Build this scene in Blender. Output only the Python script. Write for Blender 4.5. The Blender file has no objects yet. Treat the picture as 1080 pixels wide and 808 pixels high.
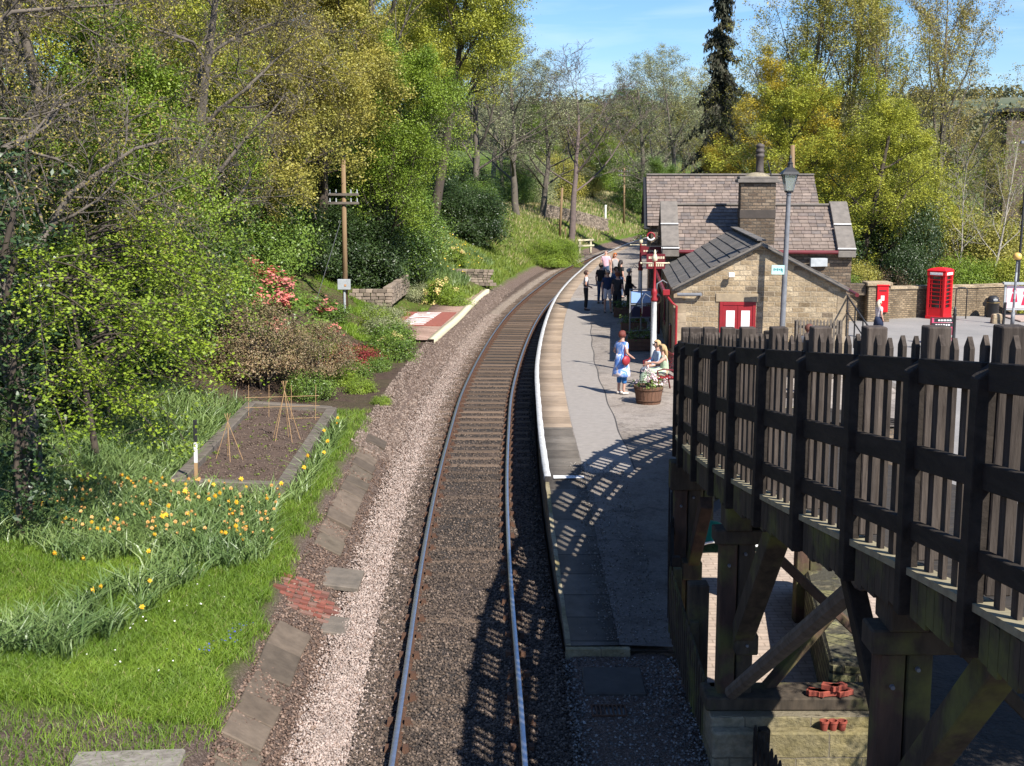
import bpy, math, random
import numpy as np
from mathutils import Vector, Matrix, Euler
R = math.radians
scene = bpy.context.scene
COL = scene.collection
# ---------------------------------------------------------------- camera, world, sun, exposure
EYE = 6.6
cam_d = bpy.data.cameras.new('camera'); cam = bpy.data.objects.new('camera', cam_d); COL.objects.link(cam)
cam.location = (0, 0, EYE); cam.rotation_euler = (R(90-9.22), 0, 0)
cam_d.sensor_width = 36; cam_d.lens = 46.0; cam_d.clip_start = .1; cam_d.clip_end = 6000
scene.camera = cam
SUN = Vector((.60, -.79, .98)).normalized()
w = bpy.data.worlds.new("World"); scene.world = w; w.use_nodes = True
nt = w.node_tree; nt.nodes.clear()
sky = nt.nodes.new('ShaderNodeTexSky'); sky.sky_type = 'NISHITA'; sky.sun_disc = False
sky.sun_elevation = math.asin(SUN.z); sky.sun_rotation = math.atan2(SUN.x, SUN.y)
sky.air_density = 1.0; sky.dust_density = .25; sky.ozone_density = 4.0; sky.altitude = 200
tc = nt.nodes.new('ShaderNodeTexCoord'); mp = nt.nodes.new('ShaderNodeMapping'); mp.inputs['Scale'].default_value = (2.2, 2.2, 22)
mp.inputs['Rotation'].default_value = (0, R(7), 0)
nz = nt.nodes.new('ShaderNodeTexNoise'); nz.inputs['Scale'].default_value = 2.3; nz.inputs['Detail'].default_value = 7; nz.inputs['Distortion'].default_value = .5
cr = nt.nodes.new('ShaderNodeValToRGB'); cr.color_ramp.elements[0].position = .47; cr.color_ramp.elements[1].position = .78
hsv = nt.nodes.new('ShaderNodeHueSaturation'); hsv.inputs['Saturation'].default_value = 1.12; hsv.inputs['Value'].default_value = 1.0
mx = nt.nodes.new('ShaderNodeMix'); mx.data_type = 'RGBA'
mul = nt.nodes.new('ShaderNodeMath'); mul.operation = 'MULTIPLY'; mul.inputs[1].default_value = .45
mx.inputs[7].default_value = (7.5, 8.0, 8.6, 1)
bg = nt.nodes.new('ShaderNodeBackground'); bg.inputs['Strength'].default_value = .092
wo = nt.nodes.new('ShaderNodeOutputWorld')
L = nt.links.new
L(tc.outputs['Generated'], mp.inputs[0]); L(mp.outputs[0], nz.inputs[0]); L(nz.outputs[0], cr.inputs[0]); L(cr.outputs[0], mul.inputs[0])
L(sky.outputs[0], hsv.inputs['Color']); L(hsv.outputs[0], mx.inputs[6]); L(mul.outputs[0], mx.inputs[0]); tint = nt.nodes.new('ShaderNodeMix'); tint.data_type = 'RGBA'; tint.blend_type = 'MULTIPLY'; tint.inputs[0].default_value = 1; tint.inputs[7].default_value = (.69, .79, .96, 1); L(mx.outputs[2], tint.inputs[6]); L(tint.outputs[2], bg.inputs[0]); L(bg.outputs[0], wo.inputs[0])
sd = bpy.data.lights.new('sun', 'SUN'); sd.energy = 4.9; sd.angle = R(.53); sd.color = (1, .955, .88)
so = bpy.data.objects.new('sun', sd); COL.objects.link(so); so.rotation_euler = (-SUN).to_track_quat('-Z', 'Y').to_euler()
scene.view_settings.view_transform = 'Standard'; scene.view_settings.look = 'None'; scene.view_settings.gamma = 1
scene.view_settings.exposure = .93
F = 1380.0
def P(px, py, z):
    """world point on the horizontal plane z seen towards photo point (px,py) (survey helper)"""
    a = R(9.22); u = (px-540)/F; v = (404-py)/F
    d = Vector((u, math.cos(a)+v*math.sin(a), -math.sin(a)+v*math.cos(a)))
    t = (z-EYE)/d.z
    return Vector((d.x*t, d.y*t, z))
def PY(px, py, Y):
    a = R(9.22); u = (px-540)/F; v = (404-py)/F
    d = Vector((u, math.cos(a)+v*math.sin(a), -math.sin(a)+v*math.cos(a)))
    t = Y/d.y
    return Vector((d.x*t, Y, EYE+d.z*t))
# ---------------------------------------------------------------- helpers
def tag(o, label=None, cat=None, group=None, kind=None):
    if label: o['label'] = label
    if cat: o['category'] = cat
    if group: o['group'] = group
    if kind: o['kind'] = kind
    return o
def empty(name, loc=(0,0,0), rz=0, label=None, cat=None, group=None):
    o = bpy.data.objects.new(name, None); COL.objects.link(o); o.location = loc; o.rotation_euler = (0,0,rz)
    o.empty_display_size = .2
    return tag(o, label, cat, group)
def copy_tree(o, parent=None):
    c = o.copy(); COL.objects.link(c); c.parent = parent
    for ch in o.children: copy_tree(ch, c)
    return c
class MB:
    def __init__(s): s.v = []; s.f = []; s.m = []
    def add(s, vs, fs, mi=0):
        b = len(s.v); s.v += [tuple(v) for v in vs]; s.f += [tuple(b+i for i in f) for f in fs]; s.m += [mi]*len(fs); return s
    def box(s, c, size, rot=None, mi=0, taper=1.0):
        x, y, z = [a/2 for a in size]
        vs = []
        for k in (-1, 1):
            t = taper if k > 0 else 1
            for (i, j) in ((-1,-1),(1,-1),(1,1),(-1,1)): vs.append(Vector((i*x*t, j*y*t, k*z)))
        if rot is not None: vs = [rot @ v for v in vs]
        c = Vector(c)
        return s.add([v+c for v in vs], [(3,2,1,0),(4,5,6,7),(0,1,5,4),(1,2,6,5),(2,3,7,6),(3,0,4,7)], mi)
    def bx(s, x0, x1, y0, y1, z0, z1, mi=0):
        return s.box(((x0+x1)/2,(y0+y1)/2,(z0+z1)/2), (x1-x0, y1-y0, z1-z0), None, mi)
    def beam(s, a, b, wd, ht, up=(0,0,1), mi=0):
        a = Vector(a); b = Vector(b); d = (b-a); l = d.length; d.normalize()
        sx = d.cross(Vector(up)).normalized(); u = sx.cross(d).normalized()
        vs = []
        for p in (a, b):
            for (i, j) in ((-1,-1),(1,-1),(1,1),(-1,1)): vs.append(p+sx*i*wd/2+u*j*ht/2)
        return s.add(vs, [(0,1,2,3),(7,6,5,4),(1,0,4,5),(2,1,5,6),(3,2,6,7),(0,3,7,4)], mi)
    def cyl(s, a, b, r0, r1=None, n=12, mi=0, caps=True):
        if r1 is None: r1 = r0
        a = Vector(a); b = Vector(b); d = (b-a).normalized()
        t = Vector((0,0,1)) if abs(d.z) < .9 else Vector((1,0,0))
        x = d.cross(t).normalized(); y = d.cross(x)
        vs = []
        for p, r in ((a, r0), (b, r1)):
            for i in range(n):
                an = 2*math.pi*i/n; vs.append(p+x*math.cos(an)*r+y*math.sin(an)*r)
        fs = [(i, (i+1)%n, n+(i+1)%n, n+i)[::-1] for i in range(n)]
        if caps: fs += [tuple(range(n)), tuple(range(2*n-1, n-1, -1))]
        return s.add(vs, fs, mi)
    def tube(s, pts, rad, n=8, mi=0):
        """loft through points; rad = number, list, or list of (rx,ry)"""
        pts = [Vector(p) for p in pts]; k = len(pts)
        if not isinstance(rad, (list, tuple)): rad = [rad]*k
        b = len(s.v); ref = None
        for i, p in enumerate(pts):
            d = (pts[min(i+1,k-1)]-pts[max(i-1,0)]).normalized()
            if ref is None: ref = Vector((1,0,0)) if abs(d.x) < .8 else Vector((0,1,0))
            x = (ref-d*ref.dot(d)).normalized(); y = d.cross(x); ref = x
            rr = rad[i]; rx, ry = rr if isinstance(rr, (tuple, list)) else (rr, rr)
            for q in range(n):
                an = 2*math.pi*q/n; s.v.append(tuple(p+x*math.cos(an)*rx+y*math.sin(an)*ry))
        for i in range(k-1):
            for q in range(n):
                s.f.append((b+i*n+q, b+i*n+(q+1)%n, b+(i+1)*n+(q+1)%n, b+(i+1)*n+q)); s.m.append(mi)
        s.f.append(tuple(b+q for q in range(n))[::-1]); s.m.append(mi)
        s.f.append(tuple(b+(k-1)*n+q for q in range(n))); s.m.append(mi)
        return s
    def lathe(s, c, prof, n=20, mi=0):
        c = Vector(c); return s.tube_z(c, prof, n, mi)
    def tube_z(s, c, prof, n, mi):
        b = len(s.v); k = len(prof)
        for (r, z) in prof:
            for q in range(n):
                an = 2*math.pi*q/n; s.v.append((c.x+r*math.cos(an), c.y+r*math.sin(an), c.z+z))
        for i in range(k-1):
            for q in range(n):
                s.f.append((b+i*n+q, b+i*n+(q+1)%n, b+(i+1)*n+(q+1)%n, b+(i+1)*n+q)); s.m.append(mi)
        s.f.append(tuple(b+q for q in range(n))[::-1]); s.m.append(mi)
        s.f.append(tuple(b+(k-1)*n+q for q in range(n))); s.m.append(mi)
        return s
    def ell(s, c, r, nu=12, nv=8, mi=0, rot=None):
        c = Vector(c); b = len(s.v)
        for j in range(nv+1):
            th = math.pi*j/nv
            for i in range(nu):
                ph = 2*math.pi*i/nu
                v = Vector((r[0]*math.sin(th)*math.cos(ph), r[1]*math.sin(th)*math.sin(ph), r[2]*math.cos(th)))
                if rot is not None: v = rot @ v
                s.v.append(tuple(c+v))
        for j in range(nv):
            for i in range(nu):
                s.f.append((b+j*nu+i, b+(j+1)*nu+i, b+(j+1)*nu+(i+1)%nu, b+j*nu+(i+1)%nu)); s.m.append(mi)
        return s
    def build(s, name, mats, parent=None, smooth=False, bevel=0, loc=None):
        me = bpy.data.meshes.new(name); me.from_pydata(s.v, [], s.f)
        if not isinstance(mats, (list, tuple)): mats = [mats]
        for m in mats: me.materials.append(m)
        me.polygons.foreach_set('material_index', s.m)
        if smooth: me.polygons.foreach_set('use_smooth', [True]*len(s.f))
        me.update()
        o = bpy.data.objects.new(name, me); COL.objects.link(o); o.parent = parent
        if loc is not None: o.location = loc
        if bevel:
            b = o.modifiers.new('bevel', 'BEVEL'); b.width = bevel; b.segments = 1; b.limit_method = 'ANGLE'
        return o
def np_obj(name, V, Q, mat, parent=None, smooth=False):
    """V (n,3) float, Q (m,k) int faces of k corners"""
    me = bpy.data.meshes.new(name); k = Q.shape[1]
    me.vertices.add(len(V)); me.vertices.foreach_set('co', np.ascontiguousarray(V, dtype=np.float32).ravel())
    me.loops.add(Q.size); me.loops.foreach_set('vertex_index', np.ascontiguousarray(Q, dtype=np.int32).ravel())
    me.polygons.add(len(Q)); me.polygons.foreach_set('loop_start', np.arange(0, Q.size, k, dtype=np.int32))
    me.polygons.foreach_set('loop_total', np.full(len(Q), k, dtype=np.int32))
    if smooth: me.polygons.foreach_set('use_smooth', np.ones(len(Q), dtype=bool))
    me.update(calc_edges=True)
    for m in (mat if isinstance(mat, (list, tuple)) else [mat]): me.materials.append(m)
    o = bpy.data.objects.new(name, me); COL.objects.link(o); o.parent = parent
    return o
def textmesh(cu, name='lettering'):
    o = bpy.data.objects.new('t', cu); COL.objects.link(o); dg = bpy.context.evaluated_depsgraph_get(); dg.update()
    me = bpy.data.meshes.new_from_object(o.evaluated_get(dg)); bpy.data.objects.remove(o)
    o = bpy.data.objects.new(name, me); COL.objects.link(o); return o
# ---------------------------------------------------------------- materials
class N:
    """tiny node graph helper"""
    def __init__(s, name):
        s.m = bpy.data.materials.new(name); s.m.use_nodes = True; s.t = s.m.node_tree; s.t.nodes.clear()
        s.out = s.n('ShaderNodeOutputMaterial'); s.b = s.n('ShaderNodeBsdfPrincipled'); s.l(s.b.outputs[0], s.out.inputs[0])
        s.tc = s.n('ShaderNodeTexCoord')
    def n(s, t): return s.t.nodes.new(t)
    def l(s, a, b): s.t.links.new(a, b)
    def noise(s, scale, detail=4, vec=None, rough=.6, dist=0, sc3=None):
        n = s.n('ShaderNodeTexNoise'); n.inputs['Scale'].default_value = scale; n.inputs['Detail'].default_value = detail
        n.inputs['Roughness'].default_value = rough; n.inputs['Distortion'].default_value = dist
        v = vec or s.tc.outputs['Object']
        if sc3:
            mpp = s.n('ShaderNodeMapping'); mpp.inputs['Scale'].default_value = sc3; s.l(v, mpp.inputs[0]); v = mpp.outputs[0]
        s.l(v, n.inputs['Vector']); return n.outputs[0]
    def ramp(s, fac, stops, interp='LINEAR'):
        r = s.n('ShaderNodeValToRGB'); cr = r.color_ramp; cr.interpolation = interp
        while len(cr.elements) < len(stops): cr.elements.new(.5)
        for e, (p, c) in zip(cr.elements, stops): e.position = p; e.color = (*c, 1) if len(c) == 3 else c
        s.l(fac, r.inputs[0]); return r.outputs[0]
    def mix(s, fac, a, b, mode='MIX'):
        m = s.n('ShaderNodeMix'); m.data_type = 'RGBA'; m.blend_type = mode
        for val, i in ((fac, 0), (a, 6), (b, 7)):
            if isinstance(val, (int, float)): m.inputs[i].default_value = val
            elif isinstance(val, tuple): m.inputs[i].default_value = (*val, 1)
            else: s.l(val, m.inputs[i])
        return m.outputs[2]
    def math(s, op, a, b=0):
        m = s.n('ShaderNodeMath'); m.operation = op
        for i, val in ((0, a), (1, b)):
            if isinstance(val, (int, float)): m.inputs[i].default_value = val
            else: s.l(val, m.inputs[i])
        return m.outputs[0]
    def bump(s, h, strength=.5, dist=.02):
        b = s.n('ShaderNodeBump'); b.inputs['Strength'].default_value = strength; b.inputs['Distance'].default_value = dist
        s.l(h, b.inputs['Height']); s.l(b.outputs[0], s.b.inputs['Normal'])
    def base(s, c, rough=.8, metal=0, spec=.5):
        if isinstance(c, tuple): s.b.inputs['Base Color'].default_value = (*c, 1)
        else: s.l(c, s.b.inputs['Base Color'])
        s.b.inputs['Roughness'].default_value = rough; s.b.inputs['Metallic'].default_value = metal
        s.b.inputs['Specular IOR Level'].default_value = spec
        return s
def mat(name, c1, c2=None, scale=6, rough=.8, metal=0, bump=.3, bscale=None, spec=.4, detail=5, sc3=None, bdist=.02):
    g = N(name)
    c2 = c2 or tuple(x*.7 for x in c1)
    a = g.noise(scale, detail, sc3=sc3)
    g.base(g.ramp(a, [(.3, c1), (.7, c2)]), rough, metal, spec)
    if bump: g.bump(g.noise(bscale or scale*4, 4, sc3=sc3), bump, bdist)
    return g.m
def leafmat(name, cols, trans=.35, rough=.5, spec=.35):
    g = N(name); geo = g.n('ShaderNodeNewGeometry')
    k = len(cols); stops = [(i/(k-1), c) for i, c in enumerate(cols)]
    c = g.ramp(geo.outputs['Random Per Island'], stops)
    mean = tuple(sum(q[i] for q in cols)/k for i in range(3)); c = g.mix(.45, c, mean)
    big = g.noise(.8, 3)
    c = g.mix(1.0, c, g.ramp(big, [(.33, (.70,.75,.72)), (.67, (1.32,1.22,1.15))]), 'MULTIPLY')
    g.base(c, rough, 0, spec)
    tr = g.n('ShaderNodeBsdfTranslucent'); g.l(c, tr.inputs[0]); ms = g.n('ShaderNodeMixShader'); ms.inputs[0].default_value = trans*.6
    g.l(g.b.outputs[0], ms.inputs[1]); g.l(tr.outputs[0], ms.inputs[2]); g.l(ms.outputs[0], g.out.inputs[0])
    return g.m
def islmat(name, cols, rough=.9, spec=.3, bump=.4, bscale=40):
    g = N(name); geo = g.n('ShaderNodeNewGeometry'); k = len(cols)
    c = g.ramp(geo.outputs['Random Per Island'], [(i/(k-1), c) for i, c in enumerate(cols)])
    c = g.mix(.6, c, g.ramp(g.noise(5, 4), [(.3, (.55,.55,.55)), (.7, (1.3,1.3,1.3))]), 'MULTIPLY')
    g.base(c, rough, 0, spec)
    if bump: g.bump(g.noise(bscale, 4), bump, .01)
    return g.m
def stonewall(name, cols, mortar, bw, bh, ms=.012, scale=1, dirt=(.3,.28,.25), axis='xz', dirtamt=.55):
    g = N(name); sx = g.n('ShaderNodeSeparateXYZ'); g.l(g.tc.outputs['Object'], sx.inputs[0])
    cb = g.n('ShaderNodeCombineXYZ'); g.l(g.math('ADD', sx.outputs[0], sx.outputs[1]), cb.inputs[0]); g.l(sx.outputs[2], cb.inputs[1])
    wob = g.noise(3.0, 2); 
    add = g.n('ShaderNodeMix'); add.data_type = 'RGBA'; add.blend_type = 'LINEAR_LIGHT'; add.inputs[0].default_value = .018
    g.l(cb.outputs[0], add.inputs[6]); nn = g.n('ShaderNodeTexNoise'); nn.inputs['Scale'].default_value = 4; g.l(g.tc.outputs['Object'], nn.inputs[0]); g.l(nn.outputs[1], add.inputs[7])
    br = g.n('ShaderNodeTexBrick'); g.l(add.outputs[2], br.inputs['Vector'])
    br.inputs['Color1'].default_value = (0,0,0,1); br.inputs['Color2'].default_value = (1,1,1,1); br.inputs['Mortar'].default_value = (.5,.5,.5,1)
    br.inputs['Scale'].default_value = 1; br.inputs['Brick Width'].default_value = bw; br.inputs['Row Height'].default_value = bh
    br.inputs['Mortar Size'].default_value = ms; br.inputs['Mortar Smooth'].default_value = .4; br.inputs['Bias'].default_value = 0
    k = len(cols); c = g.ramp(br.outputs['Color'], [((i+.0)/(k-1), c) for i, c in enumerate(cols)])
    c = g.mix(.7, c, g.ramp(g.noise(14, 5), [(.3, (.55,.55,.55)), (.7, (1.35,1.3,1.25))]), 'MULTIPLY')
    c = g.mix(g.math('MULTIPLY', g.ramp(g.noise(.9, 6, dist=.4), [(.42, (0,0,0)), (.66, (1,1,1))]), dirtamt), c, dirt, 'MULTIPLY')
    c = g.mix(br.outputs['Fac'], c, mortar)
    g.base(c, .92, 0, .2)
    h = g.math('ADD', g.math('MULTIPLY', br.outputs['Fac'], -1.2), g.math('MULTIPLY', g.noise(16, 5), 1.0))
    g.bump(h, .9, .03)
    return g.m
def plain(name, c, rough=.5, metal=0, spec=.5):
    return N(name).base(c, rough, metal, spec).m
def wood(name, c1, c2, c3=None, rough=.85, axis=(1,1,.06), sc=14):
    g = N(name)
    a = g.noise(sc, 6, sc3=axis, dist=.3)
    c = g.ramp(a, [(.3, c1), (.7, c2)])
    if c3: c = g.mix(g.ramp(g.noise(1.3, 6), [(.5, (0,0,0)), (.68, (1,1,1))]), c, c3)
    g.base(c, rough, 0, .25); g.bump(g.noise(sc*2.5, 5, sc3=axis), .6, .015)
    return g.m
M = {}
M['stone'] = stonewall('stone', [(.28,.21,.13),(.46,.36,.235),(.36,.28,.18),(.54,.44,.30),(.20,.155,.11)], (.38,.31,.22), .34, .15, .014)
M['stone_dark'] = stonewall('stone_dark', [(.12,.09,.065),(.22,.165,.115),(.15,.12,.09),(.27,.21,.15)], (.10,.085,.07), .30, .11, .014)
M['wallstone'] = stonewall('wallstone', [(.16,.12,.075),(.33,.25,.16),(.22,.17,.11),(.40,.31,.2)], (.13,.105,.08), .26, .095, .014)
M['redbrick'] = stonewall('redbrick', [(.36,.10,.06),(.46,.15,.09),(.30,.08,.05)], (.33,.26,.22), .23, .085, .01, dirtamt=.25)
M['slate'] = islmat('slate', [(.155,.12,.10),(.21,.165,.135),(.18,.14,.115),(.25,.195,.16),(.135,.115,.105),(.20,.15,.125)])
M['slab'] = islmat('slab', [(.10,.095,.085),(.15,.135,.12),(.12,.11,.10)], bscale=25)
M['coping'] = mat('coping', (.20,.175,.15), (.13,.115,.10), 5, .9, bump=.4)
M['tan_coping'] = mat('tan_coping', (.34,.24,.15), (.22,.16,.11), 2.5, .9, bump=.4)
M['grey_stone'] = mat('grey_stone', (.17,.155,.14), (.10,.092,.085), 2.5, .9, bump=.5)
M['asphalt_dark'] = mat('asphalt_dark', (.05,.048,.046), (.075,.07,.066), 9, .93, bump=.5, bscale=120)
M['white_paint'] = mat('white_paint', (.78,.78,.76), (.52,.50,.47), 7, .7, bump=.1)
M['cream_paint'] = mat('cream_paint', (.66,.60,.42), (.5,.44,.30), 7, .7, bump=.1)
M['white'] = plain('white', (.75,.75,.73), .5)
M['red_paint'] = mat('red_paint', (.30,.018,.024), (.22,.016,.02), 4, .45, bump=.05)
M['maroon'] = mat('maroon', (.16,.02,.025), (.11,.015,.02), 4, .4, bump=.05)
M['pillar_red'] = mat('pillar_red', (.62,.012,.02), (.52,.012,.018), 4, .35, bump=.05)
M['black_metal'] = mat('black_metal', (.018,.018,.02), (.03,.03,.03), 8, .45, bump=.1)
M['grey_metal'] = mat('grey_metal', (.20,.205,.22), (.13,.135,.145), 6, .5, bump=.1)
M['pale_metal'] = mat('pale_metal', (.42,.44,.45), (.3,.32,.33), 6, .5, bump=.1)
M['glass_dark'] = plain('glass_dark', (.02,.022,.025), .08, 0, .8)
g = N('lantern_glass'); g.base((.75,.8,.82), .1, 0, .6); g.b.inputs['Transmission Weight'].default_value = .8; M['lantern_glass'] = g.m
M['pot'] = mat('pot', (.06,.05,.045), (.10,.08,.07), 6, .7, bump=.2)
M['bark'] = mat('bark', (.085,.065,.048), (.045,.035,.027), 5, .95, bump=.8, bscale=14, sc3=(1,1,.25))
M['bark_pale'] = mat('bark_pale', (.26,.225,.18), (.13,.11,.085), 5, .95, bump=.6, bscale=14, sc3=(1,1,.3))
M['bark_grey'] = mat('bark_grey', (.15,.125,.10), (.08,.068,.055), 4, .95, bump=.6, bscale=14, sc3=(1,1,.3))
M['bark_white'] = mat('bark_white', (.42,.38,.32), (.22,.19,.15), 5, .95, bump=.5, bscale=14)
M['bark_purple'] = mat('bark_purple', (.15,.11,.10), (.09,.07,.062), 5, .95, bump=.5, bscale=14)
M['fence_wood'] = wood('fence_wood', (.034,.026,.021), (.088,.070,.057), rough=.9, axis=(1,1,.12), sc=22)
M['black_wood'] = wood('black_wood', (.016,.0125,.010), (.040,.031,.024), rough=.9, axis=(1,.2,1), sc=10)
M['moss_wood'] = wood('moss_wood', (.085,.065,.046), (.036,.029,.022), (.13,.135,.042), rough=.95, axis=(1,1,.25), sc=8)
M['brown_wood'] = wood('brown_wood', (.105,.062,.044), (.05,.034,.026), (.12,.125,.04), rough=.95, axis=(1,1,.25), sc=8)
M['grey_wood'] = wood('grey_wood', (.17,.145,.12), (.09,.075,.06), rough=.9, axis=(.2,1,1), sc=9)
M['pole_wood'] = wood('pole_wood', (.27,.18,.095), (.16,.105,.06), rough=.85, axis=(1,1,.05), sc=16)
M['deck_wood'] = wood('deck_wood', (.055,.046,.038), (.03,.026,.022), rough=.9, axis=(.2,1,1), sc=9)
M['ledge_wood'] = wood('ledge_wood', (.34,.30,.19), (.20,.17,.11), rough=.9, axis=(.2,1,1), sc=9)
M['bamboo'] = mat('bamboo', (.42,.27,.13), (.33,.20,.10), 9, .7, bump=.1)
M['barrel'] = wood('barrel', (.20,.105,.065), (.11,.06,.04), rough=.8, axis=(1,1,.1), sc=14)
M['rust'] = mat('rust', (.10,.045,.022), (.055,.03,.02), 12, .85, bump=.4)
M['rail_top'] = mat('rail_top', (.55,.57,.62), (.42,.44,.48), 8, .3, .9, bump=.05)
M['sleeper'] = wood('sleeper', (.145,.10,.068), (.08,.057,.042), rough=.92, axis=(.1,1,1), sc=14)
def objvar(m, lo=.65, hi=1.3):
    t = m.node_tree; b = [n for n in t.nodes if n.type == 'BSDF_PRINCIPLED'][0]; src = b.inputs['Base Color'].links[0].from_socket
    oi = t.nodes.new('ShaderNodeObjectInfo'); mr = t.nodes.new('ShaderNodeMapRange'); mr.inputs[3].default_value = lo; mr.inputs[4].default_value = hi; t.links.new(oi.outputs['Random'], mr.inputs[0])
    mx_ = t.nodes.new('ShaderNodeMix'); mx_.data_type = 'RGBA'; mx_.blend_type = 'MULTIPLY'; mx_.inputs[0].default_value = 1; t.links.new(src, mx_.inputs[6]); t.links.new(mr.outputs[0], mx_.inputs[7]); t.links.new(mx_.outputs[2], b.inputs['Base Color'])
objvar(M['sleeper']); objvar(M['fence_wood'], .75, 1.25)
M['soil'] = mat('soil', (.115,.075,.055), (.065,.043,.032), 5, .95, bump=.9, bscale=22, bdist=.05)
M['concrete'] = stonewall('concrete', [(.27,.235,.165),(.33,.285,.20),(.23,.20,.135),(.30,.265,.18)], (.17,.145,.10), .75, .42, .010, dirt=(.62,.60,.36), dirtamt=.9)
# ---------------------------------------------------------------- track line and terrain
_ky = np.array([-80,-30,0,14.6,22,27.5,33,38,43,48,54,61,69.5,77,87,98,105,113,125,145,180,260,400.])
_kx = np.array([1.5,.3,-.35,-.62,-.8,-.86,-.84,-.78,-.6,-.35,.03,.6,1.55,2.55,3.98,6.2,7.7,9.7,13,19.5,32,68,140])
_m = np.gradient(_kx, _ky)
def C(Y):
    Y = np.asarray(Y, dtype=float); i = np.clip(np.searchsorted(_ky, Y)-1, 0, len(_ky)-2)
    h = _ky[i+1]-_ky[i]; t = (Y-_ky[i])/h
    return (2*t**3-3*t**2+1)*_kx[i]+(t**3-2*t**2+t)*h*_m[i]+(-2*t**3+3*t**2)*_kx[i+1]+(t**3-t**2)*h*_m[i+1]
def dC(Y): return (C(np.asarray(Y)+.5)-C(np.asarray(Y)-.5))
def off(Y, d):
    """point at lateral offset d (right +) from the track centre"""
    s = dC(Y); n = np.sqrt(1+s*s); return C(Y)+d/n, Y-d*s/n
def U(x, Y):
    s = dC(Y); return (C(Y)-x)/np.sqrt(1+s*s)
def sstep(a, b, t): t = np.clip((t-a)/(b-a), 0, 1); return t*t*(3-2*t)
_rng = np.random.default_rng(3)
_ph = [(_rng.uniform(0, 6.28), _rng.uniform(0, 6.28), _rng.uniform(-1, 1), _rng.uniform(-1, 1)) for _ in range(10)]
def wav(x, y, f):
    r = 0
    for a, b, c, d in _ph: r = r+np.sin(x*f*(1+c*.6)+a+y*f*d)*np.sin(y*f*(1+d*.5)+b-x*f*c*.7)
    return r/4
def RX(Y): return np.interp(Y, [15.3,20.5,25,28.5,29.6,38,52,60,70,90,113,125,140],[2.1,2.6,3.3,5,10.2,10.2,13,12,12.6,15.8,21,25,31])
def gz(x, Y):
    x = np.asarray(x, dtype=float); Y = np.asarray(Y, dtype=float); u = U(x, Y)
    near = np.interp(u, [1.9,2.15,2.78,2.9,6,9,12,18,30,60], [-.24,-.12,.24,.36,.48,.85,2.0,5.0,10,15])
    mid = np.interp(u, [1.9,2.3,2.6,5.4,6.6,8.5,12,18,30,60], [-.24,-.08,.26,.32,.75,1.6,3.8,7.2,11,15])
    far = np.interp(u, [2.0,2.6,3.2,6.6,10,14,30,60], [-.24,-.05,.3,2.6,4.3,5.2,8,11])
    vf = np.interp(u, [2.0,3.0,4.5,7,10,14,30,60], [-.2,.1,.8,2.2,3.2,3.9,6,9])
    a = sstep(31, 36, Y); b = sstep(66, 74, Y); c = sstep(88, 112, Y)
    z = near*(1-a)+mid*a; z = z*(1-b)+far*b; z = z*(1-c)+vf*c
    d = -u
    right = np.where(Y > 17.8, -.6, np.interp(d, [1.3,1.6,2.9,3.1], [-.2,-.12,-.14,-.45]))
    right = right*(1-sstep(66, 80, Y))+(-.9)*sstep(66, 80, Y)
    z = np.where(u < 1.9, -.24, z); z = np.where(d > 1.42, right, z)
    z = z+np.where(u > 3.0, wav(x, Y, .9)*.05*np.clip(u-3, 0, 2)+wav(x, Y, .25)*.10*np.clip((u-8)/4, 0, 2), 0)
    z = z+sstep(220, 1100, Y)*(40+wav(x, Y, .004)*5)+sstep(240, 700, Y)*sstep(60, 400, x)*20
    z = z+np.where(Y > 300, wav(x, Y, .09)*1.2, 0)
    return z
def G(px, py, lo=10, hi=400):
    """where the sight line through a photo point meets the terrain (survey helper)"""
    for Y in np.arange(lo, hi, .25):
        p = PY(px, py, Y)
        if p.z <= float(gz(p.x, p.y)): return Vector((p.x, p.y, float(gz(p.x, p.y))))
    return Vector((p.x, p.y, p.z))
xs = np.unique(np.concatenate([np.linspace(-1600,-90,24), np.linspace(-90,-40,14), np.linspace(-40,-14,40), np.linspace(-14,6,110), np.linspace(6,34,50), np.linspace(34,90,20), np.linspace(90,1600,26)]))
ys = np.unique(np.concatenate([np.linspace(-120,6,12), np.linspace(6,40,140), np.linspace(40,130,180), np.linspace(130,320,60), np.linspace(320,2600,90)]))
X, Y = np.meshgrid(xs, ys); Z = gz(X, Y)
nx = len(xs); ny = len(ys)
idx = np.arange(nx*ny).reshape(ny, nx)
Q = np.stack([idx[:-1,:-1], idx[:-1,1:], idx[1:,1:], idx[1:,:-1]], -1).reshape(-1, 4)
g = N('ground_soil_and_grass'); pos = g.tc.outputs['Object']
n1 = g.noise(.5, 7); n2 = g.noise(4, 6); n3 = g.noise(.12, 4)
soil = g.ramp(n2, [(.3, (.12,.082,.06)), (.7, (.065,.045,.035))])
grass = g.ramp(n2, [(.25, (.06,.105,.012)), (.6, (.11,.16,.022)), (.8, (.16,.17,.05))])
fac = g.ramp(n1, [(.40, (0,0,0)), (.56, (1,1,1))])
sx = g.n('ShaderNodeSeparateXYZ'); g.l(pos, sx.inputs[0])
fy = g.ramp(g.math('DIVIDE', sx.outputs[1], 200), [(.0, (1,1,1)), (.152, (1,1,1)), (.168, (-.3,-.3,-.3)), (.22, (-.1,-.1,-.1)), (.30, (.8,.8,.8)), (.5, (1.1,1.1,1.1)), (1, (1.5,1.5,1.5))])
fm = g.math('ADD', g.math('MULTIPLY', fac, .55), g.math('SUBTRACT', fy, .45)); 
c = g.mix(fm, soil, grass)
hill = g.ramp(g.noise(.012, 8, rough=.7), [(.35, (.06,.075,.05)), (.5, (.10,.12,.07)), (.65, (.16,.16,.11))])
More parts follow.
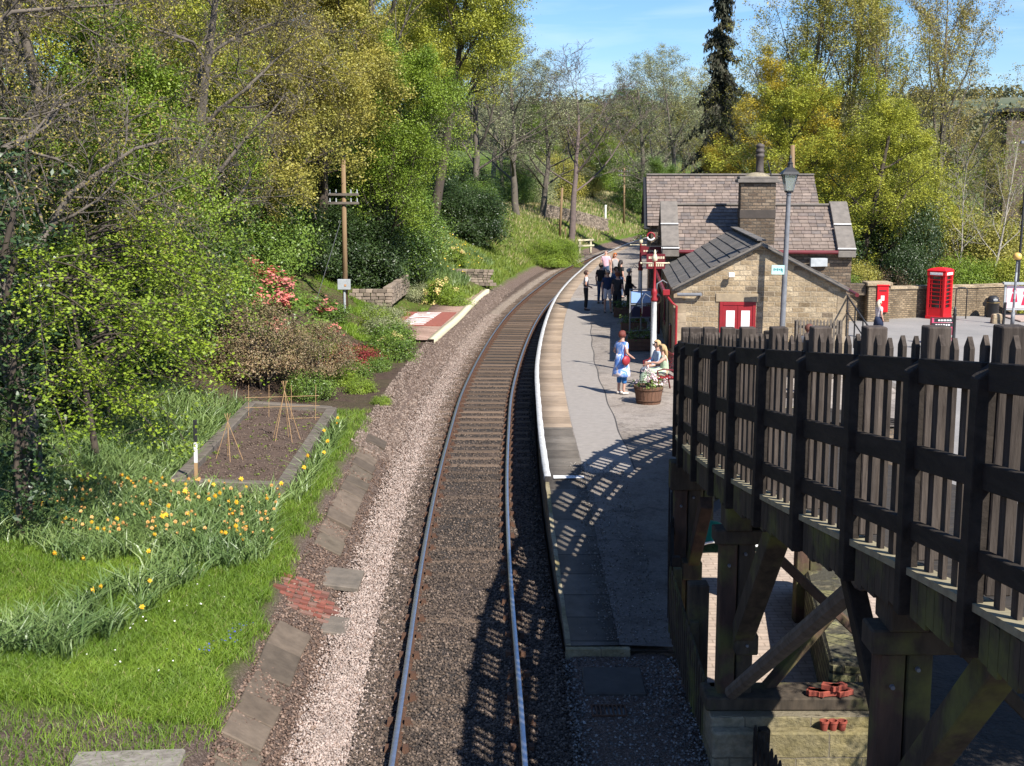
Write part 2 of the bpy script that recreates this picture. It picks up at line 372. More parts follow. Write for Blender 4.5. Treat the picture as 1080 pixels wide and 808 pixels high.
c = g.mix(g.ramp(g.math('DIVIDE', sx.outputs[1], 600), [(.4, (0,0,0)), (.6, (1,1,1))]), c, hill)
g.base(c, .95, 0, .15); g.bump(g.noise(9, 8, rough=.75), 1.0, .12)
lt_ = g.n('ShaderNodeAttribute'); lt_.attribute_name = 'lateral'
lv = g.math('ADD', lt_.outputs['Fac'], g.math('MULTIPLY', g.math('SUBTRACT', g.noise(1.2, 5), .5), .5))
gravel = g.ramp(g.noise(30, 3, rough=.8), [(.3, (.07,.05,.04)), (.5, (.14,.10,.08)), (.68, (.30,.23,.19))])
c0 = c
band = g.ramp(g.math('DIVIDE', lv, 10), [(.08, (0,0,0)), (.12, (1,1,1)), (.275, (1,1,1)), (.30, (0,0,0))])
neg = g.ramp(g.math('DIVIDE', lv, 10), [(.10, (1,1,1)), (.13, (0,0,0))]); ny_ = g.ramp(g.math('DIVIDE', sx.outputs[1], 200), [(.20, (1,1,1)), (.25, (0,0,0))])
c = g.mix(g.math('MAXIMUM', band, g.math('MULTIPLY', neg, ny_)), c, gravel)
c = g.mix(g.ramp(g.math('DIVIDE', g.math('ADD', sx.outputs[1], g.math('MULTIPLY', g.math('SUBTRACT', g.noise(1.5, 4), .5), 1.6)), 20), [(.70, (1,1,1)), (.73, (0,0,0))]), c, gravel)
g.l(c, g.b.inputs['Base Color'])
go = np_obj('ground', np.stack([X.ravel(), Y.ravel(), Z.ravel()], -1), Q, g.m, smooth=True); go['kind'] = 'structure'
at = go.data.attributes.new('lateral', 'FLOAT', 'POINT'); at.data.foreach_set('value', U(X, Y).ravel().astype(np.float32))

def strip(name, mt, Ys, profile, kind='structure', attr=False, smooth=False):
    """sweep a cross-section [(d,z),...] along the track line"""
    Ys = np.asarray(Ys); k = len(profile); V = np.zeros((len(Ys), k, 3))
    for j, (d, z) in enumerate(profile):
        dd = d(Ys) if callable(d) else d
        x, y = off(Ys, dd); V[:, j, 0] = x; V[:, j, 1] = y; V[:, j, 2] = z(Ys) if callable(z) else z
    ii = np.arange(len(Ys)*k).reshape(len(Ys), k)
    Q = np.stack([ii[:-1,:-1], ii[:-1,1:], ii[1:,1:], ii[1:,:-1]], -1).reshape(-1, 4)
    o = np_obj(name, V.reshape(-1, 3), Q, mt, smooth=smooth)
    if attr:
        at = o.data.attributes.new('lateral', 'FLOAT', 'POINT')
        vals = np.tile(np.array([p[0] for p in profile]), len(Ys)).astype(np.float32); at.data.foreach_set('value', vals)
    if kind: o['kind'] = kind
    return o
# ballast bed
g = N('ballast_bed'); at = g.n('ShaderNodeAttribute'); at.attribute_name = 'lateral'
lat = g.math('ADD', at.outputs['Fac'], g.math('MULTIPLY', g.math('SUBTRACT', g.noise(1.6, 5), .5), .5))
t = g.math('DIVIDE', g.math('ADD', lat, 2.2), 4.0)
# lateral -2.2..1.8  -> 0..1
vor = g.n('ShaderNodeTexVoronoi'); vor.inputs['Scale'].default_value = 26; g.l(g.tc.outputs['Object'], vor.inputs[0])
pale = g.ramp(vor.outputs['Color'], [(.1, (.14,.105,.08)), (.5, (.27,.215,.165)), (.9, (.40,.33,.27))])
brown = g.ramp(vor.outputs['Color'], [(.1, (.045,.032,.026)), (.5, (.085,.06,.047)), (.9, (.16,.11,.08))])
dark = g.ramp(vor.outputs['Color'], [(.1, (.018,.016,.015)), (.5, (.04,.034,.03)), (.9, (.075,.06,.05))])
f1 = g.ramp(t, [(.06, (0,0,0)), (.12, (1,1,1)), (.20, (1,1,1)), (.29, (0,0,0))])
f2 = g.ramp(t, [(.30, (0,0,0)), (.42, (1,1,1)), (.66, (1,1,1)), (.8, (.6,.6,.6))])
c = g.mix(f2, brown, g.mix(g.ramp(g.noise(.35, 4), [(.4, (0,0,0)), (.62, (.75,.75,.75))]), dark, brown)); c = g.mix(f1, c, pale)
g.base(c, .92, 0, .25); g.bump(vor.outputs['Distance'], .9, .035)
bz = lambda Ys: np.interp(Ys, [26, 36], [-.160, -.185])
prof = [(d, bz if abs(d) < 1.35 else -.20) for d in np.linspace(-2.2, 1.45, 16)]
prof = [(-2.25, -.16)]+[(d, z) for d, z in prof[1:]]+[(1.47, -.28)]
strip('ballast_bed', g.m, np.concatenate([np.linspace(-20,12,20), np.linspace(12.5,60,180), np.linspace(61,180,100)]), prof, attr=True, smooth=True)
# loose stones
def stones(name, n, fpos, size, mt, seed, label, Yr=None):
    r = np.random.default_rng(seed)
    base = np.array([(1,0,0),(-.9,.1,0),(0,1,.1),(.1,-.9,0),(0,0,.8),(0,.1,-.8)])
    tri = np.array([(0,2,4),(2,1,4),(1,3,4),(3,0,4),(2,0,5),(1,2,5),(3,1,5),(0,3,5)])
    p = fpos(r, n); s = r.uniform(size[0], size[1], n)[:, None, None]
    a = r.uniform(0, 6.28, n); b = r.uniform(-.6, .6, n)
    V = base[None]*(1+r.uniform(-.35, .35, (n, 6, 3)))*s
    ca, sa = np.cos(a)[:, None], np.sin(a)[:, None]; cb, sb = np.cos(b)[:, None], np.sin(b)[:, None]
    x = V[..., 0]*ca-V[..., 1]*sa; y = V[..., 0]*sa+V[..., 1]*ca; z = V[..., 2]
    y2 = y*cb-z*sb; z2 = y*sb+z*cb
    V = np.stack([x, y2, z2], -1)+p[:, None, :]
    T = (tri[None]+(np.arange(n)*6)[:, None, None]).reshape(-1, 3)
    o = np_obj(name, V.reshape(-1, 3), T, mt); tag(o, label, 'ballast' if 'ballast' in name else 'gravel', kind='stuff'); return o
def ydist(r, n, y0=12.5, y1=62): return 1/(r.uniform(1/y1, 1/y0, n))
def f_pale(r, n):
    Yv = ydist(r, n); d = -(1.57+r.normal(0, .25, n)); x, y = off(Yv, d); return np.stack([x, y, -.175+r.uniform(-.01, .02, n)], -1)
def f_dark(r, n):
    Yv = ydist(r, n, 12.5, 45); d = r.uniform(-1.3, 1.42, n); x, y = off(Yv, d); return np.stack([x, y, np.interp(Yv, [26, 36], [-.156, -.185])+r.uniform(-.012, .010, n)], -1)
def f_brown(r, n):
    Yv = ydist(r, n, 12.5, 50); d = -r.uniform(.85, 2.75, n); x, y = off(Yv, d); return np.stack([x, y, np.maximum(-.18, gz(x, y)+.01*(d < -1.9)-.0)+r.uniform(-.01, .015, n)], -1)
stones('pale_ballast', 44000, f_pale, (.010,.027), islmat('pale_ballast_stone', [(.18,.135,.11),(.32,.25,.21),(.45,.37,.32),(.27,.19,.155)], bump=0), 1, 'pale pinkish ballast stones along the left side of the track')
stones('dark_ballast', 42000, f_dark, (.014,.032), islmat('dark_ballast_stone', [(.024,.018,.015),(.055,.042,.034),(.10,.072,.052),(.18,.135,.105)], bump=0), 2, 'dark oily ballast stones between and beside the rails')
stones('brown_ballast', 20000, f_brown, (.014,.032), islmat('brown_ballast_stone', [(.07,.045,.035),(.14,.09,.065),(.24,.17,.13)], bump=0), 4, 'rusty brown stones at the foot of the pale ballast')
def f_far(r, n):
    Yv = ydist(r, n, 30, 75); d = -r.uniform(1.9, 2.9, n); x, y = off(Yv, d); return np.stack([x, y, gz(x, y)+.005], -1)
stones('brown_gravel', 9000, f_far, (.02,.05), islmat('brown_gravel_stone', [(.09,.065,.05),(.17,.125,.10),(.28,.22,.18)], bump=0), 14, 'brown gravel between the ballast and the old platform')
def f_end(r, n):
    x = r.uniform(.72, 2.3, n); Yv = r.uniform(12, 17.6, n); k = (Yv < 17.45); x = x[k]; Yv = Yv[k]
    return np.stack([x, Yv, -.14+r.uniform(-.01, .02, len(x))], -1)
r_ = np.random.default_rng(5); pe = f_end(r_, 5200)
stones('grey_gravel', len(pe), lambda r, n: pe, (.010,.028), islmat('grey_gravel_stone', [(.05,.045,.04),(.13,.12,.11),(.28,.26,.24)], bump=0), 6, 'loose grey gravel in the shade beyond the platform end')
# rails
for d, lab in ((-.752, 'left running rail with a bright worn top'), (.752, 'right running rail beside the platform with a bright worn top')):
    Ys = np.concatenate([np.linspace(-20,12,20), np.linspace(12.5,70,200), np.linspace(71,175,90)])
    pr = [(-.06,-.165),(-.06,-.15),(-.012,-.13),(-.012,-.045),(-.035,-.035),(-.035,-.004),(-.028,0),(.028,0),(.035,-.004),(.035,-.035),(.012,-.045),(.012,-.13),(.06,-.15),(.06,-.165)]
    o = strip('rail', [M['rust'], M['rail_top']], Ys, [(d+a, z) for a, z in pr], kind=None)
    mi = np.tile(np.array([0,0,0,0,0,1,1,1,0,0,0,0,0], dtype=np.int32), len(Ys)-1); o.data.polygons.foreach_set('material_index', mi)
    tag(o, lab, 'rail', 'running rails of the track')
# sleepers with chairs
rng = random.Random(5)
sl = empty('sleeper', (0,0,0), 0, 'timber sleeper lying across the track bed under the rails', 'sleeper', 'sleepers of the railway track')
MB().box((0,0,-.235), (2.6,.26,.15)).build('timber', M['sleeper'], sl, bevel=.01)
for s in (-1, 1):
    ch = MB(); ch.box((s*.752-.105,0,-.125), (.09,.14,.09), taper=.7).box((s*.752+.105,0,-.125), (.09,.14,.09), taper=.7); ch.box((s*.752,0,-.158), (.34,.17,.02))
    ch.build('rail_chair', M['rust'], sl)
Yp = 11.5; first = True
while Yp < 92:
    o = sl if first else copy_tree(sl); first = False
    s = float(dC(Yp)); o.location = (float(C(Yp)), Yp, rng.uniform(-.006, .004)); o.rotation_euler = (0, 0, -math.atan(s)*-1+rng.uniform(-.018, .018)-2*math.atan(s)); o.scale = (rng.uniform(.97,1.02), rng.uniform(.9,1.06), 1)
    Yp += .76
# platform ------------------------------------------------------------
g = N('platform_tarmac')
a = g.noise(.8, 6); b = g.noise(60, 3)
c = g.ramp(a, [(.3, (.25,.215,.185)), (.5, (.30,.262,.228)), (.7, (.34,.297,.258))])
c = g.mix(1, c, g.ramp(b, [(.3, (.75,.75,.75)), (.7, (1.2,1.2,1.2))]), 'MULTIPLY')
c = g.mix(1, c, g.ramp(g.noise(14, 5, rough=.8), [(.35, (.75,.74,.73)), (.6, (1.08,1.08,1.08))]), 'MULTIPLY')
vo = g.n('ShaderNodeTexVoronoi'); vo.feature = 'DISTANCE_TO_EDGE'; vo.inputs['Scale'].default_value = .30; wv = g.n('ShaderNodeMix'); wv.data_type = 'RGBA'; wv.blend_type = 'LINEAR_LIGHT'; wv.inputs[0].default_value = .5
nn2 = g.n('ShaderNodeTexNoise'); nn2.inputs['Scale'].default_value = 1.2; nn2.inputs['Detail'].default_value = 6; g.l(g.tc.outputs['Object'], nn2.inputs[0]); g.l(g.tc.outputs['Object'], wv.inputs[6]); g.l(nn2.outputs[1], wv.inputs[7]); g.l(wv.outputs[2], vo.inputs['Vector'])
c = g.mix(1, c, g.ramp(vo.outputs['Distance'], [(.0, (.68,.67,.66)), (.006, (.75,.75,.75)), (.011, (1,1,1))]), 'MULTIPLY')
v2 = g.n('ShaderNodeTexVoronoi'); v2.inputs['Scale'].default_value = .22; g.l(wv.outputs[2], v2.inputs['Vector']); c = g.mix(1, c, g.ramp(v2.outputs['Color'], [(.2, (.84,.84,.84)), (.8, (1.1,1.08,1.05))]), 'MULTIPLY')
c = g.mix(1, c, g.ramp(g.noise(2.2, 7, rough=.75), [(.38, (.72,.71,.70)), (.5, (1,1,1))]), 'MULTIPLY')
sx = g.n('ShaderNodeSeparateXYZ'); g.l(g.tc.outputs['Object'], sx.inputs[0])
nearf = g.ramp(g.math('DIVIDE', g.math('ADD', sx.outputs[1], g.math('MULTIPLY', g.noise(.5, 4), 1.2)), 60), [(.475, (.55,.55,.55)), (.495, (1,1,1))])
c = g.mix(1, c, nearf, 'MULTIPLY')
g.base(c, .9, 0, .25); g.bump(g.noise(90, 3), .5, .008); M['tarmac'] = g.m
def rightd(Ys):
    s = dC(Ys); return (RX(Ys)-C(Ys))*np.sqrt(1+s*s)
PYs = np.unique(np.concatenate([np.linspace(17.6,28.4,60), np.linspace(28.5,30,8), np.linspace(30,128,160)]))
PT = .85
def PZ(Y): return np.interp(Y, [17.6, 24.3], [-.02, .85])
def pz(dz): return lambda Ys: PZ(Ys)+dz
def pbody():
    xl, yl = off(PYs, 1.50); yr = PYs; xr = RX(PYs); n = len(PYs); V = []
    V = np.concatenate([np.stack([xl, yl, np.full(n, -.6)], -1), np.stack([xl, yl, PZ(yl)-.07], -1), np.stack([xr, yr, PZ(yr)-.07], -1), np.stack([xr, yr, np.full(n, -.6)], -1)])
    i = np.arange(n-1); Q = []
    for k in range(3): Q.append(np.stack([k*n+i, (k+1)*n+i, (k+1)*n+i+1, k*n+i+1], -1)[:, ::-1])
    Q.append(np.array([[0, 3*n, 2*n, n]])); 
    return np_obj('platform', V, np.concatenate(Q), M['stone_dark'])
pb = pbody(); pb['kind'] = 'structure'
def edging(a, b): return [ (1.46, pz(-.13)), (1.46, pz(0)), (2.22, pz(0)), (2.22, pz(-.13))]
g = N('platform_edging_tan'); 
def edgemat(name, c1, c2):
    g = N(name); sx = g.n('ShaderNodeSeparateXYZ'); g.l(g.tc.outputs['Object'], sx.inputs[0])
    fr = g.math('FRACT', g.math('MULTIPLY', sx.outputs[1], 1.35)); j = g.ramp(fr, [(.0, (.25,.22,.2)), (.03, (1,1,1)), (.97, (1,1,1)), (1, (.25,.22,.2))])
    fl = g.math('FRACT', g.math('MULTIPLY', g.math('FLOOR', g.math('MULTIPLY', sx.outputs[1], 1.35)), .377))
    c = g.ramp(g.noise(3, 5), [(.3, c1), (.7, c2)]); c = g.mix(1, c, g.ramp(fl, [(0, (.8,.78,.76)), (1, (1.2,1.2,1.2))]), 'MULTIPLY'); c = g.mix(1, c, j, 'MULTIPLY')
    g.base(c, .9, 0, .25); g.bump(g.noise(30, 5), .5, .015); return g.m
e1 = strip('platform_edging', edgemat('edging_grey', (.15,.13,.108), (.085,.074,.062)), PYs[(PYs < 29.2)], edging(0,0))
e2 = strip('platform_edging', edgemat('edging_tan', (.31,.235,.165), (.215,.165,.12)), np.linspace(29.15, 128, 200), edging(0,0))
jw = lambda a, f: (lambda Ys: a+.003*np.sin(Ys*f)+.004*np.sin(Ys*f*2.7+1))
strip('white_line', M['white_paint'], np.linspace(24.3, 128, 420), [(jw(1.452, 3.1), PT-.10), (1.452, PT+.004), (jw(1.572, 2.2), PT+.004)])
MBx = MB(); p0 = off(24.2, 1.47); p1 = off(24.2, 2.15)
MBx.add([(float(off(24.15,1.62)[0]),24.13,PT+.006),(float(off(24.15,2.2)[0]),24.16,PT+.006),(float(off(24.35,2.2)[0]),24.36,PT+.006),(float(off(24.35,1.62)[0]),24.4,PT+.006)], [(0,1,2,3)])
MBx.build('white_line', M['white_paint'])['kind'] = 'structure'
# pale worn kerb line along the near, unpainted part and across the end
strip('platform_kerb_line', M['concrete'], np.linspace(17.6, 24.0, 60), [(jw(1.462, 3.1), pz(.003)), (jw(1.53, 2.2), pz(.003))])
MB().bx(float(off(17.6,1.45)[0]), 1.66, 17.5, 17.6, -.3, -.015).build('platform_kerb_line', M['concrete'], bevel=.01)['kind'] = 'structure'
V = []; n = len(PYs); xl, yl = off(PYs, 2.22)
V = np.concatenate([np.stack([xl, yl, PZ(yl)-.003], -1), np.stack([RX(PYs), PYs, PZ(PYs)-.003], -1)]); i = np.arange(n-1)
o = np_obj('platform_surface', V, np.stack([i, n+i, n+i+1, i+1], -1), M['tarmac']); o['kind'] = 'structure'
strip('tarmac_joint', M['asphalt_dark'], np.linspace(24.8, 50, 120), [(lambda Y: 3.25+.02*np.sin(Y*1.7), PT+.0015), (lambda Y: 3.275+.02*np.sin(Y*1.7+.2), PT+.0015)])
strip('tarmac_patch', mat('tarmac_patch', (.235,.21,.187), (.29,.26,.23), 6, .92, bump=.5, bscale=80), np.linspace(24.6, 60, 120), [(2.24, PT+.0012), (lambda Y: 3.24+.02*np.sin(Y*1.7), PT+.0012)])
def f_ramp(r, n):
    Yv = r.uniform(17.65, 25.5, n); dd = np.abs(r.normal(0, .55, n)); d = np.where(r.uniform(0, 1, n) < .5, 2.2+r.normal(0, .12, n), 3.0-dd*.8); x, y = off(Yv, d); k = (x < RX(Yv)-.03) & (d > 1.55); x, y, Yv = x[k], y[k], Yv[k]
    return np.stack([x, y, PZ(y)+.003+r.uniform(0, .004, len(x))], -1)
pr_ = f_ramp(np.random.default_rng(15), 2600)
stones('ramp_grit', len(pr_), lambda r, n: pr_, (.006,.018), islmat('grit_stone', [(.07,.06,.05),(.16,.14,.12),(.32,.29,.26)], bump=0), 16, 'loose grit and leaf debris on the shaded platform ramp')
# yard -----------------------------------------------------------------
g = N('yard_tarmac'); a = g.noise(.4, 6); b = g.noise(50, 3)
c = g.mix(1, g.ramp(a, [(.3, (.21,.20,.19)), (.7, (.29,.272,.255))]), g.ramp(b, [(.3, (.8,.8,.8)), (.7, (1.15,1.15,1.15))]), 'MULTIPLY')
g.base(c, .92, 0, .25); g.bump(g.noise(80, 3), .5, .008)
yY = np.concatenate([np.linspace(-15, 15.2, 10), PYs[PYs < 62], [62, 63]]); 
xl = np.where(yY < 15.3, 2.35, RX(np.maximum(yY, 15.3))+.02); n = len(yY)
V = np.concatenate([np.stack([xl, yY, np.full(n, -.35)], -1), np.stack([np.full(n, 70.), yY, np.full(n, -.35)], -1)]); i = np.arange(n-1)
np_obj('yard', V, np.stack([i, n+i, n+i+1, i+1], -1), g.m)['kind'] = 'structure'
# sett paving under the bridge
g = N('setts'); br = g.n('ShaderNodeTexBrick'); g.l(g.tc.outputs['Object'], br.inputs['Vector']); br.inputs['Scale'].default_value = 1
br.inputs['Brick Width'].default_value = .30; br.inputs['Row Height'].default_value = .14; br.inputs['Mortar Size'].default_value = .012
br.inputs['Color1'].default_value = (.42,.34,.28,1); br.inputs['Color2'].default_value = (.36,.29,.24,1); br.inputs['Mortar'].default_value = (.27,.215,.175,1)
c = g.mix(.6, br.outputs['Color'], g.ramp(g.noise(5, 5), [(.3, (.7,.7,.7)), (.7, (1.25,1.2,1.15))]), 'MULTIPLY'); g.base(c, .9, 0, .2); g.bump(br.outputs['Fac'], -.4, .01)
MB().add([(2.4,15.2,-.344),(5.0,15.2,-.344),(8.6,22,-.344),(8.6,28.0,-.344),(5.2,28.0,-.344),(3.5,25,-.344),(2.75,20,-.344)], [(0,1,2,3,4,5,6)]).build('setts', g.m)['kind'] = 'structure'
MB().add([(3.2,2,-.340),(12,2,-.340),(12,20.5,-.340),(6.2,20.5,-.340),(4.95,15.1,-.340),(3.2,14.9,-.340)], [(0,1,2,3,4,5)]).build('shade_ground', mat('shade_ground', (.045,.036,.03), (.02,.017,.014), 3, .95, bump=1.0, bscale=14, bdist=.06))['kind'] = 'structure'  # near-black ground colour stands in for the shade under the bridge
# stone edging of the lawn on the left: tilted slabs, one by one along the kerb
g_sl = islmat('kerb_slab', [(.105,.08,.058),(.15,.115,.085),(.08,.062,.046),(.125,.10,.072)], bscale=14, bump=1.0)
Yp = 12.0; r = random.Random(8); mbk = MB(); Ya = Yp
while Yp < 31.5:
    Ls = r.uniform(.55, .95)
    if not (17.9 < Yp < 21.4):
        ym = Yp+Ls/2; s = math.atan(float(dC(ym))); ux = 2.48+r.uniform(-.05, .05); x, y = off(ym, -ux)
        drk = 1
        rot = Matrix.Rotation(-s, 3, 'Z') @ Matrix.Rotation(R(29+r.uniform(-4, 4)), 3, 'Y') @ Matrix.Rotation(r.uniform(-.05, .05), 3, 'X') @ Matrix.Rotation(r.uniform(-.07, .07), 3, 'Z')
        mbk.box((float(x), float(y), .045+r.uniform(-.03, .02)), (.52, Ls-.015, .13), rot)
    Yp += Ls
mbk.build('lawn_edging', g_sl, bevel=.015)['kind'] = 'structure'
# ---------------------------------------------------------------- timber ramp footbridge on the right
fy = [-4, 0, 4, 7.7, 8.8, 10.03, 11.4, 12.8, 14.15, 15.25, 16.7, 18.4, 20, 22, 24, 25.8, 27.3, 28.5, 29.4]
fx = [3.02, 3.0, 2.96, 2.92, 2.88, 2.80, 2.70, 2.62, 2.56, 2.53, 2.53, 2.58, 2.68, 2.95, 3.4, 4.05, 4.95, 6.1, 7.6]
def ztop(Y): return PY(700, 347, Y).z
path = [];
for a in range(len(fy)-1):
    for k in range(12):
        t = k/12; path.append(Vector((np.interp(fy[a]+(fy[a+1]-fy[a])*t, fy, fx), fy[a]+(fy[a+1]-fy[a])*t, 0)))
px_ = np.array([p.x for p in path]); ker = np.ones(9)/9; sm = np.convolve(np.pad(px_, 4, 'edge'), ker, 'valid')
S = [0]
for i, p in enumerate(path): p.x = float(sm[i])
for i in range(1, len(path)): S.append(S[-1]+(path[i]-path[i-1]).length)
S = np.array(S); PXs = np.array([p.x for p in path]); PYy = np.array([p.y for p in path])
s20 = float(np.interp(20, PYy, S)); z20 = ztop(20)
def ft(s):
    x = float(np.interp(s, S, PXs)); y = float(np.interp(s, S, PYy)); e = .3
    t = Vector((float(np.interp(s+e, S, PXs)-np.interp(s-e, S, PXs)), float(np.interp(s+e, S, PYy)-np.interp(s-e, S, PYy)), 0)).normalized()
    z = ztop(y) if y <= 20 else z20-(s-s20)*.118
    return Vector((x, y, z)), t, Vector((-t.y, t.x, 0))
posts_y = [1.2, 2.5, 3.8, 5.1, 6.4, 7.62, 8.8, 10.03, 11.4, 12.8, 14.15, 15.25, 16.7, 18.4, 20]
ps = [float(np.interp(y, PYy, S)) for y in posts_y]
while ps[-1]+1.42 < S[-1]: ps.append(ps[-1]+1.42)
br = empty('timber_footbridge', (2.9, 9, 0), 0, 'dark weathered timber ramp footbridge with picket parapets on mossy trestle legs', 'footbridge')
def bb(mb, name, m, bev=.004): 
    o = mb.build(name, m, None, bevel=bev); o.parent = br; o.matrix_parent_inverse = Matrix.Translation((-2.9, -9, 0)); return o
r = random.Random(11)
def W(s, n, dz):   # world point: along s, outwards n, below the top by dz
    p, t, nn = ft(s); return p+nn*n+Vector((0,0,-dz))
def fence_side(side, o0, outer=True):
    """side=+1: left parapet (outward = +n), -1: right parapet, o0 = offset of its plane"""
    for i, s in enumerate(ps):
        p, t, nn = ft(s); q = p+nn*o0; ang = math.atan2(t.y, t.x)-math.pi/2
        rot = Matrix.Rotation(ang+r.uniform(-.02, .02), 3, 'Z') @ Matrix.Rotation(r.uniform(-.008, .008), 3, 'Y')
        hgt = 1.62+r.uniform(-.01, .02); cc = q+Vector((0,0,-hgt/2+.02))
        mb = MB(); mb.box(cc, (.16, .15, hgt), rot); bb(mb, 'post', M['fence_wood'], .008)
        if outer:
            h2 = 1.80; mb = MB(); top = q+nn*side*.137+Vector((0,0,-.20)); x0, y0 = .06, .06
            vs = [top+rot@Vector((i_*x0, j_*y0, -h2)) for (i_, j_) in ((-1,-1),(1,-1),(1,1),(-1,1))]+[top+rot@Vector((i_*x0, j_*y0, -.09 if i_*side < 0 else 0)) for (i_, j_) in ((-1,-1),(1,-1),(1,1),(-1,1))]
            mb.add(vs, [(3,2,1,0),(4,5,6,7),(0,1,5,4),(1,2,6,5),(2,3,7,6),(3,0,4,7)]); bb(mb, 'outer_post', M['black_wood'], .006)
        if i == len(ps)-1: break
        s2 = ps[i+1]
        for (z0, z1) in ((.20,.37),(.80,.96),(1.33,1.46)):
            a = W(s+(.0 if not outer else .06), o0+side*.108, (z0+z1)/2); b = W(s2-(.0 if not outer else .06), o0+side*.108, (z0+z1)/2)
            mb = MB(); mb.beam(a, b, .06, z1-z0); bb(mb, 'rail', M['black_wood'] if side > 0 else M['fence_wood'], .005)
        n = max(3, round((s2-s-.2)/.255)); mb = MB()
        for k in range(n):
            sk = s+.1+(s2-s-.2)*(k+.5)/n; pp, tt, n2 = ft(sk); pp = pp+n2*(o0+side*.055)
            a2 = math.atan2(tt.y, tt.x)-math.pi/2+r.uniform(-.03, .03); h = 1.55+r.uniform(-.03, .02); wd = .098+r.uniform(-.008, .008)
            tp = pp.z-.05+r.uniform(-.015, .015); rt = Matrix.Rotation(a2, 3, 'Z') @ Matrix.Rotation(r.uniform(-.008,.008), 3, 'X')
            th = .030; zb = pp.z-1.66; zs = tp-.07
            vs = []
            for (zz) in (zb, zs):
                for (i_, j_) in ((-1,-1),(1,-1),(1,1),(-1,1)): vs.append(Vector((pp.x, pp.y, zz))+rt@Vector((i_*th/2, j_*wd/2, 0)))
            for i_ in (-1, 1): vs.append(Vector((pp.x, pp.y, tp))+rt@Vector((i_*th/2, 0, 0)))
            mb.add(vs, [(3,2,1,0),(0,1,5,4),(2,3,7,6),(1,2,6,9,5),(3,0,4,8,7),(4,5,9,8),(6,7,8,9)])
        bb(mb, 'picket_panel', M['fence_wood'], 0)
fence_side(1, 0.0)
# deck boards, edge ledge, side beams
mb = MB(); mbl = MB(); s = ps[0]-3
mbe = MB()
while s < S[-1]-.1:
    p, t, nn = ft(s+.07); ang = math.atan2(t.y, t.x)-math.pi/2; rot = Matrix.Rotation(ang, 3, 'Z') @ Matrix.Rotation(R(-6.8), 3, 'X')
    mb.box(p-nn*.975+Vector((0,0,-1.69+r.uniform(-.003,.003))), (2.22, .142, .045), rot); s += .15
bb(mb, 'deck_board', M['deck_wood'], .003)
for o0, zc_, zh_ in ((.02, 1.86, .28), (-.95, 2.0, .42), (-1.92, 1.9, .34)):
    nm = 'side_beam'
    mb = MB(); ss = np.arange(0, S[-1], .7)
    for a, b in zip(ss[:-1], ss[1:]):
        mb.beam(W(a, o0, zc_), W(b+.01, o0, zc_), .14, zh_)
    bb(mb, nm, M['black_wood'], 0)
mb = MB()
for a, b in zip(ss[:-1], ss[1:]): mb.beam(W(a, .075, 1.685), W(b+.005, .075, 1.685), .15, .05)
bb(mb, 'edge_ledge', M['ledge_wood'], 0)
# vertical fascia boards between the outer posts
for i in range(len(ps)-1):
    mb = MB(); s = ps[i]+.1
    while s < ps[i+1]-.1:
        pp, tt, n2 = ft(s); rt = Matrix.Rotation(math.atan2(tt.y, tt.x)-math.pi/2, 3, 'Z')
        mb.box(pp+n2*.115+Vector((0,0,-1.86+r.uniform(-.02,.02))), (.03, .142, .30), rt); s += .15
    bb(mb, 'fascia_board', M['moss_wood'], 0)
# trestles
def leg(a, b, w_, h_, m, name='trestle_leg', bev=.012, up=(0,1,0)):
    mb = MB(); mb.beam(a, b, w_, h_, up); return bb(mb, name, M[m], bev)
def bolt(p):
    mb = MB(); mb.cyl(p+Vector((0,.0,0)), p+Vector((0,-.035,0)), .02, .016, 8); bb(mb, 'bolt', M['grey_metal'], 0)
def bent(Yb, ycap0, ycap1, x0, dbl=True, wd=.2):
    zt = PY(700, ycap0, Yb).z; zb = PY(700, ycap1, Yb).z
    mb = MB(); mb.bx(x0-.28, x0+2.4, Yb-.15, Yb+.15, zb, zt); bb(mb, 'cap_beam', M['moss_wood'], .015)
    zbeam = ztop(Yb)-1.96 if Yb < 20 else zt+.02
    for xx in (x0-.02, x0+.93, x0+1.88):
        if zbeam > zt+.03: mb = MB(); mb.bx(xx-.15, xx+.15, Yb-.2, Yb+.2, zt+.002, zbeam); bb(mb, 'packing_block', M['moss_wood'], .015)
    for xx in (x0, x0+1.9):
        leg((xx-.11, Yb, -.5), (xx-.11, Yb, zb-.002), .19, .24, 'brown_wood'); 
        if dbl: leg((xx+.10, Yb+.01, -.5), (xx+.10, Yb+.01, zb-.004), .19, .22, 'moss_wood')
        bolt(Vector((xx-.11, Yb-.12, zb-.25))); bolt(Vector((xx+.08, Yb-.10, zb-.12)))
    return zb
zb1 = bent(9.35, 658, 684, 2.93)
zb2 = bent(14.6, 556, 571, 2.60)
zb3 = bent(19.6, 486, 515, 2.70)
bent(25.0, 438, 448, 3.75)
leg(PY(822,556,12.8), PY(783,668,14.38), .22, .26, 'moss_wood', 'brace')
mb = MB(); mb.cyl(PY(772,730,14.3), PY(918,606,10.5), .085, .095, 10); bb(mb, 'brace', M['grey_wood'], 0)
leg(PY(893,585,10.95), PY(950,840,9.5), .16, .2, 'black_wood', 'brace')
leg(PY(1078,668,7.55), PY(952,838,9.15), .20, .24, 'moss_wood', 'brace')
leg(PY(806,574,14.75), PY(905,668,14.75), .10, .22, 'brown_wood', 'brace')
leg(PY(1000,668,9.55), PY(1100,770,9.55), .10, .22, 'moss_wood', 'brace')
leg(PY(745,530,18.4), PY(729,600,19.4), .18, .22, 'brown_wood', 'brace')
leg((2.75,14.75,.2), (4.5,14.78,2.4), .1, .2, 'brown_wood', 'brace')
